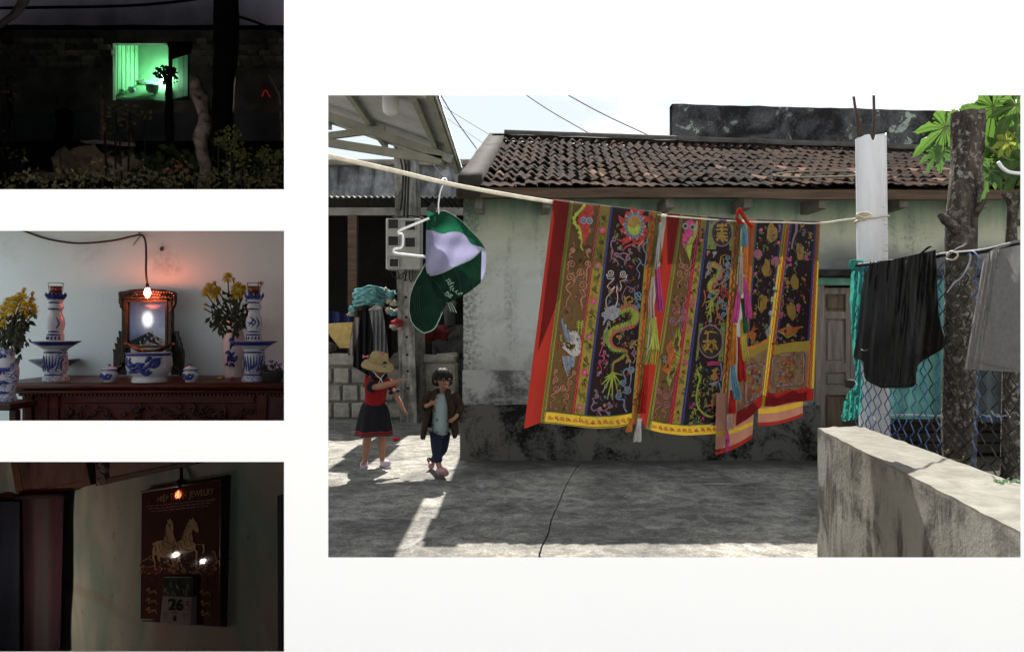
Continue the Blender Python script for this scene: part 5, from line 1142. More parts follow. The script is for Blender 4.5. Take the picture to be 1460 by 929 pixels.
# ---- tree stump
BARK = None
def mat_bark():
    s = NT('lichen_bark'); p = s.obj(); n1 = s.noise(18, 7, .7, p, .8, stretch=(1, 1, .3)); n2 = s.noise(34, 5, .7, p, .3); n3 = s.noise(4, 4, .6, p)
    c = s.mix(s.rng(n1, .38, .62), (.026, .021, .017), (.085, .073, .058)); c = s.mix(s.math('MULTIPLY', s.rng(n2, .53, .60), s.rng(n3, .40, .56)), c, (.24, .23, .205)); c = s.mix(s.rng(n3, .60, .70), c, (.018, .014, .011))
    return s.end(s.bsdf(c, .92, spec=.12, nrm=s.bump(s.math('ADD', n1, s.math('MULTIPLY', n2, .5)), .9, .015)))
BARK = mat_bark()
def trunk(name, label, prof, d, seed, stubs=(), group=None):
    b_ = P((prof[-1][0] + prof[-1][1]) / 2, 0, d); o = thing(name, label, 'stump', (b_.x, d, 0), group)
    rows = [P((l + r_) / 2, y, d) for l, r_, y in prof]; rad = [(r_ - l) / 2000 * d for l, r_, y in prof]
    q = spline(rows, 5); rr = [interp(i / 5, list(enumerate(rad))) for i in range(len(q))]
    m = MB(); n = 26; 
    def fn(u, v):
        i = min(int(v * (len(q) - 1) + .5), len(q) - 1); a = 2 * math.pi * u; k = 1 + .16 * nz(math.cos(a) * 1.5 + seed, math.sin(a) * 1.5, q[i].z * 3) + .07 * nz(math.cos(a) * 5, math.sin(a) * 5 + seed, q[i].z * 9)
        return q[i] + Vector((rr[i] * k * math.cos(a), rr[i] * k * math.sin(a), .012 * nz(a * 2, seed) if i == 0 else 0))
    m.grid(fn, n, len(q) - 1); c0 = q[0]; m.grid(lambda u, v: c0.lerp(fn(u, 0), v) + Vector((0, 0, -.012 * (1 - v))), n, 2); m.build('trunk', BARK, o)
    for pts, r_ in stubs:
        k = MB(); p = [P(*a) for a in pts]; k.tube(spline(p, 4), [r_ * (1 - .5 * i / (4 * (len(p) - 1))) for i in range(4 * (len(p) - 1) + 1)], 9); k.jitter(.008, 30, seed); k.build('branch_stub', BARK, o)
    return o
trunk('tree_stump', 'thick bare tree stump with lichen bark standing behind the wire fence', [(1359, 1401, 161), (1358, 1400, 205), (1358, 1397, 240), (1354, 1395, 278), (1352, 1391, 306), (1350, 1390, 340), (1348, 1388, 430), (1346, 1390, 560), (1346, 1388, 650), (1342, 1392, 790)], 3.45, 1.,
      [([(1366, 330, 3.42), (1352, 316, 3.38), (1341, 309, 3.36)], .030), ([(1386, 310, 3.42), (1396, 298, 3.38), (1404, 284, 3.36)], .020), ([(1397, 250, 3.42), (1397, 270, 3.38), (1394, 290, 3.36)], .018)])
trunk('tree_stump', 'thin broken dark stump at the right edge above the grey shirt', [(1430, 1456, 277), (1436, 1452, 292), (1436, 1449, 320), (1434, 1450, 360), (1432, 1452, 450), (1430, 1455, 560), (1428, 1458, 700), (1424, 1460, 800)], 3.0, 5., [([(1445, 282, 2.99), (1434, 278, 2.97), (1428, 275, 2.96)], .014), ([(1446, 318, 3.), (1460, 315, 3.0)], .018)])

# ---- chain-link fence
def fd(px): return 1 / (.262 + (px - 1225) * .000557)
def fz(px, py): return P(px, py, fd(px))
fence = thing('chain_link_fence', 'blue and black chain-link fence with bent wires on the garden wall', 'fence', (1.85, 3.1, 0))
FA, FB = fz(1221, 464), fz(1480, 464); FL = (FB - FA).length; fdir = (FB - FA).normalized(); fn_ = Vector((fdir.y, -fdir.x, 0))
BLUEW = M('blue_coated_wire', (.05, .10, .24), .5, .35, 20, .1); BLKW = M('dark_rusty_wire', (.025, .022, .022), .6, .4, 20, .1); PALEW = M('pale_bent_wire', (.26, .27, .32), .45, .3, 20)
pitch, vs_ = .104, .036
nw = int(FL / (pitch / 2))
for i in range(nw):
    s0_ = i * pitch / 2; px_ = 1221 + 259 * i / nw; top = 1.64 - .115 * i / nw; pts = []
    n = int((top - .62) / vs_)
    for j in range(n + 1):
        z = top - j * vs_; zig = (pitch / 4 + .003) * (1 if (j + i) % 2 else -1); wob = .012 * nz(i * .8, z * 3) + (.03 * nz(i * .5, z * 2, 5) if px_ > 1345 else 0)
        p = FA + fdir * (s0_ + zig + wob) + fn_ * (.006 * (1 if (i + j) % 2 else -1) + .02 * nz(i * .3, z * 2, 8)); pts.append(Vector((p.x, p.y, z + .008 * nz(i, j * .7))))
    q = []
    for a, b in zip(pts, pts[1:]): q += [a, a.lerp(b, .22), a.lerp(b, .78)]
    m = MB(); m.tube(q + [pts[-1]], .0031, 5); m.build('wire', BLUEW if px_ < 1352 or i % 5 == 0 else BLKW, fence)
m = MB(); m.tube(spline([fz(x, y) for x, y in ((1222, 378), (1260, 374), (1330, 366), (1345, 363), (1400, 358), (1440, 349), (1478, 344))], 6), .0105, 8); m.build('top_bar', BLACKRUB, fence)
for k, (pts, r_, mt) in enumerate((([(1350, 364), (1356, 358), (1366, 362), (1360, 370), (1350, 369)], .004, ROPE), ([(1348, 368), (1362, 356), (1374, 350), (1378, 347)], .0028, PALEW), ([(1384, 362), (1383, 372), (1378, 384), (1370, 396), (1360, 404), (1350, 417)], .0034, PALEW), ([(1380, 364), (1386, 358), (1392, 362), (1398, 370)], .0032, BLUEW), ([(1352, 640), (1346, 652), (1336, 660), (1350, 655), (1370, 656), (1374, 650)], .0035, M('yellow_cord', (.28, .22, .08), .7, .2)), ([(1372, 655), (1366, 664), (1356, 668)], .003, BLUEW))):
    m = MB(); m.tube(spline([P(x, y, fd(x) - .02) for x, y in pts], 5), r_, 6); m.build('tie_wire', mt, fence)
for k in range(7):
    x = 1392 + k * 7; m = MB(); m.tube(spline([P(x, 585 + 5 * (k % 3), fd(x) - .01), P(x + 5, 592, fd(x) - .03), P(x + 9 + 3 * (k % 2), 603 - 9 * (k % 2), fd(x) - .02)], 3), .0022, 5); m.build('tie_wire', PALEW, fence)
# teal netting
NETT = M('teal_netting', (.045, .24, .20), .8, .35, 30, .5, 250, transl=.35, tcol=(.05, .34, .28)); NETD = M('dusty_teal_sheet', (.055, .15, .135), .85, .5, 5, .4, 60, transl=.2)
o = thing('netting', 'torn strip of bright teal netting hanging on the left end of the fence', 'netting', P(1220, 480, 3.9))
m = MB(); loft(m, [(1215, 374), (1212, 426), (1216, 504), (1220, 545), (1208, 562), (1200, 590), (1201, 600)], [(1240, 372), (1229, 426), (1227, 504), (1229, 545), (1229, 570), (1226, 590), (1221, 598)], lambda x, y: 3.88 + .03 * math.sin(x * .9 + y * .06) + .012 * nz(x * .5, y * .2), 60, 10); m.jitter(.006, 40); m.build('net', NETT, o)
m = MB(); m.blob(P(1222, 378, 3.86), (.05, .03, .03), 12, 8, 0, .6, 3); m.build('net_bunch', NETT, o)
o = thing('tarpaulin', 'dusty teal tarpaulin stretched behind the fence', 'tarpaulin', P(1310, 500, 4.4))
m = MB(); loft(m, [(1240, 395), (1240, 480), (1240, 597)], [(1352, 400), (1354, 480), (1352, 597)], lambda x, y: 4.4 + .04 * math.sin(x * .12) + .02 * nz(x * .1, y * .05), 16, 24); m.build('sheet', NETD, o)
m = MB(); m.tube([P(1238 + i * 12, 592 + .8 * math.sin(i), 4.37 + .04 * math.sin((1238 + i * 12) * .12)) for i in range(11)], .010, 6); m.build('hem', M('pale_hem', (.30, .38, .36), .7, .2), o)
o = thing('tarpaulin', 'blue-grey plastic sheet behind the fence under the grey shirt', 'tarpaulin', P(1415, 560, 4.2))
m = MB(); loft(m, [(1392, 520), (1392, 590)], [(1470, 520), (1470, 594)], lambda x, y: 4.2 + .03 * math.sin(x * .2), 6, 12); loft(m, [(1392, 590), (1393, 600)], [(1470, 594), (1470, 606)], lambda x, y: 4.18 + .03 * math.sin(x * .2), 2, 12, 1); m.build('sheet', [M('grey_plastic_sheet', (.06, .075, .08), .6, .4, 8, .3), M('blue_hem', (.03, .06, .10), .6, .3)], o)
# dark clutter behind
o = thing('timber_stack', 'stack of old dark boards behind the fence in the shade', 'boards', P(1400, 640, 4.0))
for k in range(7):
    m = MB(); z = .45 + k * .068; m.box((2.35 + .05 * (k % 2), 4.62 + .03 * (k % 3), z), (3.6, 4.95, z + .06), bev=.006, rot=((2.8, 4.8, z), Matrix.Rotation(R((-1) ** k * 2), 3, 'Z'))); m.build('board', M('near_black_board', (.028, .022, .016), .95, .5, 8, .5, 40), o)  # near-black board colour
WEEDM = M('weed_leaf', (.07, .13, .05), .6, .3, 20, .2, transl=.3)
o = thing('weed', 'small leafy weed on top of the garden wall at the right edge', 'plant', P(1434, 698, 2.40))
m = MB(); r_ = random.Random(3)
for k in range(26):
    c = P(1434 + r_.uniform(-20, 24), 690 + r_.uniform(-7, 12), 2.42 + r_.uniform(-.05, .05)); a = r_.uniform(0, 6.28); d_ = Vector((math.cos(a), math.sin(a) * .6, r_.uniform(-.2, .6))).normalized(); s_ = d_.cross(Vector((r_.uniform(-.5, .5), -.5, 1))).normalized(); L = r_.uniform(.018, .036)
    m.add([c, c + d_ * L * .5 + s_ * L * .28, c + d_ * L, c + d_ * L * .5 - s_ * L * .28], [(0, 1, 2, 3)])
kind(m.build('leaf_cluster', WEEDM, o), 'stuff')
m = MB()
for k in range(4): m.tube(spline([P(1428 + k * 5, 712, 2.44), P(1430 + k * 4, 698, 2.43), P(1420 + k * 10, 684, 2.42)], 4), .002, 5)
m.build('stem', WEEDM, o)

# ---- clothes on the fence
def cloth_piece(name, label, cat, L, Rr, mat, dep, nu=40, nv=40, thick=.03, mid=None, group=None):
    o = thing(name, label, cat, P(L[0][0], L[0][1], dep(*L[0])), group)
    m = MB(); loft(m, L, Rr, dep, nu, nv); m.build('front', mat, o)
    m = MB(); loft(m, L, Rr, lambda x, y: dep(x, y) + thick, nu // 2, nv // 2); m.build('back', mat, o)
    return o
def bfold(x, y):
    t = max(0, min(1, (y - 360) / 190)); sk = x + (y - 360) * .10
    return fd(x) - .045 + .026 * nz(sk * .13, y * .005, 1) * (1 - .3 * t) + .014 * nz(sk * .34 + 5, y * .010, 6) * (1 - .5 * t) + .022 * nz(x * .05, y * .014, 3) + (.02 * max(0, 1 - abs(sk - 1333) / 16) * -1) + .006 * nz(x * .25, y * .03)
BLACKCL = M('black_satin', (.0045, .0045, .005), .30, .25, 30, .12, 300, spec=.15)
bc = cloth_piece('black_trousers', 'black satin trousers draped over the fence bar beside the white pipe', 'trousers', [(1241, 377), (1231, 398), (1226, 440), (1222, 480), (1217, 509), (1230, 515), (1234, 540), (1256, 553)], [(1334, 356), (1336, 390), (1338, 440), (1343, 470), (1347, 494), (1310, 519), (1305, 548), (1290, 553)], BLACKCL, bfold, 56, 60)
m = MB(); loft(m, [(1238, 381), (1262, 375), (1300, 372), (1322, 356), (1330, 352), (1337, 360)], [(1243, 379), (1262, 371), (1300, 368), (1322, 352), (1330, 352), (1336, 358)], lambda x, y: fd(x) - .02, 24, 5)
m.build('waist_fold', BLACKCL, bc)
m = MB(); m.tube(spline([P(x, y, bfold(x, y) - .004) for x, y in ((1228, 498), (1233, 499.5), (1238, 498))], 4), .0022, 5); m.build('hem_seam', M('grey_seam', (.2, .2, .2), .6), bc)
m = MB()
for off_ in (-4, -6): m.tube(spline([P(x, y + off_, bfold(x, y + off_) - .003) for x, y in ((1233, 538), (1244, 547), (1256, 552), (1275, 553), (1290, 552), (1304, 547))], 5), .0011, 4)
m.tube(spline([P(x, y, bfold(x, y) - .004) for x, y in ((1292, 372), (1294, 420), (1290, 470), (1284, 520), (1280, 550))], 6), .0022, 5); kind(m.build('stitching', M('black_stitch', (.02, .02, .021), .6), bc), 'stuff')
def gfold(x, y):
    t = (y - 345) / 185; return fd(min(x, 1480)) - .05 + (.012 * math.sin((x + (y - 360) * .17) * .62) if x + (y - 360) * .17 < 1425 else .004 * math.sin(y * .05 + x * .05)) + .006 * nz(x * .05, y * .02, 7)
GREYCL = M('grey_jersey', (.20, .197, .197), .9, .14, 60, .6, 700, spec=.1, transl=.1)
gc = cloth_piece('grey_shirt', 'grey jersey shirt hung on the fence at the right edge', 'shirt', [(1411, 358), (1402, 372), (1397, 400), (1392, 432), (1384, 472), (1375, 526)], [(1482, 343), (1482, 372), (1482, 400), (1482, 432), (1482, 472), (1482, 532)], GREYCL, gfold, 30, 50)
m = MB(); loft(m, [(1411, 358), (1424, 350), (1438, 347), (1448, 342), (1480, 342)], [(1413, 362), (1426, 354), (1438, 350), (1448, 346), (1480, 346)], lambda x, y: fd(x) - .03, 20, 4); m.build('fold', GREYCL, gc)
m = MB(); loft(m, [(1395, 440), (1405, 434), (1408, 433)], [(1394, 446), (1404, 441), (1408, 439)], lambda x, y: gfold(x, y) - .006, 8, 3); m.build('pocket_flap', GREYCL, gc)
m = MB(); m.tube(spline([P(x, y, gfold(x, y) - .003) for x, y in ((1376, 521), (1384, 515), (1400, 517), (1430, 524), (1480, 526))], 5), .0016, 4); m.build('hem_seam', GREYCL, gc)

# ---- papaya leaves
PAPM = M('papaya_leaf', (.045, .10, .022), .5, .45, 22, .5, 60, transl=.38, tcol=(.11, .22, .035), rnd=.35); PAPD = M('papaya_leaf_shaded', (.035, .085, .03), .55, .3, 14, .3, 60, transl=.3, tcol=(.10, .2, .05)); PAPY = M('papaya_leaf_yellowing', (.18, .23, .03), .5, .3, 14, .3, 60, transl=.4, tcol=(.36, .42, .05)); STALK = M('papaya_stalk', (.16, .19, .06), .5, .2)
pap = thing('papaya_tree', 'papaya tree with broad lobed sunlit leaves at the top right corner', 'tree', (3.42, 4.3, 0))
m = MB(); m.tube(spline([Vector((3.42, 4.3, .3)), Vector((3.44, 4.3, 1.4)), Vector((3.40, 4.3, 2.7))], 6), [.07] * 7 + [.05] * 6, 10); m.build('trunk', BARK, pap)
def papleaf(c, d, L, rot, tilt, mat, seed, droop=.25):
    r_ = random.Random(seed); C = P(*c, d); m = MB(); n = 7; out = []
    def outline():
        res = []
        for k in range(n):
            a0 = -2.45 + 4.9 * k / (n - 1); Lk = L * (1 - .10 * abs(k - 3)) * r_.uniform(.88, 1.06)
            for t, w in ((.46, -.15), (.56, -.12), (.66, -.21), (.74, -.13), (.82, -.13), (1.0, 0), (.84, .12), (.74, .12), (.66, .20), (.55, .12), (.46, .15)):
                res.append((Lk * t * math.cos(a0) - L * w * math.sin(a0), Lk * t * math.sin(a0) + L * w * math.cos(a0)))
        return res
    o2 = outline(); ca, sa = math.cos(rot), math.sin(rot)
    def place(x, y):
        r2 = (x * x + y * y) / (L * L); X, Z = x * ca - y * sa, x * sa + y * ca; dip = -droop * L * r2
        return C + Vector((X, -Z * math.sin(tilt) * .6 + .06 * math.sin(X * 30 + seed) * r2 * L * 3, Z * math.cos(tilt) + dip))
    vs = [place(0, 0)] + [place(*p) for p in o2]; k = len(o2)
    m.add(vs, [(0, i + 1, i + 2) for i in range(k - 1)], 0, True)
    for i in range(n):
        a0 = -2.45 + 4.9 * i / (n - 1); m.tube([place(0, 0), place(L * .45 * math.cos(a0), L * .45 * math.sin(a0)), place(L * .9 * math.cos(a0), L * .9 * math.sin(a0))], [.003, .002, .001], 4, 1)
    return m.build('leaf', [mat, STALK], pap)
for i, (c, d, L, rot, tilt, mt, dr_) in enumerate((((1348, 182), 3.9, .20, 3.75, .5, PAPM, .35), ((1338, 215), 3.95, .13, 4.3, .7, PAPD, .4), ((1372, 170), 4.1, .13, 3.2, .4, PAPM, .2), ((1416, 152), 4.0, .21, 3.9, .5, PAPM, .3), ((1400, 160), 4.3, .16, 2.6, .5, PAPM, .2), ((1450, 150), 3.9, .18, 5.0, .6, PAPM, .3), ((1445, 190), 4.1, .24, 3.6, .4, PAPM, .3), ((1437, 202), 3.95, .11, 3.4, .5, PAPY, .2), ((1425, 226), 4.2, .19, 4.0, .5, PAPM, .35), ((1412, 242), 4.0, .15, 4.6, .6, PAPD, .4), ((1468, 232), 4.0, .22, 4.0, .5, PAPM, .3), ((1452, 136), 4.2, .2, 1.2, .4, PAPM, .2), ((1410, 205), 4.35, .16, 3.9, .6, PAPD, .3), ((1432, 134), 4.3, .16, 2.4, .3, PAPM, .2), ((1385, 178), 4.3, .11, 3.6, .3, PAPD, .2))):
    papleaf(c, d, L, rot, tilt, mt, i, dr_)
for pts, r_ in (([(1398, 203), (1420, 218), (1452, 238), (1490, 262)], .011), ([(1396, 245), (1425, 252), (1462, 264), (1492, 275)], .010), ([(1350, 184), (1372, 200), (1400, 226), (1450, 262), (1492, 280)], .008), ([(1438, 136), (1446, 165), (1456, 200), (1490, 250)], .011), ([(1394, 256), (1430, 261), (1470, 264), (1495, 268)], .008)):
    m = MB(); m.tube(spline([P(x, y, 4.12) for x, y in pts], 5), r_, 7); m.build('stalk', STALK, pap)
o = thing('bent_pipe', 'white bent plastic pipe end among the papaya stalks', 'pipe', P(1440, 240, 3.9)); m = MB(); m.tube(spline([P(x, y, 3.9) for x, y in ((1423, 231), (1430, 240), (1442, 246), (1470, 248))], 6), .010, 8); m.build('tube', PVC, o)

# ---- clothes and clutter by the block wall
def drape(name, label, cat, L, Rr, mat, d, fold, freq, group=None, amp=.03):
    o = thing(name, label, cat, P(L[0][0], L[0][1], d), group); m = MB(); dep = lambda x, y: d + amp * math.sin(x * freq + y * .01) * min(1, (y - L[0][1] + 6) / 30) + .02 * nz(x * .1, y * .05)
    loft(m, L, Rr, dep, 20, 24); m.build('cloth', mat, o); m = MB(); loft(m, L, Rr, lambda x, y: dep(x, y) + .05, 10, 12); m.build('back_cloth', mat, o); return o
drape('black_garment', 'long black garment hanging under the turquoise bundle', 'garment', [(517, 436), (512, 470), (505, 500), (503, 522)], [(530, 440), (533, 475), (534, 510), (530, 538)], M('black_cotton', (.010, .0095, .010), .9, .3, 12), 9.55, 0, .7)
drape('grey_garment', 'pale grey pleated garment hanging with a pointed top', 'garment', [(526, 442), (531, 470), (532, 500), (533, 520)], [(545, 439), (550, 470), (553, 500), (554, 520)], M('grey_cotton', (.17, .175, .18), .9, .12, 12), 9.45, 0, 1.1)
m = MB(); m.tube([P(526, 442, 9.43), P(538, 434, 9.43), P(545, 439, 9.43)], .012, 6); m.prism([P(526.5, 443, 9.44), P(538, 435, 9.44), P(544.5, 440, 9.44)], (0, .01, 0)); h_ = m.build('clothes_hanger', M('hanger_white', (.4, .4, .4), .6), None); tag(h_, 'white clothes hanger holding the pale grey garment', 'hanger')
drape('pink_garment', 'dusty pink cloth hanging beside the long black garment', 'garment', [(505, 452), (502, 475), (499, 490), (496, 506)], [(513, 452), (511, 475), (508, 492), (503, 507)], M('dusty_pink_cotton', (.22, .18, .18), .9, .15, 12), 9.6, 0, .8)
drape('maroon_garment', 'dark maroon garment hanging right of the pale grey one', 'garment', [(545, 440), (549, 470), (553, 500), (555, 512)], [(552, 440), (557, 470), (560, 500), (566, 498)], M('maroon_cotton', (.028, .008, .013), .9, .3, 12), 9.58, 0, .9)
o = thing('net_bundle', 'bundle of turquoise netting heaped over the hanging garments', 'bundle', P(533, 428, 9.5))
m = MB(); r_ = random.Random(9); TURQ = M('turquoise_net', (.12, .30, .31), .85, .4, 20, .6, 90); CREAM = M('cream_cloth', (.42, .38, .30), .85, .3, 20, .5)
for k in range(34):
    y0 = r_.uniform(412, 434); pts = [P(505 + 7 * j + r_.uniform(-2, 2), y0 + 6 * math.sin(j * .7 + k) * r_.uniform(.2, .7) - 4 * math.sin(j / 6 * 3.14), 9.5 - .12 * math.sin(j / 6 * 3.14) + r_.uniform(-.05, .05)) for j in range(7)]
    m.tube(spline(pts, 3), r_.uniform(.012, .026), 6)
m.blob(P(527, 424, 9.55), (.22, .14, .11), 16, 10, 0, .3, 2); m.build('netting', TURQ, o)
for k, (x, y, s_) in enumerate(((556, 420, .075), (552, 428, .06), (560, 432, .05), (503, 441, .055), (500, 447, .04), (555, 443, .05), (561, 446, .055), (566, 444, .04), (548, 416, .06))):
    m = MB(); m.blob(P(x, y, 9.5), (s_, s_ * .7, s_ * .75), 12, 9, 0, .8, k); m.jitter(.02, 18, k); m.build('rag', CREAM if k % 3 else TURQ, o)
o = thing('rack_post', 'rough dark post carrying the netting bundle and garments', 'post', P(535, 500, 9.65)); m = MB(); m.tube([Vector((P(536, 0, 9.68).x, 9.68, 0)), P(536, 500, 9.68), P(535, 436, 9.68)], .06, 9); m.jitter(.015, 8); m.build('upright', BEAMWOOD, o)
m = MB(); m.tube([P(500, 440, 9.62), P(535, 438, 9.62), P(566, 442, 9.62)], .03, 8); m.build('crossbar', BEAMWOOD, o)
o = thing('yellow_board', 'yellow wooden board leaning on the block wall at the left edge', 'board', P(485, 490, 9.9)); m = MB(); q = [P(466, 461, 10.0), P(503, 459, 10.0), P(498, 496, 9.8), P(484, 496, 9.8), P(466, 472, 9.93)]; m.prism(q, (0, .05, .0)); m.build('panel', M('yellow_ply', (.42, .29, .09), .7, .2, 14, .4), o)
o = thing('blue_tarp', 'dark blue tarpaulin in the shed behind the yellow board', 'tarpaulin', P(485, 452, 10.4)); m = MB(); loft(m, [(460, 440), (460, 466)], [(506, 450), (506, 466)], lambda x, y: 10.4 + .05 * math.sin(x * .4), 8, 14); m.build('sheet', M('blue_tarp', (.012, .018, .075), .6, .3), o)
o = thing('scrap_bundle', 'little ball of dark cloth on the block wall under the yellow board', 'bundle', P(472, 496, 9.7)); m = MB(); m.blob(P(472, 495, 9.72), (.075, .06, .07), 14, 10, 0, .7, 4); m.jitter(.02, 20); m.build('rag', M('mottled_rag', (.06, .05, .045), .9, .8, 30), o)
for k, (x, y, s_, c, lb) in enumerate(((604, 478, .16, (.16, .02, .02), 'crumpled red cloth behind the cap brim'), (628, 474, .14, (.13, .018, .02), 'dark red cloth left of the grey bucket'), (566, 460, .07, (.30, .03, .03), 'small red rag hanging on the utility pole'), (563, 466, .06, (.45, .38, .33), 'white paper cup stuck beside the utility pole'))):
    m = MB(); m.blob(P(x, y, 9.9 if k < 2 else 9.3), (s_, .08, s_ * .6), 14, 10, 0, .8, k + 2); m.jitter(.03, 12, k); tag(m.build('rag', M('rag%d' % k, c, .9, .3, 12)), lb, 'rag')
o = thing('grey_bucket', 'grey plastic bucket standing on the dark wall', 'bucket', P(641, 470, 10.6)); m = MB(); c = P(641, 473, 10.6); c.z = 1.30; m.lathe(c, [(0, 0), (.075, 0), (.10, .33), (.108, .335), (.108, .35), (.095, .35), (.07, .02)], 18); m.build('body', M('grey_plastic', (.16, .165, .17), .6, .2), o)
m = MB(); m.tube([c + Vector((.1 * math.cos(t), 0, .34 + .1 * math.sin(t))) for t in [j * math.pi / 8 for j in range(9)]], .006, 5); m.build('handle', RUST, o)
r_ = random.Random(12)
for k in range(6):
    x, d_ = r_.uniform(575, 652), r_.uniform(10.9, 11.8); s_ = r_.uniform(.08, .2); z = 1.29 + (464.5 - r_.uniform(440, 520)) / 1000 * d_
    m = MB(); m.blob(Vector(((x - 730) / 1000 * d_, d_, z)), (s_, s_ * .7, s_ * .8), 10, 7, 0, .7, k); m.jitter(.03, 9, k)
    tag(m.build('sack', M('sack%d' % (k % 3), [(.03, .03, .03), (.06, .055, .05), (.04, .02, .02)][k % 3], .9, .4, 10)), 'dark sack lying in the unlit shed between the pole and the house', 'sack', 'sacks heaped in the dark shed')
# ================================================================== THE TWO CHILDREN
def skin(name, pts, edges, mat, parent, sub=2, root=0):
    "pts: (world point, radius) ; a continuous limbed surface grown round the edges"
    off = base(parent); me = bpy.data.meshes.new(name); me.from_pydata([p - off for p, r_ in pts], edges, []); me.materials.append(mat)
    o = bpy.data.objects.new(name, me); COL.objects.link(o); o.parent = parent
    md = o.modifiers.new('skin', 'SKIN'); md.use_smooth_shade = True; md.branch_smoothing = .6
    for i, (p, r_) in enumerate(pts):
        sv = me.skin_vertices[0].data[i]; sv.radius = (r_, r_) if not isinstance(r_, tuple) else r_; sv.use_root = (i == root)
    sd = o.modifiers.new('sub', 'SUBSURF'); sd.levels = sub; sd.render_levels = sub
    return o
class Sk:
    def __init__(s): s.p = []; s.e = []
    def a(s, p, r_, to=None):
        s.p.append((Vector(p), r_)); i = len(s.p) - 1
        if to is not None: s.e.append((to, i))
        return i
    def hand(s, wrist, d, up, side, curl=.3, k=1.):
        "palm, four fingers of unequal length bent at the knuckle, and a thumb off the palm's side"
        w = s.p[wrist][0]; d = Vector(d).normalized(); side = Vector(side).normalized(); up = Vector(up).normalized()
        pm_ = s.a(w + d * .028 * k, .016 * k, wrist)
        for i, L in enumerate((.028, .034, .032, .025)):
            o = side * (i - 1.5) * .0095 * k; b_ = s.a(w + d * .046 * k + o, .0062 * k, pm_); m1 = s.a(w + d * (.046 + L * .55) * k + o - up * curl * .010 * k, .0054 * k, b_); s.a(w + d * (.046 + L * .9) * k + o - up * curl * .026 * k, .0045 * k, m1)
        t = s.a(w + d * .026 * k - side * .020 * k, .0065 * k, pm_); s.a(w + d * .046 * k - side * .030 * k - up * .006 * k, .0052 * k, t)
SKIN_ = M('child_skin', (.30, .155, .095), .55, .1, 12, .1, 200, spec=.25); HAIR = M('dark_hair', (.010, .008, .007), .5, .3, 40, .4, 300, spec=.2, stretch=(1, 1, .15))
EYE = M('eye_dark', (.012, .008, .006), .2, 0, 1, 0, spec=.5); EYEW = M('eye_white', (.32, .29, .27), .3, 0, 1, 0); LIP = M('lip', (.30, .09, .07), .5, .1); TEETH = M('teeth', (.6, .57, .5), .3, 0, 1, 0)
def face(par, c, fwd, r_, mouth_open=False):
    "features on a head centred at c looking along fwd: each set in the surface"
    f = Vector(fwd).normalized(); rt = f.cross(Vector((0, 0, 1))).normalized(); u = rt.cross(f)
    def on(x, y, k=1.0): return c + f * r_ * k * math.sqrt(max(.05, 1 - x * x - y * y)) * .98 + rt * r_ * x + u * r_ * y
    for sx in (-.36, .36):
        m = MB(); m.blob(on(sx, .02, .97), (r_ * .125, r_ * .10, r_ * .055), 10, 7); e = m.build('eye', EYEW, par)
        m = MB(); m.blob(on(sx, .02) + f * r_ * .035, (r_ * .075, r_ * .06, r_ * .06), 8, 6); m.build('pupil', EYE, e)
        m = MB(); m.tube([on(sx - .17, .24, 1.03), on(sx, .30, 1.04), on(sx + .17, .24, 1.03)], [r_ * .035] * 3, 5); m.build('eyebrow', SKIN_ if mouth_open else HAIR, par)
    m = MB(); m.tube(spline([on(0, .12, 1.0), on(0, -.10, 1.14), on(0, -.22, 1.18), on(0, -.28, 1.02)], 3), [r_ * k for k in (.05, .055, .06, .07, .08, .10, .11, .11, .09, .06)][:10], 8); m.build('nose', SKIN_, par)
    if mouth_open:
        m = MB(); m.blob(on(0, -.56, 1.0), (r_ * .30, r_ * .12, r_ * .16), 12, 8); mo = m.build('mouth', LIP, par); m = MB(); m.blob(on(0, -.52, 1.04), (r_ * .20, r_ * .09, r_ * .05), 10, 6); m.build('teeth', TEETH, mo)
    else:
        m = MB(); m.tube(spline([on(-.2, -.55, .99), on(0, -.58, 1.03), on(.2, -.55, .99)], 4), r_ * .055, 6); m.build('mouth', LIP, par)
    for sx in (-1, 1):
        m = MB(); m.blob(c + rt * r_ * .98 * sx - f * r_ * .05 - u * r_ * .02, (r_ * .12, r_ * .16, r_ * .24), 8, 6); m.build('ear', SKIN_, par)
def locks(par, c, f, R_, n, length, seed, zc=.35, w=.006):
    "loose strands of hair falling over the skull from the crown"
    r2 = random.Random(seed); m = MB(); f = Vector(f).normalized(); ff = math.atan2(f.y, f.x)
    for i in range(n):
        a = r2.uniform(0, 2 * math.pi); front = math.cos(a - ff); L = length * (r2.uniform(.75, 1.15)) * (.20 if front > .35 else 1.0); pts = []
        b0 = r2.uniform(.55, 1.45); k = 7
        for j in range(k):
            t = j / (k - 1); b = b0 - t * (b0 + L); rr = R_ * (1.06 + .07 * r2.random() + .10 * t * max(0, -b)); aa = a + .12 * math.sin(4 * t + i) + r2.gauss(0, .04)
            cb = math.cos(max(b, -.5)); pts.append(c + Vector((rr * cb * math.cos(aa), rr * cb * math.sin(aa), rr * (math.sin(b) if b > -.5 else -.479 + (b + .5) * .9) * 1.06)))
        q = spline(pts, 3); m.tube(q, [w * (1 - .75 * (x / (len(q) - 1)) ** 2) for x in range(len(q))], 5)
    return kind(m.build('hair_strands', HAIR, par), 'stuff')
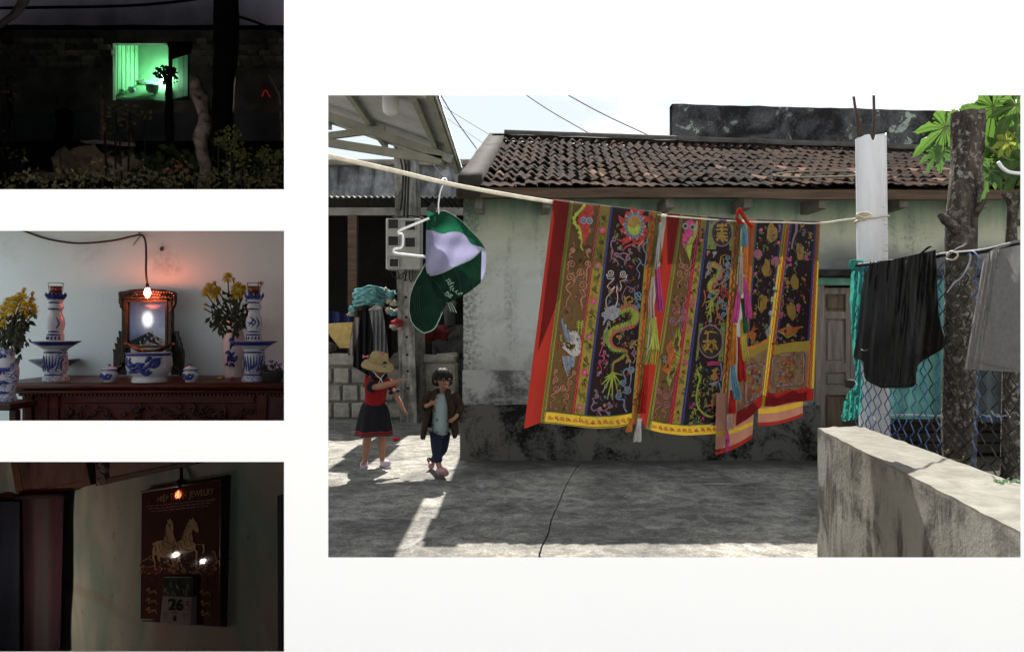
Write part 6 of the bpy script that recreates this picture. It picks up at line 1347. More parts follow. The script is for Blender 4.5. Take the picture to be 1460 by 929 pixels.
# ---- girl in the straw hat
D1 = 6.43
g1 = thing('person', 'small child in a straw hat, red polo shirt and black skirt, pointing to the right', 'person', Vector((P(534, 0, D1).x, D1, 0)))
q = lambda x, y, dd=0.: P(x, y, D1 + dd)
S = Sk(); pel = S.a(q(534, 586), .070); sp = S.a(q(536, 566), .062, pel); ch = S.a(q(539, 550), .064, sp); nk = S.a(q(540.5, 535.5, -.01), .030, ch); jw = S.a(q(541.5, 528, -.03), .048, nk); hd = S.a(q(541, 521, -.02), .076, jw); S.a(q(540.5, 514, .0), .060, hd)
# her right arm, held out across to the right
sh = S.a(q(524, 541, -.02), .042, ch); el = S.a(q(534, 552, -.16), .030, sh); f1 = S.a(q(552, 548, -.20), .029, el); wr = S.a(q(571, 542.5, -.18), .020, f1); S.hand(wr, (1, .1, .28), (0, 0, 1), (0, 1, .1), .9)
sh = S.a(q(554, 542, .02), .040, ch); el = S.a(q(563, 561, .0), .029, sh); f1 = S.a(q(568, 570, -.03), .027, el); wr = S.a(q(574, 581, -.06), .019, f1); S.hand(wr, (.5, -.2, -.85), (-.3, -.8, 0), (.5, -.6, .2), .6)
for hx, kx, ax, fx, dd in ((526, 524, 521, 517, -.02), (545, 545, 545, 552, .03)):
    hp = S.a(q(hx, 596, dd), .062, pel); kn = S.a(q(kx, 624, dd - .01), .040, hp); cf = S.a(q(kx - 1 + (ax - kx) * .4, 636, dd + .01), .042, kn); an = S.a(q(ax, 655, dd), .026, cf); S.a(q(fx, 662.5, dd - .10), .020, an)
skin('body', S.p, S.e, SKIN_, g1)
face(g1, q(541.5, 523, -.025), (.45, -1, -.22), .076)
RED = M('red_polo', (.26, .014, .016), .85, .15, 30, .4, 300, spec=.1, transl=.1); NAVY = M('navy_knit', (.010, .011, .018), .9, .3, 20); BLK = M('black_skirt', (.008, .008, .011), .9, .3, 20, .3)
S = Sk(); a = S.a(q(533.5, 592), .084); b = S.a(q(534.5, 574), .114, a); b = S.a(q(536, 563), .112, b); c = S.a(q(538.5, 550), .094, b); d = S.a(q(540, 540, -.005), .062, c)
e = S.a(q(523, 541, -.03), .050, c); S.a(q(529, 550, -.13), .047, e); e = S.a(q(555, 543, .02), .048, c); S.a(q(561.5, 557, .005), .046, e)
skin('polo_shirt', S.p, S.e, RED, g1)
m = MB(); m.tube([q(529, 549.5, -.135), q(531.2, 551.8, -.165)], [.053, .052], 14); m.tube([q(561.3, 556.5, .005), q(562.6, 560, .002)], [.050, .050], 14); m.build('sleeve_trim', NAVY, g1)
m = MB(); m.blob(q(562, 556, -.05), (.018, .008, .018), 8, 6); m.build('sleeve_badge', M('pale_badge', (.45, .40, .48), .7), g1)
m = MB(); cc = q(540.5, 537, -.01); m.tube([cc + Vector((.062 * math.cos(t), .055 * math.sin(t), .004 + .012 * math.sin(t))) for t in [j * math.pi / 8 for j in range(16)]], .016, 7, closed=True); m.prism([q(538, 539, -.075), q(548, 538.5, -.065), q(546, 548, -.105)], (0, .01, 0)); m.build('collar', NAVY, g1)
def skirt(u, v):
    a = 2 * math.pi * u; c = q(534, 573).lerp(q(533, 619), v); r_ = .104 + .066 * v ** .6 + .010 * v * math.sin(9 * a + 1)
    return c + Vector((r_ * math.cos(a), r_ * .8 * math.sin(a), .006 * math.sin(4 * a) * v))
m = MB(); m.grid(skirt, 54, 30, mf=lambda u, v: 1 if (.87 < v < .90 or .935 < v < .965) else 0); m.build('skirt', [BLK, M('red_stripe', (.26, .016, .02), .85)], g1)
LIL = M('lilac_clog', (.50, .40, .50), .55, .08)
for ax, ay, fx, fy, dd in ((521, 655, 517, 663, -.02), (545, 655, 554, 660, .03)):
    S = Sk(); a = S.a(q(ax, 657.5, dd + .03), .036); b = S.a(q((ax + fx) / 2, (fy + 657) / 2 + 2.2, dd - .04), .038, a); S.a(q(fx, fy + .6, dd - .10), .033, b); sh_ = skin('clog', S.p, S.e, LIL, g1)
    m = MB(); z = .012; A, Bq = q(ax, 660, dd + .05), q(fx, 664, dd - .13); A.z = Bq.z = .010; m.tube([A, A.lerp(Bq, .5), Bq], [.03, .036, .028], 10); m.xf(Matrix.Translation((0, 0, .010)) @ Matrix.Diagonal((1, 1, .3, 1)) @ Matrix.Translation((0, 0, -.010))); m.build('sole', M('clog_sole', (.36, .30, .34), .7), sh_)
STRAW = M('straw', (.34, .25, .12), .85, .2, 40, .8, 160, spec=.1, transl=.1)
hr = Matrix.Rotation(R(12), 3, 'Y') @ Matrix.Rotation(R(14), 3, 'X')
hc = q(539.5, 516, -.01)
m = MB(); m.lathe((0, 0, 0), [(.150, -.040), (.140, -.024), (.118, -.010), (.092, .0), (.088, .012), (.086, .05), (.074, .078), (.045, .093), (.001, .097)], 32); m.lathe((0, 0, 0), [(.150, -.040), (.150, -.044), (.118, -.016), (.090, -.005)], 32)
m.v = [hc + hr @ (v + Vector((0, 0, .004 * math.sin(3 * math.atan2(v.y, v.x))))) for v in m.v]; hat = m.build('straw_hat', STRAW, g1)
m = MB(); m.lathe((0, 0, 0), [(.0895, .002), (.0905, .008), (.0895, .018)], 32); m.v = [hc + hr @ v for v in m.v]; m.build('hat_band', M('straw_band', (.25, .18, .09), .85, .2, 30), hat)
for x, y in ((521, 508), (544, 503)):
    m = MB()
    for s_ in (-1, 1): m.prism([q(x, y, -.05), q(x + s_ * 4, y - 2.6, -.05), q(x + s_ * 4, y + 2.8, -.05)], (0, .012, 0))
    m.blob(q(x, y, -.045), .010, 7, 5); m.build('pink_bow', M('pink_ribbon', (.52, .12, .24), .7), hat)
m = MB(); m.tube(spline([q(529, 519, -.03), q(532, 528, -.06), q(538, 536, -.085), q(543, 540, -.1), q(545, 545, -.11)], 5), .0045, 5); m.tube(spline([q(552, 522, -.04), q(549, 531, -.07), q(543, 539, -.09), q(540, 546, -.11)], 5), .004, 5); m.build('chin_strap', M('white_cord', (.6, .6, .58), .8), hat)
m = MB(); m.blob(q(537.5, 521, .025), (.074, .075, .085), 18, 12, 0, .12, 1); m.blob(q(543, 516.5, -.060), (.052, .025, .020), 12, 8, 0, .15, 2); m.jitter(.004, 40); m.build('hair', HAIR, g1)
locks(g1, q(539.5, 521, -.005), (.41, -.91, 0), .078, 90, .60, 8)
# ---- laughing child in the brown jacket
D2 = 6.08
g2 = thing('person', 'laughing child with dark hair in an open brown jacket and jeans, walking forward', 'person', Vector((P(628, 0, D2).x, D2, 0)))
q = lambda x, y, dd=0.: P(x, y, D2 + dd)
S = Sk(); pel = S.a(q(627.5, 612), .052); sp = S.a(q(628, 592), .046, pel); ch = S.a(q(629, 572), .052, sp); nk = S.a(q(631, 556.5, -.01), .028, ch); jw = S.a(q(634, 548, -.05), .044, nk); hd = S.a(q(632.5, 541, -.03), .076, jw); S.a(q(630, 534, .0), .060, hd)
sh = S.a(q(614, 564, .0), .036, ch); el = S.a(q(602, 580, -.02), .026, sh); wr = S.a(q(611.5, 577.5, -.12), .017, el); S.hand(wr, (.8, -.3, .5), (-.3, -.9, .1), (.3, .2, -.9), 1.3, .9)
sh = S.a(q(646, 564, .0), .036, ch); el = S.a(q(656, 583, .0), .026, sh); wr = S.a(q(650, 595, -.10), .017, el); S.hand(wr, (-.75, -.4, -.4), (.3, -.9, 0), (.2, .3, .9), 1.2, .9)
hp = S.a(q(622, 620, -.02), .054, pel); kn = S.a(q(622.5, 643, -.06), .038, hp); an = S.a(q(626, 665.5, -.10), .024, kn); S.a(q(634, 671.5, -.18), .018, an)
hp = S.a(q(633, 620, .02), .054, pel); kn = S.a(q(631, 641, .06), .038, hp); an = S.a(q(617, 657, .26), .024, kn); S.a(q(615.5, 664.5, .21), .018, an)
skin('body', S.p, S.e, SKIN_, g2)
face(g2, q(633, 542.5, -.035), (.42, -1, -.05), .077, True)
DEN = M('denim', (.014, .019, .040), .9, .3, 26, .5, 300); TEE = None
def mat_tee():
    s = NT('pale_blue_printed_tee'); p = s.obj(); n1 = s.n('TexVoronoi', {'Vector': p, 'Scale': 21., 'Randomness': 1.}).outputs[0]; n2 = s.noise(9, 2, .5, p); n3 = s.noise(40, 3, .5, p)
    c = s.mix(s.rng(n1, .30, .24), (.30, .37, .37), s.ramp(n2, (.4, (.35, .10, .05)), (.5, (.05, .09, .14)), (.6, (.30, .20, .05)))); return s.end(s.bsdf(c, .9, spec=.1, nrm=s.bump(n3, .3, .004)))
S = Sk(); a = S.a(q(627.5, 628), .066); b = S.a(q(628, 606), .090, a); b = S.a(q(628, 592), .086, b); c = S.a(q(629, 572), .082, b); d = S.a(q(630.5, 561, -.01), .044, c); S.a(q(616, 564), .042, c); S.a(q(644, 564), .042, c); skin('tee_shirt', S.p, S.e, mat_tee(), g2)
S = Sk(); a = S.a(q(627.5, 609), .070); hp = S.a(q(622, 620, -.02), .063, a); kn = S.a(q(622.5, 643, -.06), .047, hp); S.a(q(625.5, 661, -.095), .040, kn); hp = S.a(q(633, 620, .02), .063, a); kn = S.a(q(631, 641, .06), .047, hp); S.a(q(618.5, 655, .235), .040, kn); skin('jeans', S.p, S.e, DEN, g2)
m = MB(); 
for k in range(3): m.tube(spline([q(618 - k * .5, 655 + k, .2), q(611 + k, 652 + 2 * k, .2), q(609 + k, 656 + 2 * k, .2)], 3), .006, 5)
m.build('ankle_tie', DEN, g2)
JAC = M('brown_fleece_jacket', (.026, .015, .009), .95, .3, 20, .8, 160)
S = Sk(); sh = S.a(q(619, 560, .0), .050); sh = S.a(q(613, 565, .0), .058, sh); el = S.a(q(602.5, 580, -.01), .050, sh); S.a(q(609, 578.5, -.085), .040, el); skin('jacket_sleeve', S.p, S.e, JAC, g2)
S = Sk(); sh = S.a(q(642, 560, .0), .050); sh = S.a(q(647.5, 565, .0), .058, sh); el = S.a(q(655.5, 582, .0), .050, sh); S.a(q(651.5, 592, -.075), .040, el); skin('jacket_sleeve', S.p, S.e, JAC, g2)
def jac(u, v):
    op = .40 + .26 * v; a = -math.pi / 2 + op + (2 * math.pi - 2 * op) * u
    c = q(630, 556).lerp(q(627, 612), v); fr = abs(u - .5) * 2; r_ = .078 + .034 * min(1, v * 3.2) + .034 * v
    p = c + Vector((r_ * 1.06 * math.cos(a), r_ * .86 * math.sin(a), -.10 * v * max(0, fr - .55) * 1.6 + .006 * math.sin(a * 6) * v)) + Vector((.006 * math.sin(a * 9 + 2 * v), .006 * math.sin(a * 7 + 9 * v), 0)) * v; return p + Vector((math.copysign(.05 * v * max(0, fr - .6) * 2, math.cos(a)), 0, 0))
m = MB(); m.grid(jac, 48, 20); m.grid(lambda u, v: jac(u, v) + Vector((.012 * (q(628, 600).x - jac(u, v).x) / .12, .01 * (D2 - jac(u, v).y) / .1, 0)), 48, 20); m.build('jacket', JAC, g2)
m = MB(); cc = q(631, 557, -.0); m.tube([cc + Vector((.058 * math.cos(t), .05 * math.sin(t), 0)) for t in [-.9 + j * (math.pi + 1.8) / 12 for j in range(13)]], .020, 8); m.build('jacket_collar', JAC, g2)
def hair(u, v):
    a = 2 * math.pi * u; b = -.75 + v * (math.pi / 2 + .75); d_ = Vector((math.cos(a) * math.cos(b), math.sin(a) * math.cos(b), math.sin(b)))
    f = Vector((.39, -.92, 0)); fr = d_.dot(f); k = 1.0 - (.34 if (fr > .40 and d_.z < .50) else 0) * min(1, (fr - .40) * 6 if fr > .40 else 0)
    return q(630.8, 540, -.01) + Vector((d_.x * .081, d_.y * .081, d_.z * .088)) * k * (1.02 + .06 * nz(a * 5, b * 2))
m = MB(); m.grid(hair, 40, 20); m.build('hair', HAIR, g2)
locks(g2, q(630.8, 540, -.01), (.39, -.92, 0), .080, 150, .55, 3)
PINK = M('pink_shoe', (.42, .22, .24), .6, .1)
S = Sk(); a = S.a(q(625.5, 668, -.07), .032); b = S.a(q(630, 671, -.14), .034, a); S.a(q(636, 672, -.20), .028, b); s1 = skin('shoe', S.p, S.e, PINK, g2)
m = MB(); m.tube([q(625, 671.5, -.06), q(630, 674.3, -.15), q(636.5, 674.5, -.22)], [.024, .03, .024], 10); m.build('sole', M('shoe_sole', (.25, .14, .13), .7), s1)
S = Sk(); a = S.a(q(616.5, 658.5, .27), .031); b = S.a(q(615, 662.5, .22), .032, a); S.a(q(614.5, 666.5, .16), .026, b); s1 = skin('shoe', S.p, S.e, PINK, g2)
tag(MB().blob(Vector((P(565, 602, 7.9).x, 7.9, .02)), (.05, .04, .02), 10, 6, 0, .3).build('scrap', M('red_scrap', (.4, .03, .03), .7)), 'small red and white scrap lying on the concrete behind the children', 'litter')
# ================================================================== THE NIGHT VIEW: A GREEN LIT SHRINE WINDOW
def textmesh(body, size=1.0, bold=0.):
    cu = bpy.data.curves.new('txt', 'FONT'); cu.body = body; cu.size = size; cu.align_x = 'CENTER'; cu.align_y = 'CENTER'; cu.offset = bold
    ob = bpy.data.objects.new('txt', cu); COL.objects.link(ob); dg = bpy.context.evaluated_depsgraph_get(); dg.update()
    me = bpy.data.meshes.new_from_object(ob.evaluated_get(dg)); vs = [v.co.copy() for v in me.vertices]; fs = [tuple(p.vertices) for p in me.polygons]
    bpy.data.objects.remove(ob); bpy.data.curves.remove(cu); bpy.data.meshes.remove(me); return vs, fs
def quadbox(m, c, th, mi=0):
    "slab with front corners c (4 points), th metres deep along +Y"
    return m.prism(c, (0, th, 0), mi)
NWALL = M('night_rough_wall', (.34, .29, .28), .95, .6, 4, .8, 30, spec=.05); NBRICK = M('night_stone_block', (.55, .46, .42), .95, .6, 9, .7, 50, spec=.05, rnd=.5); NPLAST = M('night_plaster', (.25, .23, .28), .95, .35, 3, .4, 40, spec=.05)
NBLACK = M('night_black_timber', (.022, .019, .019), .95, .3, 4, .2, spec=.03); GRN = M('green_painted_board', (.32, .55, .36), .7, .22, 7, .3, 60, stretch=(4, 4, .6)); GRNW = M('green_painted_plaster', (.34, .56, .38), .8, .15, 8, .3)
W4 = 4.0
nw_ = thing('dark_wall', 'dark stone wall in the night view with a green lit window opening', 'wall', P(200, 100, W4))
m = MB(); q = lambda x, y, d=W4: P(x, y, d)
for c in ([(-60, 42), (161, 42), (161, 290), (-60, 290)], [(270, 42), (440, 42), (440, 290), (270, 290)], [(161, 42), (270, 42), (270, 62), (161, 62)], [(161, 143), (270, 143), (270, 290), (161, 290)]): quadbox(m, [q(*p) for p in c], .03)
m.build('masonry', NWALL, nw_)
m = MB(); quadbox(m, [q(*p) for p in [(-60, -40), (440, -40), (440, 42), (-60, 42)]], .05); m.v = [v + Vector((0, .12, 0)) for v in m.v]; m.build('upper_plaster', NPLAST, nw_)
m = MB(); m.grid(lambda u, v: q(-60 + 500 * u, 36 + 7 * v + 1.5 * nz(u * 9, v), W4 - .06 + .03 * nz(u * 5)), 50, 2); m.grid(lambda u, v: q(-60 + 500 * u, 43 + 1.5 * nz(u * 9, 1), W4 - .06 + .07 * v), 50, 1); m.build('ledge', NBLACK, nw_)
m = MB(); m.grid(lambda u, v: q(-60 + 500 * u, 161 + 40 * v + 1.2 * nz(u * 20, v * 3), W4 - .012 - .02 * v), 60, 4); m.build('plinth', NPLAST, nw_)
r_ = random.Random(4); b0 = None; bb = MB(); bb.box((-.5, -.035, -.5), (.5, .02, .5), bev=.016); bb.jitter(.03, 2)
def brick(px, py, w_, h_):
    global b0
    c = q(px, py, W4 - .001); mt = Matrix.Translation(c - nw_.location) @ Matrix.Diagonal((w_ * .004, .55, h_ * .004, 1)) @ Matrix.Rotation(r_.gauss(0, .03), 4, 'Y')
    if b0 is None: b0 = bb.build('stone_block', NBRICK); b0.parent = nw_; b0.matrix_basis = mt
    else: inst(b0, 'stone_block', nw_, mt)
for row in range(5):
    y = 60 + row * 8.3; x = -8 + (row % 2) * 9
    while x < 402:
        w_ = r_.uniform(13, 19)
        if not (155 < x + w_ / 2 < 280) and not (row in (1, 3) and r_.random() < .25): brick(x + w_ / 2, y, w_ - 2, 7.0)
        x += w_
win = thing('shrine_window', 'small green lit shrine window glowing in the dark wall', 'window', q(205, 105))
BK = 4.34
m = MB(); quadbox(m, [q(190, 52, BK), q(246, 52, BK), q(246, 128, BK), q(190, 128, BK)], .01); m.build('back_wall', GRNW, win)
for i in range(6):
    a, b = i / 6, (i + .84) / 6; L = lambda t, top: Vector((1, 1, 1)) and P(162 + 36 * t, (62 + 3 * t) if top else (137 - 18 * t), W4 + .02 + (BK - W4 - .025) * t)
    m = MB(); m.prism([L(a, True), L(b, True), L(b, False), L(a, False)], (-.008, .004 * (i % 2), 0)); m.build('board', GRN, win)
m = MB(); m.prism([P(155, 60, W4 + .02), P(192, 62, BK + .03), P(192, 130, BK + .03), P(155, 145, W4 + .02)], (-.02, .01, 0)); m.build('side_backing', NBLACK, win)
def shelf(px, py): t = max(0, min(1, (143.5 - py) / 22)); return P(px, py, W4 - .02 + (BK - W4 + .02) * t)
m = MB(); m.prism([shelf(160, 138), shelf(238, 144), shelf(246, 121), shelf(196, 120)], (0, .0, -.012)); m.build('shelf', GRNW, win)
for i in range(4):
    a, b = i / 4, (i + .94) / 4; L = lambda t, top: P(242 + 26 * t, (80 - 3 * t) if top else (142 - 6 * t), BK - .02 - (BK - W4 - .03) * t)
    m = MB(); m.prism([L(a, True), L(b, True), L(b, False), L(a, False)], (.008, .004, 0)); m.build('board', M('green_old_board', (.055, .12, .066), .8, .3, 7, .4), win)
m = MB(); m.prism([P(269, 60, W4 + .01), P(274, 60, W4 + .01), P(274, 146, W4 + .01), P(268, 146, W4 + .01)], (0, .012, 0)); m.prism([P(237, 60, W4 - .04), P(274, 59, W4 - .06), P(271, 75, W4 - .06), P(245, 84, W4 - .05)], (0, .01, 0)); m.prism([P(240, 70, W4 - .03), P(243.5, 72, W4 - .03), P(243.5, 146, W4 - .03), P(240, 146, W4 - .03)], (0, .02, 0)); m.build('hood', NBLACK, win)
m = MB(); quadbox(m, [P(150, 50, W4 + .36), P(290, 50, W4 + .36), P(290, 150, W4 + .36), P(150, 150, W4 + .36)], .01); m.prism([P(150, 60.5, W4 + .032), P(274, 60.5, W4 + .032), P(274, 58, W4 + .355), P(150, 58, W4 + .355)], (0, 0, .02)); m.build('backing', NBLACK, win)
bu = thing('green_lamp', 'bright bulb glowing behind the plant in the green shrine window', 'lamp', P(234, 110, 4.24))
m = MB(); m.blob(P(234, 110, 4.26), (.020, .016, .026), 14, 10); m.build('bulb', emit('green_glow', (.42, 1.0, .58), 34), bu)
m = MB(); m.tube([P(234, 115, 4.26), P(234, 121, 4.26)], .008, 8); m.build('socket', NBLACK, bu)
def porc(name, blue=.5, sc=12., base_=(.55, .56, .56)):
    if name in _mc: return _mc[name]
    s = NT(name); p = s.obj(); w = s.noise(sc, 3, .5, p, 1.6); w2 = s.noise(sc * .35, 2, .5, p)
    k = s.math('MULTIPLY', s.rng(s.math('ABSOLUTE', s.math('SUBTRACT', w, .5)), .045, .02), s.rng(w2, .40, .46)); k2 = s.math('MULTIPLY', s.rng(w, .60, .64), s.rng(w2, .44, .5))
    c = s.mix(s.math('MULTIPLY', s.math('MAXIMUM', k, k2), blue), tuple(base_), (.025, .045, .24)); _mc[name] = s.end(s.bsdf(c, .18, spec=.45)); return _mc[name]
for k, (x, y, r0, label, prof) in enumerate(((217, 134, .036, 'larger patterned bowl on the shelf of the green shrine window', [(.5, 0), (.55, .1), (.9, .5), (1, 1.25), (1.02, 1.3), (.95, 1.28), (.6, .3)]), (188, 133, .022, 'little tea cup near the left boards of the green shrine window', [(.5, 0), (.55, .1), (.95, .6), (1, 1.4), (.9, 1.38), (.5, .3)]), (208, 122, .040, 'flat dish of offerings at the back of the green shrine window', [(.4, 0), (.9, .2), (1.2, .42), (1.2, .48), (.6, .3), (.01, .3)]))):
    o = thing('shrine_bowl', label, 'bowl', shelf(x, y)); m = MB(); m.lathe(shelf(x, y), [(a * r0, b * r0) for a, b in prof], 20); m.build('body', porc('shrine_porcelain', .8, 50.), o)
    m = MB(); m.tube([shelf(x, y) + Vector((r0 * prof[3][0] * math.cos(t), r0 * prof[3][0] * math.sin(t), prof[3][1] * r0)) for t in [j * .35 for j in range(18)]], r0 * .05, 5, closed=True); m.build('rim', porc('shrine_rim', 1, 20), o)
# things in the dark in front of the wall

NBARK = M('night_pale_bark', (.13, .10, .09), .95, .95, 26, .9, 40, spec=.05); NLEAF = M('night_leaf', (.075, .078, .024), .8, .5, 20, .2, spec=.1, transl=.2); NLEAFD = M('night_dark_leaf', (.02, .03, .013), .9, .5, 20, .2, spec=.05); NHUSK = M('night_dry_husk', (.30, .23, .165), .95, .5, 14, .8, 40, spec=.05)
def stick(name, label, cat, pts, rad, mat, n=9, jit=.006, group=None):
    o = thing(name, label, cat, P(*pts[-1]), group); m = MB(); p = spline([P(*a) for a in pts], 5); k = len(p); m.tube(p, [interp(i / (k - 1) * (len(rad) - 1), list(enumerate(rad))) for i in range(k)], n); m.jitter(jit, 22, len(label)); m.build('stem', mat, o); return o
stick('tree', 'broad black tree trunk rising out of the night view', 'tree', [(322, -30, 3.3), (322, 60, 3.3), (318, 130, 3.3), (316, 260, 3.2)], [.056, .058, .05, .05], NBLACK)
stick('stake', 'pale stake left of the green window standing in the husks', 'stake', [(144, 122, 2.9), (146, 150, 2.9), (148, 190, 2.9), (150, 225, 2.9)], [.008, .013, .012, .012], NBARK)
stick('stake', 'short pale stake under the green window', 'stake', [(183, 168, 2.9), (186, 195, 2.9), (189, 228, 2.9)], [.010, .012, .012], NBARK)
stick('bamboo_rail', 'pale bamboo rail lying across the two stakes', 'rail', [(117, 202, 2.88), (155, 204, 2.87), (191, 206, 2.88)], [.008, .008, .008], M('pale_bamboo', (.40, .34, .33), .7, .3, 20, .3))
stick('dead_trunk', 'blurred pale dead trunk right of the green window', 'stump', [(274, 112, 2.3), (284, 135, 2.3), (292, 165, 2.3), (288, 200, 2.3), (292, 235, 2.3), (294, 285, 2.3)], [.012, .024, .022, .022, .018, .018], NBARK, 12, .012)
stick('post', 'black post with ragged edge in the night view', 'post', [(92, 160, 3.3), (93, 180, 3.3), (91, 205, 3.3), (90, 240, 3.3)], [.035, .034, .046, .046], NBLACK, 9, .014)
stick('branch', 'pale bare branch in the top left corner of the night view', 'branch', [(-20, 48, 2.4), (8, 30, 2.4), (26, 14, 2.4), (42, -12, 2.4)], [.010, .011, .012, .014], M('pale_branch', (.34, .29, .29), .9, .3, 20))
o = stick('twig', 'thin forked twig at the right edge of the night view', 'twig', [(402, 200, 2.6), (400, 150, 2.6), (396, 132, 2.6), (383, 108, 2.6)], [.004, .005, .005, .003], NBARK)
m = MB(); m.tube([P(397, 135, 2.6), P(403, 120, 2.6), P(408, 104, 2.6)], .0035, 6); m.build('fork', NBARK, o)
stick('post', 'slim black post under the plant before the green window', 'post', [(240, 118, 3.2), (241, 150, 3.2), (242, 230, 3.2)], [.012, .016, .020], NBLACK)
o = thing('plant', 'dark flowering plant silhouetted against the green window', 'plant', P(238, 110, 3.25)); m = MB(); r_ = random.Random(2)
for k in range(130):
    a, rr = r_.uniform(0, 6.28), r_.uniform(0, 1) ** .6; x, y = 236 + 17 * rr * math.cos(a), 104 + 10 * rr * math.sin(a) + (10 if r_.random() < .2 else 0); c = P(x, y, 3.2 + r_.uniform(-.05, .05)); m.blob(c, r_.uniform(.003, .008), 5, 4)
m.build('flower_heads', NLEAFD, o); m = MB()
for k in range(16): m.tube(spline([P(240, 122, 3.2), P(238 + r_.uniform(-5, 5), 114, 3.2), P(236 + r_.uniform(-16, 16), 104 + r_.uniform(-7, 7), 3.2)], 3), .0025, 4)
m.build('stem', NLEAFD, o)
o = thing('husk_pile', 'pile of curled dry palm husks in the dark foreground', 'husks', P(140, 240, 2.7)); r_ = random.Random(11)
for k, (x, y, w_, h_, a) in enumerate(((98, 232, 16, 20, .2), (118, 220, 22, 12, .5), (128, 232, 15, 22, .3), (112, 244, 24, 10, .2), (150, 232, 14, 16, -.2), (162, 244, 18, 18, .8), (180, 238, 22, 12, .5), (190, 250, 12, 18, .2), (60, 256, 46, 7, -.12), (90, 252, 40, 6, -.1), (35, 262, 30, 6, 0), (172, 228, 18, 9, .3), (205, 254, 16, 12, -.4))):
    m = MB(); c = P(x, y, 2.7 + .02 * (k % 4)); 
    m.grid(lambda u, v: c + Vector(((u - .5) * w_ * .0054 * math.cos(a) - (v - .5) * h_ * .0054 * math.sin(a), -.05 * math.sin(math.pi * v) * (.6 + .4 * math.sin(u * 3 + k)) + .02 * math.sin(u * 7 + k), (u - .5) * w_ * .0054 * math.sin(a) + (v - .5) * h_ * .0054 * math.cos(a) * (1 + .3 * math.sin(u * 5 + k)))), 10, 8); m.jitter(.012, 30, k); m.build('husk', NHUSK, o)
def bush(label, pts, n, size, mat, d, seed, name='shrub'):
    o = thing(name, label, 'shrub', P(pts[0][0], 275, d)); r_ = random.Random(seed); m = MB(); st = MB()
    for x, y, sp in pts:
        st.tube(spline([P(x + r_.uniform(-6, 6), 285, d), P(x, y + 12, d), P(x, y, d)], 3), .0035, 4)
        for k in range(n):
            c = P(x + r_.gauss(0, sp), y + r_.gauss(0, sp), d + r_.uniform(-.06, .06)); a = r_.uniform(0, 6.28); e = r_.uniform(-.6, .9); d_ = Vector((math.cos(a) * math.cos(e), -abs(math.sin(a)) * .5, math.sin(e))).normalized(); s_ = d_.cross(Vector((r_.uniform(-.4, .4), -1, .3))).normalized(); L = size * r_.uniform(.6, 1.3)
            m.add([c, c + d_ * L * .45 + s_ * L * .33, c + d_ * L, c + d_ * L * .45 - s_ * L * .33], [(0, 1, 2, 3)])
    m.build('foliage', mat, o); st.build('stem', NBLACK, o)
bush('yellow-leaved shrub at the lower right of the night view', [(325, 192, 5), (338, 205, 7), (312, 202, 3), (345, 225, 6), (330, 215, 6)], 44, .013, NLEAF, 2.1, 1)
bush('yellowish shrub in the bottom right corner of the night view', [(385, 228, 6), (392, 240, 7), (378, 218, 4), (398, 222, 5), (388, 252, 6)], 44, .012, NLEAF, 2.1, 2)
bush('low yellow flowers among the husks', [(112, 248, 3), (104, 258, 4), (120, 262, 4), (306, 245, 4)], 16, .011, M('night_yellow_flower', (.10, .075, .018), .8, .4, 20), 2.2, 3, 'flower_bed')
bush('dark undergrowth along the foot of the night view', [(x, 262 - (x * 37 % 17), 14) for x in range(210, 410, 16)], 60, .030, NLEAFD, 2.4, 4)
bush('dim olive bush under the green window', [(150, 184, 6), (165, 160, 5), (185, 162, 6), (205, 166, 6), (170, 176, 8)], 18, .016, M('night_olive_leaf', (.09, .08, .035), .9, .5, 20), 2.5, 5)
bush('sparse dark leaves at the left of the night view', [(10, 110, 4), (14, 130, 5), (8, 215, 8), (30, 225, 8), (18, 140, 4)], 14, .014, M('night_brown_leaf', (.2, .17, .06), .9, .5, 20), 2.4, 6)
m = MB(); m.grid(lambda u, v: P(-60 + 500 * u, 292 - 92 * v + 4 * nz(u * 12, v * 6), 1.9 + 2.1 * v), 40, 20); kind(m.build('earth_bank', M('night_earth', (.03, .025, .02), .95, .6, 12, .9, 30, spec=.03)), 'structure')
for k, (pts, lb) in enumerate(([[(-20, 12), (60, 11), (170, 9), (240, 4), (300, -4)], 'sagging black cable across the top of the night view'], [[(340, 24), (360, 30), (385, 40), (420, 52)], 'black cable dropping to the right in the night view'])):
    m = MB(); m.tube(spline([P(x, y, 3.1) for x, y in pts], 5), .006, 6); tag(m.build('cable', NBLACK), lb, 'cable')
m = MB(); m.tube(spline([P(x, y, 3.9) for x, y in ((374, 138), (376, 131), (379, 129), (382, 133), (385, 139))], 4), .0035, 6); tag(m.build('red_light', emit('red_glow', (1, .06, .04), .022)), 'thin bent red light glowing faintly at the right of the night view', 'light')

bush('brown-green foliage in front of the husks at the bottom of the night view', [(x, 250 + (x * 53 % 19), 9) for x in range(15, 400, 22)], 34, .014, M('night_mixed_leaf', (.060, .056, .026), .9, .8, 30), 2.0, 9, 'foliage')
bush('reddish dry leaves low at the right of the night view', [(240, 248, 6), (258, 236, 6), (266, 250, 5), (352, 252, 6), (372, 262, 5)], 18, .015, M('night_dry_leaf', (.12, .062, .035), .9, .6, 30), 2.2, 12)
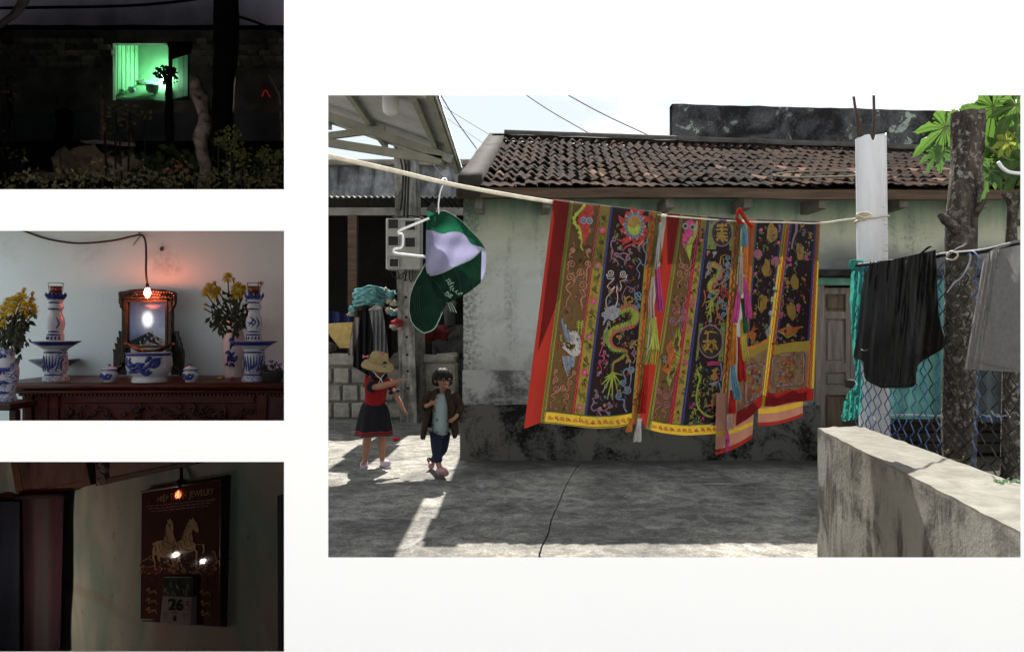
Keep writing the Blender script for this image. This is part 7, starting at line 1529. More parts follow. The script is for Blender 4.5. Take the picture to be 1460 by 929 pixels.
# ================================================================== THE ALTAR
AWD = 3.46; ATF = 3.0
def A_(x, y, d): return P(x / 3.416, 328 + y / 3.416, d)
def mat_awall():
    s = NT('altar_room_plaster'); p = s.pos(); n1 = s.noise(1.6, 5, .6, p); n2 = s.noise(22, 5, .65, p); n3 = s.noise(70, 3, .6, p)
    c = s.mix(s.rng(n1, .35, .65), (.50, .61, .64), (.545, .645, .67)); c = s.mix(s.math('MULTIPLY', s.rng(n2, .66, .74), .45), c, (.20, .20, .18))
    for cx, cy, r0, k in ((790, 150, .10, .35), (450, 100, .12, .18), (30, 90, .12, .15), (850, 190, .05, .3)):
        q = A_(cx, cy, AWD); d = s.n('VectorMath', {0: p, 1: tuple(q)}, operation='DISTANCE').outputs['Value']; c = s.mix(s.math('MULTIPLY', s.rng(d, r0, r0 * .2), s.math('MULTIPLY', s.rng(n2, .35, .6), k)), c, (.10, .09, .075))
    return s.end(s.bsdf(c, .85, spec=.15, nrm=s.bump(n3, .2, .004)))
m = MB(); m.box((-3.6, AWD, 0), (-.99, AWD + .05, CZ + .165 * AWD - .03)); kind(m.build('altar_wall', mat_awall()), 'structure')
MAHOG = M('dark_red_mahogany', (.052, .010, .005), .38, .4, 4, .3, 40, spec=.15, coat=.08, stretch=(.5, 6, 6)); MAHOGD = M('carved_mahogany', (.028, .008, .005), .45, .5, 14, .5, 60, spec=.3)
tz = A_(0, 742, ATF).z
tb = thing('altar_table', 'dark red mahogany altar table with a carved frieze', 'table', (-1.7, 3.1, 0))
XL, XR = A_(-60, 0, ATF).x, A_(1420, 0, ATF).x
m = MB(); m.box((XL, ATF, tz - .030), (XR, AWD - .01, tz), bev=.006); m.build('table_top', MAHOG, tb)
m = MB(); m.tube([(XL, ATF - .002, tz - .014), (XR, ATF - .002, tz - .014)], .012, 8); m.tube([(XL, ATF + .012, tz - .040), (XR, ATF + .012, tz - .040)], .009, 8); m.build('moulding', MAHOG, tb)
X0, X1 = A_(85, 0, ATF).x, XR
m = MB(); m.box((X0, ATF + .03, .55), (X1, ATF + .08, tz - .031)); m.build('frieze', MAHOG, tb)
def panel(x0, x1, y0, y1, mat, dd, name):
    a, b = A_(x0, y1, ATF), A_(x1, y0, ATF); m = MB(); m.box((a.x, ATF + .03 - dd, a.z), (b.x, ATF + .0295, b.z), bev=.003); return m.build(name, mat, tb)
panel(100, 140, 790, 1010, MAHOG, .012, 'stile'); panel(150, 215, 810, 1010, MAHOG, .006, 'side_panel'); panel(225, 270, 800, 1010, MAHOG, .012, 'stile'); panel(285, 1230, 800, 845, MAHOG, .010, 'rail'); panel(1245, 1290, 800, 1010, MAHOG, .012, 'stile'); panel(1300, 1390, 810, 1010, MAHOGD, .006, 'side_panel')
m = MB(); r_ = random.Random(8)
for k in range(120):
    x, y = r_.uniform(310, 1220), r_.uniform(858, 990); c = A_(x, y, ATF + .022); a = r_.uniform(0, 6.28); rr = r_.uniform(.006, .016)
    m.tube([c + Vector((rr * t / 3 * math.cos(a + t), -.008 - .004 * math.sin(t), rr * t / 3 * math.sin(a + t))) for t in range(6)], .0045, 5)
kind(m.build('carving', MAHOGD, tb), 'stuff')
m = MB(); 
for k in range(70): m.box((X0 + k * .017, ATF + .006, tz - .058), (X0 + k * .017 + .010, ATF + .03, tz - .048))
kind(m.build('dentil_strip', MAHOG, tb), 'stuff')
for x in (XL + .5, XR - .05):
    for y in (3.06, 3.2): m = MB(); m.box((x - .03, y - .03, 0), (x + .03, y + .03, .6)); m.build('leg', MAHOG, tb)
def onT(x, yb): # foot of something on the table whose base shows at crop pixel y
    t = (tz - CZ); return Vector(((x / 3.416 - 730) / 1000, 1, 0)) * ((CZ - tz) / ((328 + yb / 3.416 - 464.5) / 1000)) + Vector((0, 0, tz))
PX = lambda d: d / 3416.0     # metres per crop pixel at distance d
PORC = porc('blue_white_porcelain', .85, 26., (.36, .38, .41)); PORCB = M('cobalt_glaze', (.018, .03, .16), .2, .4, 30, 0, spec=.4); PORCW = M('white_glaze', (.38, .39, .42), .2, .08, 8, 0, spec=.45)
def strokes(par, c, prof, lines, w, mat=None):
    "brush strokes painted round a turned body: lines in (angle from the front, height)"
    m = MB()
    def pt(a, h): return c + Vector((math.sin(a) * (interp(h, prof_h) + .0012), -math.cos(a) * (interp(h, prof_h) + .0012), h))
    prof_h = sorted([(h, r_) for r_, h in prof])
    for ln_ in lines:
        q = spline([Vector((*p, 0)) for p in ln_], 5); k = len(q)
        m.tube([pt(p.x, p.y) for p in q], [w * math.sin(math.pi * (i + .6) / (k + .2)) + w * .15 for i in range(k)], 5)
    kind(m.build('painted_strokes', mat or PORCB, par), 'stuff')
def candlestick(x, dark, label, yb=733):
    f = onT(x, yb); s_ = PX(f.y); o = thing('candlestick', label, 'candlestick', f, 'blue and white candlesticks on the altar')
    H = lambda y: (735 - y) * s_
    pr = [(57, 735), (58, 722), (50, 712), (44, 700), (52, 680), (54, 650), (50, 615), (48, 590), (56, 576)]
    m = MB(); m.lathe(f, [(a * s_, H(y)) for a, y in pr], 28, 0); m.build('base', PORC, o)
    strokes(o, f, [(a * s_, H(y)) for a, y in pr], [[(-.9 + .25 * i + .3 * math.sin(i), H(690 - 6 * (i % 3))), (-.6 + .22 * i, H(655)), (-.9 + .3 * i, H(610 + 5 * (i % 2)))] for i in range(8)] + [[(-1.2, H(705)), (0, H(703)), (1.2, H(705))], [(-1.2, H(597)), (0, H(595)), (1.2, H(597))]], .0035)
    m = MB(); m.lathe(f, [(56 * s_, H(578)), (80 * s_, H(562)), (107 * s_, H(546)), (108 * s_, H(542)), (90 * s_, H(548)), (40 * s_, H(552)), (36 * s_, H(545))], 36, [0, 1, 1, 0, 0, 0]); m.build('drip_dish', [PORCW, PORCB], o)
    pr2 = [(36, 540), (36, 510), (30, 500), (36, 480), (40, 455), (36, 430), (28, 412), (26, 395), (33, 385), (34, 372), (28, 360), (30, 350), (36, 340)]
    m = MB(); m.lathe(f, [(a * s_, H(y)) for a, y in pr2], 26); m.build('column', PORCW, o)
    strokes(o, f, [(a * s_, H(y)) for a, y in pr2], [[(-1.2, H(512)), (0, H(510)), (1.2, H(512))], [(-1, H(497)), (0, H(495)), (1, H(497))], [(.6, H(480)), (.9, H(455)), (.6, H(425))], [(-1.2, H(388)), (0, H(386)), (1.2, H(388))], [(-1.2, H(357)), (0, H(355)), (1.2, H(357))]] + [[(-.9 + .45 * i, H(535)), (-.8 + .45 * i, H(518))] for i in range(5)] + ([[(-.4, H(470)), (.2, H(440)), (-.2, H(425))], [(.0, H(475)), (.5, H(450)), (.1, H(430))], [(-.5, H(450)), (.4, H(462))]] if dark else []), .0032)
    for k in range(8):
        a = k * math.pi / 4; c_, n_ = math.cos(a), math.sin(a); t_ = Vector((-n_, c_, 0)); r1, r2 = 30 * s_, 44 * s_
        m = MB(); m.add([f + Vector((c_ * r1, n_ * r1, H(345))) - t_ * 10 * s_, f + Vector((c_ * r1, n_ * r1, H(345))) + t_ * 10 * s_, f + Vector((c_ * r2, n_ * r2, H(322))) + t_ * 15 * s_, f + Vector((c_ * r2, n_ * r2, H(303))), f + Vector((c_ * r2, n_ * r2, H(322))) - t_ * 15 * s_], [(0, 1, 2, 3, 4)]); m.build('lotus_petal', PORCB, o)
    GL = _mc.get('cup_glass')
    if not GL:
        s = NT('cup_glass'); GL = _mc['cup_glass'] = s.end(s.bsdf((1, 1, 1), .02, trans=1., ior=1.35))
    m = MB(); m.lathe(f, [(.1 * s_, H(316)), (28 * s_, H(316)), (33 * s_, H(262)), (34 * s_, H(259)), (31 * s_, H(262)), (27 * s_, H(312)), (.1 * s_, H(312))], 22); m.build('glass_cup', GL, o)
    m = MB(); m.lathe(f, [(.1 * s_, H(310)), (25 * s_, H(310)), (28.5 * s_, H(276)), (.1 * s_, H(276))], 22); m.build('red_oil', M('red_lamp_oil', (.22, .030, .012), .15, .1, 5, 0, spec=.5), o)
    return o
candlestick(272, False, 'tall blue and white candlestick with a red oil cup beside the left vase')
candlestick(1238, True, 'tall blue and white candlestick before the pink-white vase on the right')
f = onT(266, 712); o = thing('offering_dish', 'wide dark dish on a foot behind the left candlestick', 'dish', f); s_ = PX(f.y); m = MB(); m.lathe(f, [(30 * s_, 0), (22 * s_, 25 * s_), (50 * s_, 40 * s_), (104 * s_, 78 * s_), (107 * s_, 84 * s_), (80 * s_, 72 * s_), (.1, 56 * s_)][:6], 32, [0, 0, 1, 1, 1]); m.build('body', [PORCW, M('slate_glaze', (.08, .09, .12), .25, .3, 20, 0, spec=.4)], o)
# incense bowl
f = onT(727, 737); s_ = PX(f.y); o = thing('incense_bowl', 'round white incense bowl painted with a blue dragon in the middle of the altar', 'bowl', f); H = lambda y: (737 - y) * s_
pr = [(78, 737), (78, 722), (72, 712), (80, 706), (98, 680), (104, 650), (102, 625), (98, 610), (103, 603), (104, 596), (92, 596), (90, 610), (60, 660)]
m = MB(); m.lathe(f, [(a * s_, H(y)) for a, y in pr], 40, [0, 0, 0, 0, 0, 0, 0, 1, 1, 1, 0, 0]); m.build('body', [PORCW, PORCB], o)
pr_ = [(a * s_, H(y)) for a, y in pr[:9]]
strokes(o, f, pr_, [[(-.75, H(640)), (-.55, H(660)), (-.3, H(672)), (0, H(660)), (.25, H(668)), (.5, H(650)), (.7, H(632))], [(-.5, H(625)), (-.35, H(650)), (-.1, H(648))], [(-.2, H(690)), (.0, H(676)), (.3, H(686)), (.5, H(672))], [(.3, H(640)), (.45, H(622)), (.6, H(618))], [(.5, H(665)), (.7, H(645)), (.85, H(622))], [(.62, H(668)), (.8, H(650)), (.95, H(630))], [(-.1, H(640)), (.1, H(650)), (.3, H(645))], [(-.6, H(690)), (-.4, H(682)), (-.2, H(684))], [(.1, H(692)), (.35, H(694)), (.6, H(685))]], .0085)
strokes(o, f, pr_, [[(.4 + .1 * i, H(655)), (.55 + .1 * i, H(635)), (.75 + .1 * i, H(615))] for i in range(4)] + [[(-.85, H(655)), (-.7, H(620)), (-.62, H(650))], [(-.45, H(615)), (-.4, H(640))]], .0035)
m = MB(); m.lathe(f, [(.1 * s_, H(604)), (88 * s_, H(606))], 24); m.build('ash', M('incense_ash', (.16, .14, .12), .95, .3, 40, .8), o)
f = onT(730, 722); o = thing('brass_boat', 'boat-shaped dark brass tray behind the incense bowl', 'tray', f); s_ = PX(f.y); H = lambda y: (722 - y) * s_
def boat(u, v):
    x = (u - .5) * 250; k = math.cos(math.pi * (u - .5)); return f + Vector((x * s_, (v - .5) * 70 * k * s_, H(592 - 46 * (abs(u - .5) * 2) ** 2.2 + 22 * k * (1 - (2 * v - 1) ** 2) - 8)))
m = MB(); m.grid(boat, 30, 8); m.build('bowl', M('dark_brass', (.10, .075, .03), .35, .4, 20, .3, metal=.6), o)
m = MB(); m.lathe(f, [(30 * s_, 0), (22 * s_, 40 * s_), (14 * s_, 100 * s_), (24 * s_, 112 * s_)], 16); m.build('stand', M('dark_brass', (.1, .07, .03)), o)
for x in (612, 846): c = f + Vector(((x - 730) * s_, 0, H(553))); m = MB(); m.blob(c, .007, 8, 6); m.build('tip', M('orange_tip', (.4, .10, .03), .6), o)
for x, lb in ((533, 'small lidded blue and white jar left of the incense bowl'), (929, 'small lidded blue and white jar right of the incense bowl')):
    f = onT(x, 738); s_ = PX(f.y); o = thing('lidded_jar', lb, 'jar', f, 'small lidded jars on the altar'); H = lambda y: (738 - y) * s_
    pr = [(24, 738), (25, 732), (34, 718), (38, 705), (36, 692), (28, 684), (30, 681)]; m = MB(); m.lathe(f, [(a * s_, H(y)) for a, y in pr], 24); m.build('body', PORCW, o)
    strokes(o, f, [(a * s_, H(y)) for a, y in pr], [[(-.9, H(712)), (-.5, H(700)), (-.1, H(712)), (.3, H(700)), (.8, H(712))], [(-.6, H(722)), (0, H(720)), (.6, H(722))], [(-.3, H(705)), (0, H(716)), (.3, H(706))], [(.5, H(718)), (.7, H(698))], [(-.7, H(716)), (-.65, H(696))]], .0055)
    m = MB(); m.lathe(f, [(35 * s_, H(682)), (36 * s_, H(677)), (26 * s_, H(668)), (10 * s_, H(664)), (7 * s_, H(660)), (8 * s_, H(655)), (.1 * s_, H(652))], 24, [1, 0, 0, 0, 1, 1]); m.build('lid', [PORCW, PORCB], o)
# portrait frame
FD = 3.36; fs = PX(FD)
BLK_G = M('black_gilt_wood', (.011, .007, .005), .35, .6, 30, .8, 60, spec=.4); GILT = M('dull_gilt', (.05, .034, .016), .5, .5, 40, .6, 90, metal=.2)
fr = thing('picture_frame', 'carved dark and gilt portrait frame standing at the back of the altar', 'picture frame', onT(720, 712))
ft = lambda x, y, d=FD: A_(x, y, d)
def fbar(pts, r_, mat, n=8, name='moulding'): m = MB(); m.tube([ft(*p) if len(p) == 2 else ft(*p) for p in pts], r_, n); return m.build(name, mat, fr)
for a, b in (((612, 335), (612, 660)), ((826, 335), (826, 660)), ((612, 335), (826, 335)), ((612, 655), (826, 655))):
    m = MB(); p, q = ft(*a), ft(*b); h = .015; m.box((min(p.x, q.x) - h, FD - .012, min(p.z, q.z) - h), (max(p.x, q.x) + h, FD + .02, max(p.z, q.z) + h), bev=.004); m.build('frame_bar', BLK_G, fr)
m = MB(); p, q = ft(628, 560), ft(810, 352)
for A, B in (((p.x - .012, p.z - .012), (q.x + .012, p.z)), ((p.x - .012, q.z), (q.x + .012, q.z + .012)), ((p.x - .012, p.z), (p.x, q.z)), ((q.x, p.z), (q.x + .012, q.z))): m.box((A[0], FD - .016, A[1]), (B[0], FD - .004, B[1]), bev=.002)
m.build('gilt_slip', GILT, fr)
m = MB(); r_ = random.Random(6)
for k in range(40):
    t = k / 39; x = 588 + 264 * t; y = 312 - 10 * math.sin(math.pi * t) + (18 if k % 2 else -6) * (.6 if 8 < k < 31 else 1); m.blob(ft(x, y, FD - .012), (.011, .008, .008), 8, 6, 0, .5, k)
for k in range(12):
    for sx in (-1, 1): m.blob(ft(720 + sx * (132 - .6 * k * (k - 5) * .5), 318 + k * 7, FD - .01), (.009, .008, .008), 8, 6, 0, .5, k)
m.tube([ft(585, 318), ft(640, 304), ft(720, 300), ft(800, 304), ft(855, 318)], .016, 8); m.build('carved_crest', BLK_G, fr)
m = MB()
for k in range(30): t = k / 29; m.blob(ft(605 + 232 * t, 331, FD - .018), .004, 6, 5)
for k in range(40): 
    for x in (604, 834): m.blob(ft(x, 340 + 300 * k / 39, FD - .016), .0035, 6, 5)
m.build('bead_row', GILT, fr)
for sx in (-1, 1):
    m = MB()
    for k in range(6): x = 720 + sx * (118 + 9 * k); y = 540 - 26 * (5 - abs(k - 2)) * .6 + k * 14; m.prism([ft(x - 6, 705), ft(x + 6, 705), ft(x + 7 + sx * 4, y + 26), ft(x + sx * 8, y), ft(x - 5, y + 26)], (0, .016, 0))
    m.build('side_support', BLK_G, fr); m = MB(); m.tube(spline([ft(720 + sx * 100, 660), ft(720 + sx * 140, 668), ft(720 + sx * 160, 690), ft(720 + sx * 165, 708)], 4), .012, 8); m.build('foot', BLK_G, fr)
def mat_portrait():
    s = NT('portrait_print_painted_glare'); p = s.pos(); x, y, z = s.xyz(p); a, b = ft(635, 555), ft(803, 360)
    u = s.rng(x, a.x, b.x); v = s.rng(z, a.z, b.z)
    c = s.ramp(v, (0, (.18, .23, .33)), (.35, (.40, .50, .70)), (.62, (.46, .52, .72)), (.8, (.40, .36, .55)), (1, (.32, .24, .38)))
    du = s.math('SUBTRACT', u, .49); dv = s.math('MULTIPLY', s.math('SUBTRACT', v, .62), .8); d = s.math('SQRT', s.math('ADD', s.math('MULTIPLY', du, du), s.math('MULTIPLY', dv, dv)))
    c = s.mix(s.rng(d, .40, .06), c, (.92, .92, .96)); c = s.mix(s.rng(d, .15, .09), c, (.95, .96, .98))  # white glare over the face, painted into the print
    ln_ = s.rng(s.math('ABSOLUTE', s.math('SUBTRACT', v, .615)), .006, .002); c = s.mix(s.math('MULTIPLY', ln_, .6), c, (.16, .18, .28))
    # dark shoulders of the sitter
    sh = s.math('SUBTRACT', s.math('SUBTRACT', .31, s.math('MULTIPLY', s.math('ABSOLUTE', s.math('SUBTRACT', u, .52)), .42)), v); c = s.mix(s.rng(sh, 0, .02), c, (.035, .045, .065))
    return s.end(s.bsdf(c, .6, spec=.2, em=(1, 1, 1, 1), es=s.rng(d, .20, .05, 0, .20)))  # print glows at the spot, standing in for light reflected in the glass
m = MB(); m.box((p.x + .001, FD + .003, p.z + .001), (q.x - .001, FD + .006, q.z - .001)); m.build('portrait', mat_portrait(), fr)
s = NT('frame_glass'); gl = s.n('BsdfGlossy', {'Color': (1, 1, 1, 1), 'Roughness': .02}).outputs[0]; tr_ = s.n('BsdfTransparent').outputs[0]; fac = s.n('Fresnel', {'IOR': 1.45}).outputs[0]
m = MB(); m.add([(p.x, FD - .001, p.z), (q.x, FD - .001, p.z), (q.x, FD - .001, q.z), (p.x, FD - .001, q.z)], [(0, 1, 2, 3)]); m.build('glass', s.end(s.n('MixShader', {0: fac, 1: tr_, 2: gl}).outputs[0]), fr)
# cord and red bulb
BUL = A_(718, 302, FD - .055)
cd = thing('hanging_bulb', 'small glowing bulb hanging on a brown cord over the portrait frame', 'bulb', BUL, None)
m = MB(); pts = [A_(x, y, AWD - .012) for x, y in ((80, -12), (120, 5), (220, 40), (330, 60), (420, 63), (550, 50), (640, 30), (690, 24))] + [A_(708, 55, 3.40), A_(712, 120, 3.33), A_(711, 200, 3.27), A_(716, 262, FD - .055)]
m.tube(spline(pts, 6), .0048, 7); m.build('cord', M('brown_cord', (.045, .022, .018), .7, .3, 40), cd)
m = MB(); m.tube([A_(690, 25, AWD - .006), A_(665, 50, AWD - .006), A_(648, 74, AWD - .006)], .0016, 5); m.tube([A_(672, 8, AWD - .004), A_(690, 24, AWD - .02), A_(702, 40, AWD - .01)], .002, 5); m.build('tie', BLACKRUB, cd)
m = MB(); m.tube([BUL + Vector((0, 0, .040)), BUL + Vector((0, 0, .018))], [.007, .0085], 10); m.build('socket', BLACKRUB, cd)
m = MB(); m.lathe(BUL, [(.0008, -.028), (.008, -.022), (.014, -.008), (.0145, .0), (.010, .012), (.007, .018)], 14); m.build('bulb', emit('warm_bulb', (1, .18, .08), 44), cd)
o = thing('wall_hook', 'small rusty hook on the wall above the portrait frame', 'hook', A_(787, 90, AWD)); m = MB(); m.blob(A_(787, 92, AWD - .008), (.009, .008, .010), 9, 7); m.tube([A_(787, 82, AWD), A_(787, 82, AWD - .02), A_(788, 92, AWD - .024)], .003, 6); m.build('hook', RUST, o)
# flowers and vases
YEL = M('yellow_petal', (.58, .42, .04), .7, .25, 60, .3, transl=.25); LFD = M('dark_dry_leaf', (.022, .024, .010), .8, .4, 20, .3); STM = M('dark_stem', (.03, .035, .014), .7, .3)
def bouquet(name, label, heads, foot, leaves, seed):
    o = thing(name, label, 'flowers', foot); r_ = random.Random(seed); st = MB(); lf = MB()
    for (x, y, r0, d) in heads:
        c = A_(x, y, d); s_ = PX(d) * r0 * 1.2; m = MB()
        for k in range(42):
            a, e = k * 2.4, 1.4 - k * .058; d_ = Vector((math.cos(a) * math.cos(e), math.sin(a) * math.cos(e) - .35, math.sin(e))).normalized(); t_ = d_.cross(Vector((.2, .3, 1))).normalized()
            b_ = c + d_ * s_ * .2; m.add([b_ - t_ * s_ * .10, b_ + d_ * s_ * .5 - t_ * s_ * .16, c + d_ * s_ * r_.uniform(.85, 1.15) + Vector((0, 0, -.12 * s_)), b_ + d_ * s_ * .5 + t_ * s_ * .16, b_ + t_ * s_ * .10], [(0, 1, 2, 3, 4)])
        m.build('flower_head', YEL, o)
        st.tube(spline([foot, foot.lerp(c, .55) + Vector((r_.uniform(-.012, .012), 0, .0)), c], 4), .0028, 5)
    for (x, y, sp, n, d) in leaves:
        for k in range(n):
            c = A_(x + r_.gauss(0, sp), y + r_.gauss(0, sp * 1.2), d + r_.uniform(-.05, .05)); a = r_.uniform(-2.6, -.4); L = r_.uniform(.018, .042); d_ = Vector((math.cos(a) * .8, r_.uniform(-.5, .3), math.sin(a))).normalized(); t_ = d_.cross(Vector((r_.uniform(-.6, .6), -1, .2))).normalized()
            lf.add([c, c + d_ * L * .5 + t_ * L * .26, c + d_ * L, c + d_ * L * .5 - t_ * L * .22], [(0, 1, 2, 3)])
    st.build('stem', STM, o); lf.build('leaves', LFD, o)
vl = A_(28, 590, 2.88); bouquet('chrysanthemums', 'large bunch of yellow chrysanthemums in the vase at the left edge', [(20, 400, 34, 2.85), (70, 350, 34, 2.86), (112, 335, 30, 2.88), (60, 385, 32, 2.82), (120, 375, 32, 2.85), (160, 385, 30, 2.9), (155, 345, 24, 2.92), (130, 410, 26, 2.88), (165, 405, 24, 2.9), (-20, 380, 34, 2.86), (15, 455, 22, 2.84), (95, 320, 20, 2.92), (118, 292, 14, 2.9), (160, 308, 12, 2.92), (40, 350, 26, 2.9)], vl, [(70, 470, 34, 60, 2.88), (95, 520, 20, 40, 2.88), (30, 490, 30, 40, 2.88), (60, 555, 20, 24, 2.88), (88, 610, 8, 10, 2.88), (110, 440, 20, 26, 2.88)], 1)
f = A_(28, 832, 2.88); s_ = PX(2.88); o = thing('vase', 'blue and white vase painted with trees at the left edge', 'vase', f); H = lambda y: (832 - y) * s_
pr = [(46, 832), (48, 822), (40, 800), (44, 770), (54, 720), (56, 680), (48, 640), (36, 615), (38, 590), (46, 578), (42, 578), (34, 600)]; m = MB(); m.lathe(f, [(a * s_, H(y)) for a, y in pr], 28); m.build('body', PORC, o)
strokes(o, f, [(a * s_, H(y)) for a, y in pr[:10]], [[(-.6 + .2 * i, H(760 - 10 * (i % 3))), (-.3 + .15 * i, H(735)), (.0 + .15 * i, H(742))] for i in range(6)] + [[(-.5 + .25 * i, H(700)), (-.3 + .2 * i, H(675)), (-.1 + .2 * i, H(682)), (.1 + .2 * i, H(665))] for i in range(5)] + [[(-.9, H(790)), (0, H(786)), (.9, H(790))], [(-.5, H(620)), (-.48, H(600))], [(.1, H(622)), (.12, H(600))], [(.5, H(620)), (.5, H(602))]], .0055)
o = thing('side_stand', 'dark low stand under the left vase', 'stand', f); m = MB(); c = f; m.box((c.x - .12, 2.80, c.z - .03), (c.x + .075, 2.97, c.z - .001), bev=.004); m.build('stand_top', MAHOGD, o)
for x in (c.x - .1, c.x + .05): m = MB(); m.box((x, 2.83, .0), (x + .025, 2.86, c.z - .031)); m.build('leg', MAHOGD, o)
vr = A_(1140, 450, 3.16); bouquet('chrysanthemums', 'wilting yellow chrysanthemums in the pink-white vase on the right', [(1020, 285, 30, 3.14), (1045, 310, 30, 3.14), (1060, 295, 24, 3.16), (1000, 305, 22, 3.16), (1110, 232, 28, 3.16), (1045, 258, 12, 3.16), (1155, 285, 34, 3.14), (1165, 310, 30, 3.12), (1140, 318, 26, 3.14), (1185, 290, 24, 3.16), (1272, 262, 14, 3.18), (1002, 362, 10, 3.16), (1052, 408, 9, 3.16), (1138, 240, 10, 3.16), (998, 385, 8, 3.16)], vr, [(1075, 390, 26, 46, 3.16), (1060, 440, 18, 36, 3.16), (1180, 380, 24, 46, 3.16), (1110, 330, 20, 22, 3.16), (1090, 480, 10, 14, 3.14), (1165, 460, 14, 26, 3.14), (1190, 420, 14, 18, 3.16)], 2)
f = onT(1142, 714); s_ = PX(f.y); o = thing('vase', 'slender pink-white vase painted in blue behind the right candlestick', 'vase', f); H = lambda y: (714 - y) * s_
pr = [(44, 714), (45, 706), (40, 690), (46, 650), (52, 600), (52, 560), (44, 510), (36, 475), (34, 455), (40, 440), (36, 440), (30, 470)]; m = MB(); m.lathe(f, [(a * s_, H(y)) for a, y in pr], 28); m.build('body', M('pinkish_glaze', (.46, .39, .40), .2, .08, 8, 0, spec=.45), o)
strokes(o, f, [(a * s_, H(y)) for a, y in pr[:10]], [[(-.3, H(640)), (-.1, H(610)), (.3, H(622))], [(-.5, H(600)), (-.2, H(590)), (.1, H(604)), (.4, H(590))], [(-.2, H(660)), (.1, H(650)), (.4, H(662))], [(.0, H(580)), (.15, H(540)), (.3, H(500))], [(.2, H(560)), (.4, H(545))], [(-.1, H(540)), (.2, H(525))], [(-.6, H(655)), (-.3, H(645))], [(.3, H(640)), (.6, H(610))], [(-.2, H(625)), (.3, H(632))]], .0075)
o = thing('orchid_pot', 'dark pot with purple flowers at the right end of the altar', 'plant', onT(1330, 736)); f = onT(1330, 736); s_ = PX(f.y); m = MB(); m.lathe(f, [(38 * s_, 0), (58 * s_, 45 * s_), (60 * s_, 52 * s_), (50 * s_, 50 * s_)], 20); m.build('pot', M('dark_pot', (.02, .018, .018), .5, .3), o)
m = MB(); r_ = random.Random(5)
for k in range(26):
    c = A_(1325 + r_.uniform(-45, 35), 668 + r_.uniform(-18, 18), f.y + r_.uniform(-.03, .03)); a = r_.uniform(0, 6.28); L = r_.uniform(.012, .024); m.add([c, c + Vector((L * math.cos(a), -.004, L * .7 * math.sin(a))), c + Vector((L * 1.2 * math.cos(a + .6), -.006, L * .8 * math.sin(a + .6)))], [(0, 1, 2)])
m.build('petals', M('purple_petal', (.19, .06, .22), .6, .3, 20, transl=.2), o); m = MB()
for k in range(40): c = A_(1330 + r_.uniform(-50, 50), 690 + r_.uniform(-20, 14), f.y + r_.uniform(-.04, .03)); a = r_.uniform(0, 6.28); m.add([c, c + Vector((.02 * math.cos(a), -.004, .02 * math.sin(a))), c + Vector((.024 * math.cos(a + .5), -.01, .024 * math.sin(a + .5)))], [(0, 1, 2)])
m.build('leaves', LFD, o)
o = thing('leaf_sprig', 'flat green leaf sprig lying on the altar right of the small jar', 'sprig', onT(1030, 730)); m = MB()
for k in range(9): c = onT(975 + k * 13, 733 - 4 * (k % 2)) + Vector((0, 0, .003)); a = .5 * (-1) ** k; m.add([c, c + Vector((.022, .012 * (-1) ** k, .006)), c + Vector((.036, .004, .002)), c + Vector((.018, -.008, .001))], [(0, 1, 2, 3)])
m.tube([onT(970, 732) + Vector((0, 0, .003)), onT(1095, 726) + Vector((0, 0, .004))], .0025, 5); m.build('leaves', M('sprig_green', (.06, .11, .03), .6, .3), o)
for x, c, lb in ((1132, (.35, .05, .02), 'small red bud lying on the altar before the pink-white vase'), (1070, (.45, .33, .03), 'small yellow bud lying on the leaf sprig')): m = MB(); m.blob(onT(x, 728) + Vector((0, 0, .007)), (.011, .009, .007), 10, 7, 0, .3); tag(m.build('bud', M('bud%d' % x, c, .6, .2)), lb, 'bud')
# ================================================================== THE CALENDAR ON THE DIM WALL
def fw(px): return .78 / (.289 + .000526 * px)
def C_(x, y, off=0.): px = x / 3.404; return P(px, 656 + y / 3.404, fw(px) - off)
def mat_cwall():
    s = NT('dim_mottled_wall'); p = s.pos(); n1 = s.noise(3.2, 4, .5, p, 1.2, stretch=(1, 1, .5)); n2 = s.noise(30, 5, .7, p); n3 = s.noise(1.5, 3, .5, p, 1.5)
    c = s.mix(s.rng(n1, .42, .58), (.30, .31, .26), (.165, .225, .185)); c = s.mix(s.rng(n3, .5, .62), c, (.26, .225, .185)); c = s.mix(s.math('MULTIPLY', s.rng(n2, .64, .7), .5), c, (.03, .03, .025))
    a = C_(500, 690); x, y, z = s.xyz(p); k = s.rng(s.math('ABSOLUTE', s.math('SUBTRACT', z, s.math('ADD', a.z, s.math('MULTIPLY', s.math('SUBTRACT', n1, .5), .12)))), .022, .008); c = s.mix(s.math('MULTIPLY', s.math('MULTIPLY', k, .30), s.rng(x, C_(760, 0).x, C_(520, 0).x)), c, (.20, .11, .07))
    return s.end(s.bsdf(c, .95, spec=.06, nrm=s.bump(n2, .3, .004)))
a, b = C_(-120, 0), C_(1500, 0); m = MB(); m.prism([(a.x, a.y, 0), (b.x, b.y, 0), (b.x, b.y, CZ - .168 * b.y), (a.x, a.y, CZ - .174 * a.y)], (.02, .04, 0)); kind(m.build('calendar_room_wall', mat_cwall()), 'structure')
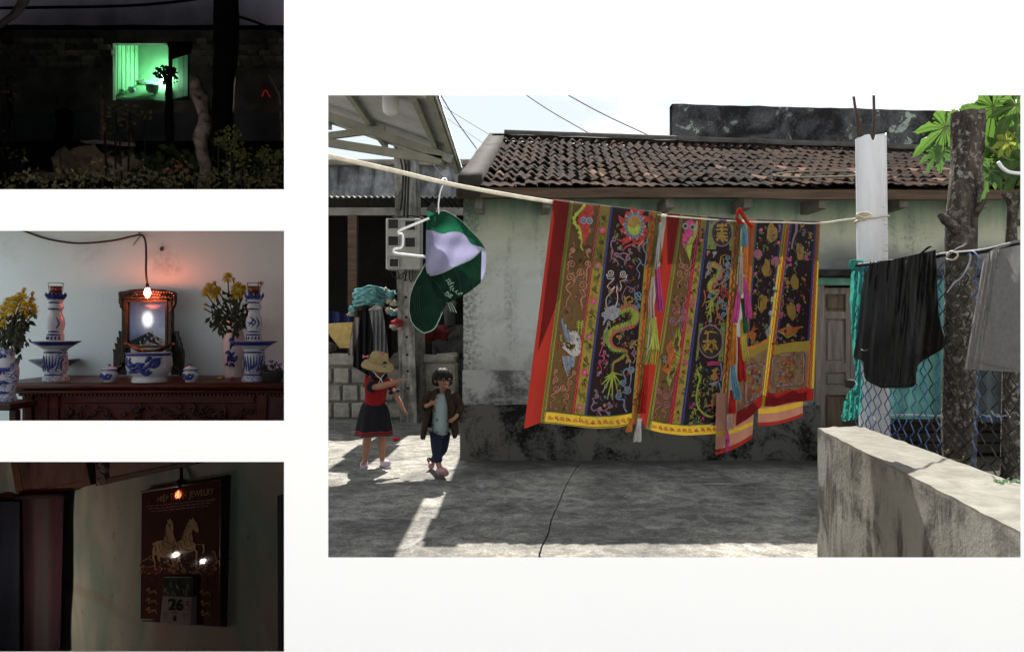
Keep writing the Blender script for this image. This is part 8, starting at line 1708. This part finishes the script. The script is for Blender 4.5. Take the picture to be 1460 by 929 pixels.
slab('unseen_shell_wall', [(a.x - .25, a.y, 0), (a.x, a.y, 0), (a.x, a.y, CZ - .174 * a.y), (a.x - .25, a.y, CZ - .174 * a.y)], DARKBOARD, (0, .02, 0)); slab('unseen_shell_wall', [(-2.32, .95, 0), (-2.32, a.y, 0), (-2.32, a.y, CZ - .15 * a.y), (-2.32, .95, CZ - .15)], DARKBOARD, (-.02, 0, 0)); slab('unseen_shell_wall', [(-2.32, .945, 0), (-1.2, .945, 0), (-1.2, .945, 1.13), (-2.32, .945, 1.13)], DARKBOARD, (0, .01, 0)); slab('unseen_shell_ceiling', [(-2.32, .95, CZ - .16 * .95), (-1.0, .95, CZ - .16 * .95), (-2.4, 2.85, CZ - .165 * 2.85), (-2.6, 2.85, CZ - .165 * 2.85)], DARKBOARD, (0, 0, .008))
CALP = None
cal = thing('wall_calendar', 'dark red glossy wall calendar with two golden horses and the date 26', 'calendar', C_(880, 450))
def mat_print(name, col, var=.2):
    s = NT(name); n1 = s.noise(9, 4, .6); n2 = s.noise(80, 3, .6); f = s.rng(n1, .3, .7, 1 - var, 1 + var); c = s.n('VectorMath', {0: col, 'Scale': f}, operation='SCALE').outputs[0]
    return s.end(s.bsdf(c, .8, spec=.02, coat=.45, coat_r=.028))
MAROON = mat_print('glossy_maroon_print', (.046, .012, .010)); GOLDP = mat_print('gold_print', (.30, .20, .08), .3); TANP = mat_print('tan_print', (.40, .27, .14), .4); SHADE = mat_print('brown_print', (.055, .030, .016), .4); REDP = mat_print('red_print', (.14, .022, .018)); ORNP = mat_print('dim_orange_print', (.26, .14, .065), .4)
m = MB(); c4 = [C_(688, 152, .03), C_(1072, 92, .03), C_(1068, 802, .03), C_(682, 768, .03)]; m.prism(c4, (.012, .016, 0)); m.build('board', MAROON, cal)
m = MB(); c4b = [C_(700, 150, .012), C_(1110, 70, .012), C_(1090, 808, .012), C_(690, 780, .012)]; m.prism(c4b, (.006, .008, 0)); m.build('backing', M('calendar_backing', (.012, .014, .012), .9, .2), cal)
m = MB(); m.tube([C_(686, 152, .032), C_(1072, 92, .032)], .0035, 6); m.tube([C_(1071, 92, .033), C_(1067, 800, .033)], .0016, 5); m.tube([C_(684, 768, .031), C_(775, 776, .031)], .0022, 5); kind(m.build('edge_strip', M('tin_strip', (.14, .10, .08), .35, .3, metal=.6), cal), 'stuff')
m = MB(); m.tube([C_(880, 120, .032), C_(880, 30, .012), C_(882, 10, .004)], .004, 6); m.blob(C_(880, 108, .034), (.012, .006, .012), 8, 6); m.build('hanger', NBLACK, cal)
EPS = .0335
def cpoly(m, pts, mi=0, e=0., sp=True):
    q = [Vector((*p, 0)) for p in pts]
    if sp: q = spline(q + [q[0]], 4)[:-1]
    m.add([C_(p.x, p.y, EPS + e) for p in q], [tuple(t) for t in tessellate_polygon([q])], mi)
def cline(m, pts, w, mi=0, e=.0006):
    q = spline([Vector((*p, 0)) for p in pts], 5) if len(pts) > 2 else [Vector((*p, 0)) for p in pts]; k = len(q); vs = []
    for i, p in enumerate(q):
        t = q[min(i + 1, k - 1)] - q[max(i - 1, 0)]; n_ = Vector((-t.y, t.x, 0)).normalized() * w * .5 * (1 - .5 * i / k)
        for s_ in (-1, 1): vs.append(C_(p.x + n_.x * s_, p.y + n_.y * s_, EPS + e))
    m.add(vs, [(2 * i, 2 * i + 1, 2 * i + 3, 2 * i + 2) for i in range(k - 1)], mi)
def ctext(m, body, cx, cy, h, slope=0., mi=0, e=.0006, wid=None, bold=.0):
    vs, fs = textmesh(body, 1.0, bold); w0 = max(v.x for v in vs) - min(v.x for v in vs); h0 = max(v.y for v in vs) - min(v.y for v in vs); ky = h / h0; kx = (wid / w0) if wid else ky
    m.add([C_(cx + v.x * kx, cy - v.y * ky + slope * v.x * kx, EPS + e) for v in vs], fs, mi)
# flat print: title, horses, treasure, calligraphy
m = MB(); ctext(m, 'HIỆP', 790, 186, 42, -.14, wid=54, bold=.02); ctext(m, 'THÀNH', 866, 174, 44, -.14, wid=78, bold=.02); ctext(m, 'JEWELRY', 978, 158, 40, -.14, wid=124, bold=.02); m.build('title_lettering', GOLDP, cal)
m = MB(); cline(m, [(725, 180), (722, 195), (730, 205)], 7); cline(m, [(742, 172), (738, 180)], 4); m.build('logo', REDP, cal)
m = MB(); r_ = random.Random(3)
for row, y0 in enumerate((222, 236, 250)):
    x = 712 + row * 10
    while x < 1040 - row * 20: L = r_.uniform(8, 26); cline(m, [(x, y0 - (x - 712) * .10), (x + L, y0 - (x + L - 712) * .10)], 2.6); x += L + r_.uniform(4, 9)
m.build('small_print', M('dim_small_print', (.06, .022, .018), .4), cal)
def horse(neck, head, body, legs, tail):
    m = MB(); cpoly(m, body, 0); cpoly(m, neck, 0, .0002); cpoly(m, head, 0, .0004, True)
    for lg in legs:
        for a, b, w in zip(lg, lg[1:], (15, 11, 8, 7)): cpoly(m, [(a[0] - w / 2, a[1]), (a[0] + w / 2, a[1]), (b[0] + w * .36, b[1]), (b[0] - w * .36, b[1])], 0, .0003, False)
    for t in tail: cline(m, t, 7, 1, .0009)
    m.build('horse_print', [TANP, SHADE], cal)
horse([(806, 312), (822, 300), (836, 318), (842, 360), (852, 398), (790, 400), (800, 360)], [(812, 300), (814, 284), (819, 292), (824, 280), (830, 290), (838, 298), (842, 322), (840, 344), (832, 350), (825, 344), (820, 326)], [(740, 404), (762, 392), (800, 386), (848, 396), (852, 430), (838, 456), (800, 470), (764, 462), (744, 446)],
      [[(748, 430), (744, 470), (752, 498), (750, 530)], [(766, 440), (772, 480), (782, 505), (786, 532)], [(826, 440), (834, 480), (842, 505), (852, 532)], [(842, 430), (848, 460), (836, 490), (846, 508)]], [[(744, 410), (734, 440), (737, 480), (730, 505)]])
horse([(908, 305), (924, 296), (936, 330), (930, 350), (936, 385), (920, 410), (880, 404), (890, 350)], [(914, 304), (922, 282), (928, 290), (936, 276), (942, 288), (954, 300), (962, 328), (964, 342), (955, 350), (946, 342), (936, 330), (922, 326)], [(848, 402), (872, 388), (910, 384), (940, 396), (950, 420), (935, 440), (890, 448), (858, 440)],
      [[(856, 430), (862, 470), (878, 495), (884, 528)], [(874, 436), (872, 470), (858, 500), (866, 530)], [(940, 410), (985, 404), (990, 430), (984, 458)], [(934, 424), (955, 440), (954, 475), (956, 505)]], [[(850, 408), (838, 440), (842, 470)]])
m = MB()
for i_ in range(9): cline(m, [(806 - i_ * 1.2, 300 + i_ * 10), (798 - i_ * 1.2 + (i_ % 2) * 3, 308 + i_ * 10)], 4, 0, .001); cline(m, [(910 - i_ * 2.6, 296 + i_ * 10), (899 - i_ * 2.6 + (i_ % 2) * 3, 304 + i_ * 10)], 4, 0, .001)
for pts in ([(832, 300), (838, 302)], [(944, 304), (950, 306)], [(835, 340), (840, 342)], [(957, 340), (961, 342)], [(806, 360), (815, 385)], [(845, 380), (838, 410)], [(752, 405), (756, 440), (770, 460)], [(800, 440), (825, 460), (845, 440)], [(862, 396), (866, 430)], [(895, 430), (925, 436), (944, 424)], [(900, 360), (905, 395)], [(925, 350), (915, 380), (925, 400)], [(785, 395), (796, 440)], [(870, 440), (880, 446)]): cline(m, pts, 3.2, 0, .001)
m.build('shading_print', SHADE, cal)
m = MB()
for pts in ([(812, 300), (822, 320), (826, 350)], [(790, 390), (810, 430), (850, 412)], [(800, 388), (830, 405), (846, 395)], [(770, 400), (780, 440), (812, 470)], [(752, 420), (760, 440)], [(806, 340), (800, 370)], [(905, 310), (920, 320), (935, 318)], [(890, 380), (905, 415), (940, 405)], [(872, 395), (885, 425), (920, 440)], [(918, 380), (935, 400)], [(955, 412), (985, 405)], [(858, 420), (870, 440)]): cline(m, pts, 3.5, e=.001)
m.blob(C_(824, 315, EPS + .001), (.003, .001, .003), 6, 4); m.build('harness_print', SHADE, cal)
m = MB()
for k in range(260):
    x, y = r_.uniform(684, 1066), 548 - abs(r_.gauss(0, 26)) - (18 if x < 760 else 0) - (16 if x > 1000 else 0); w_ = r_.uniform(5, 14); pts = [(x + w_ * math.cos(t) * r_.uniform(.6, 1), min(552, y + w_ * .7 * math.sin(t) * r_.uniform(.6, 1))) for t in (0, 1.2, 2.5, 3.8, 5)]; cpoly(m, pts, k % 3, .0003 + .000004 * k, False)
cline(m, [(690, 490), (720, 475), (755, 495), (735, 515), (700, 512)], 6, 0, .0016); cline(m, [(1040, 440), (1048, 470), (1052, 500)], 6, 0, .0016); m.build('treasure_print', [ORNP, SHADE, REDP], cal)
for side, x0, lst in (('l', 735, ((575, 'r'), (632, 'g'), (680, 'g'), (725, 'g'))), ('r', 995, ((585, 'r'), (640, 'g'), (690, 'g'), (740, 'g')))):
    m = MB()
    for y, c in lst:
        mi = 1 if c == 'r' else 0
        if c == 'r': cline(m, [(x0 - 4, y - 12), (x0 - 2, y), (x0 + 6, y + 8)], 5, mi); cline(m, [(x0 + 4, y - 10), (x0 + 5, y + 12)], 4, mi)
        else:
            cline(m, [(x0 - 26, y), (x0 - 10, y - 14), (x0 - 14, y + 8), (x0 - 2, y + 12)], 5, mi); cline(m, [(x0 - 6, y - 2), (x0 + 4, y + 8), (x0 + 10, y - 4), (x0 + 16, y + 6), (x0 + 24, y - 6)], 4, mi); cline(m, [(x0 + 20, y + 4), (x0 + 26, y + 18)], 4, mi)
    m.build('calligraphy', [GOLDP, REDP], cal)
# tear-off pad
PADT = M('dark_pad_cover', (.028, .034, .026), .9, .6, 30, .2, spec=.02); PAPER = M('pad_paper', (.21, .19, .18), .9, .1, 14, .1, spec=.02); INKG = M('green_ink', (.022, .034, .018), .9, spec=.0); INKB = M('black_ink', (.012, .011, .012), .9, spec=.0)
m = MB(); m.prism([C_(792, 562, .048), C_(938, 562, .048), C_(936, 668, .048), C_(786, 660, .048)], (.010, .013, 0)); m.build('pad_cover', PADT, cal)
m = MB()
for k in range(14): x, y = r_.uniform(800, 920), r_.uniform(575, 650); cline(m, [(x, y), (x + r_.uniform(-9, 9), y + r_.uniform(6, 14)), (x + r_.uniform(-9, 9), y + r_.uniform(14, 24))], 4, e=.016)
cline(m, [(798, 566), (930, 566)], 4, e=.016); m.build('cover_print', M('olive_print', (.07, .075, .045), .7), cal)
m = MB(); m.prism([C_(790, 657, .056), C_(930, 664, .056), C_(924, 800, .060), C_(776, 786, .060)], (.012, .015, 0)); m.build('page', PAPER, cal)
m = MB(); ctext(m, '26', 852, 702, 58, .05, e=.0285, wid=72, bold=.03); m.build('date_number', INKG, cal)
m = MB(); ctext(m, '8', 848, 766, 28, .05, e=.0285, wid=16, bold=.02); 
for y, x0, x1 in ((738, 832, 866), (733, 792, 815), (742, 790, 818), (752, 790, 816), (762, 792, 812), (742, 885, 920), (752, 882, 916), (762, 884, 910)): cline(m, [(x0, y), (x1, y + 1)], 2.0 if x0 != 832 else 3.4, e=.0285)
for k in range(4): cline(m, [(902, 682 + k * 7), (914, 683 + k * 7)], 4, e=.0285)
m.build('small_numbers', INKB, cal)
m = MB()
for t in range(10): a_ = t * .63; cline(m, [(802 + 9 * math.cos(a_), 672 + 9 * math.sin(a_)), (802 + 9 * math.cos(a_ + .6), 672 + 9 * math.sin(a_ + .6))], 2, e=.0285)
cpoly(m, [(890, 714), (918, 716), (917, 732), (889, 730)], 0, .0285, False); m.build('stamp_print', M('faded_pink_ink', (.14, .075, .085), .8), cal)
# the lamps whose glints show in the calendar's gloss
E_ = Vector((0, 0, CZ)); n_ = (c4[1] - c4[0]).cross(c4[3] - c4[0]).normalized()
if n_.y > 0: n_ = -n_
for k, (x, y, t, r0, col, st, lb) in enumerate(((850, 458, .98, .0052, (1, .82, .70), 560, 'white bulb on a thin stand left of the calendar, nearest the wall'), (980, 490, 1.12, .0040, (1, .88, .78), 480, 'smaller white bulb on a thin stand left of the calendar'), (862, 166, .98, .010, (1, .10, .035), 30, 'red bulb on a tall thin stand left of the calendar'))):
    c = C_(x, y, EPS); v = (c - E_).normalized(); rr = v - 2 * v.dot(n_) * n_; p = c + rr * t
    o = thing('altar_lamp', lb, 'lamp', Vector((p.x, p.y, 0))); m = MB(); m.lathe(p, [(.001, r0 * 1.6), (r0 * .5, r0), (r0, 0), (r0 * .7, -r0), (r0 * .4, -r0 * 1.4)], 14); m.build('bulb', emit('altar_lamp_glow%d' % k, col, st), o)
    m = MB(); m.tube([p + Vector((0, 0, -r0 * 1.2)), Vector((p.x, p.y, .02))], .006, 8); m.lathe(Vector((p.x, p.y, 0)), [(.001, .02), (.05, .018), (.055, 0)], 16); m.build('stand', NBLACK, o)
# picture frames, curtain, dark door edge
for lb, c4_, fcol in (('gilt picture frame with a dark print at the top left of the dim room', [(40, -60), (395, -90), (440, 118), (85, 200)], 0), ('picture frame cut off by the top edge, hung right of the gilt frame', [(462, -60), (960, -120), (950, 16), (465, 124)], 1)):
    o = thing('picture_frame', lb, 'picture frame', C_(*c4_[3])); cx = sum(p[0] for p in c4_) / 4; cy = sum(p[1] for p in c4_) / 4; inn = [(cx + (x - cx) * .82, cy + (y - cy) * .74) for x, y in c4_]
    for i in range(4):
        a, b = c4_[i], c4_[(i + 1) % 4]; ia, ib = inn[i], inn[(i + 1) % 4]; m = MB(); m.prism([C_(*a, .05), C_(*b, .05), C_(*ib, .05), C_(*ia, .05)], (.02, .025, 0)); m.build('frame_bar', [M('dull_brown_frame', (.075, .045, .025), .7, .4, 20, .4), M('black_frame', (.02, .016, .014), .6, .4, 20, .4)][fcol], o)
    m = MB(); m.prism([C_(*p, .042) for p in inn], (.01, .013, 0)); m.build('print', [M('murky_print', (.065, .042, .035), .6, .5, 12), M('brown_murky_print', (.12, .085, .06), .6, .25, 6)][fcol], o)
m = MB(); 
for k in range(9): m.blob(C_(500 + 14 * math.sin(k * 1.3), 20 + k * 10, .056), (.012, .004, .012), 8, 6, 0, .6, k)
tag(m.build('garland', M('pale_garland', (.16, .12, .09), .9, .4, 30)), 'pale curled ornament hanging beside the gilt frame', 'ornament')
cu = thing('curtain', 'faded purple curtain hanging at the left of the dim room', 'curtain', C_(200, 500)); m = MB()
def cur(u, v): x = 95 + 215 * u - 20 * v; return C_(x, 180 + 780 * v, .07 + .007 * math.sin(x * .11 + v) + .012 * nz(x * .03, v * 3))
def mat_cur():
    s = NT('faded_curtain'); p = s.pos(); x, y, z = s.xyz(p); a, b = C_(95, 0), C_(310, 0); u = s.rng(x, a.x, b.x); n1 = s.noise(7, 5, .6, p, .8, stretch=(1, 1, .3)); n2 = s.noise(24, 5, .7, p)
    c = s.ramp(u, (0, (.014, .010, .016)), (.35, (.022, .012, .016)), (.55, (.040, .034, .037)), (.8, (.040, .036, .036)), (.95, (.022, .012, .017))); c = s.mix(s.rng(n1, .5, .66, 0, .5), c, (.05, .02, .03)); c = s.mix(s.math('MULTIPLY', s.rng(n2, .58, .68), s.rng(z, .55, .75)), c, (.012, .012, .014)); return s.end(s.bsdf(c, .95, spec=.05, nrm=s.bump(n2, .3, .006)))
m.grid(cur, 60, 30); m.build('cloth', mat_cur(), cu); m = MB(); m.tube([C_(80, 176, .08), C_(200, 172, .08), C_(330, 168, .08)], .010, 8); m.build('rod', NBLACK, cu)
o = thing('plastic_sheet', 'dark blue-grey plastic sheet hanging at the left edge of the dim room', 'sheet', C_(40, 500)); m = MB(); m.grid(lambda u, v: C_(-40 + 135 * u, 200 + 780 * v, .10 + .02 * math.sin(u * 6 + v * 2)), 20, 16); m.build('sheet', M('dark_blue_sheet', (.012, .016, .028), .7, .5, 4, .3), o)
o = thing('door_edge', 'black door edge at the right of the dim room', 'door', C_(1370, 500)); m = MB(); m.prism([C_(1345, 172, .03), C_(1480, 172, .03), C_(1480, 1000, .03), C_(1350, 1000, .03)], (.02, .025, 0)); m.build('panel', M('black_door', (.010, .011, .014), .8, .3), o)
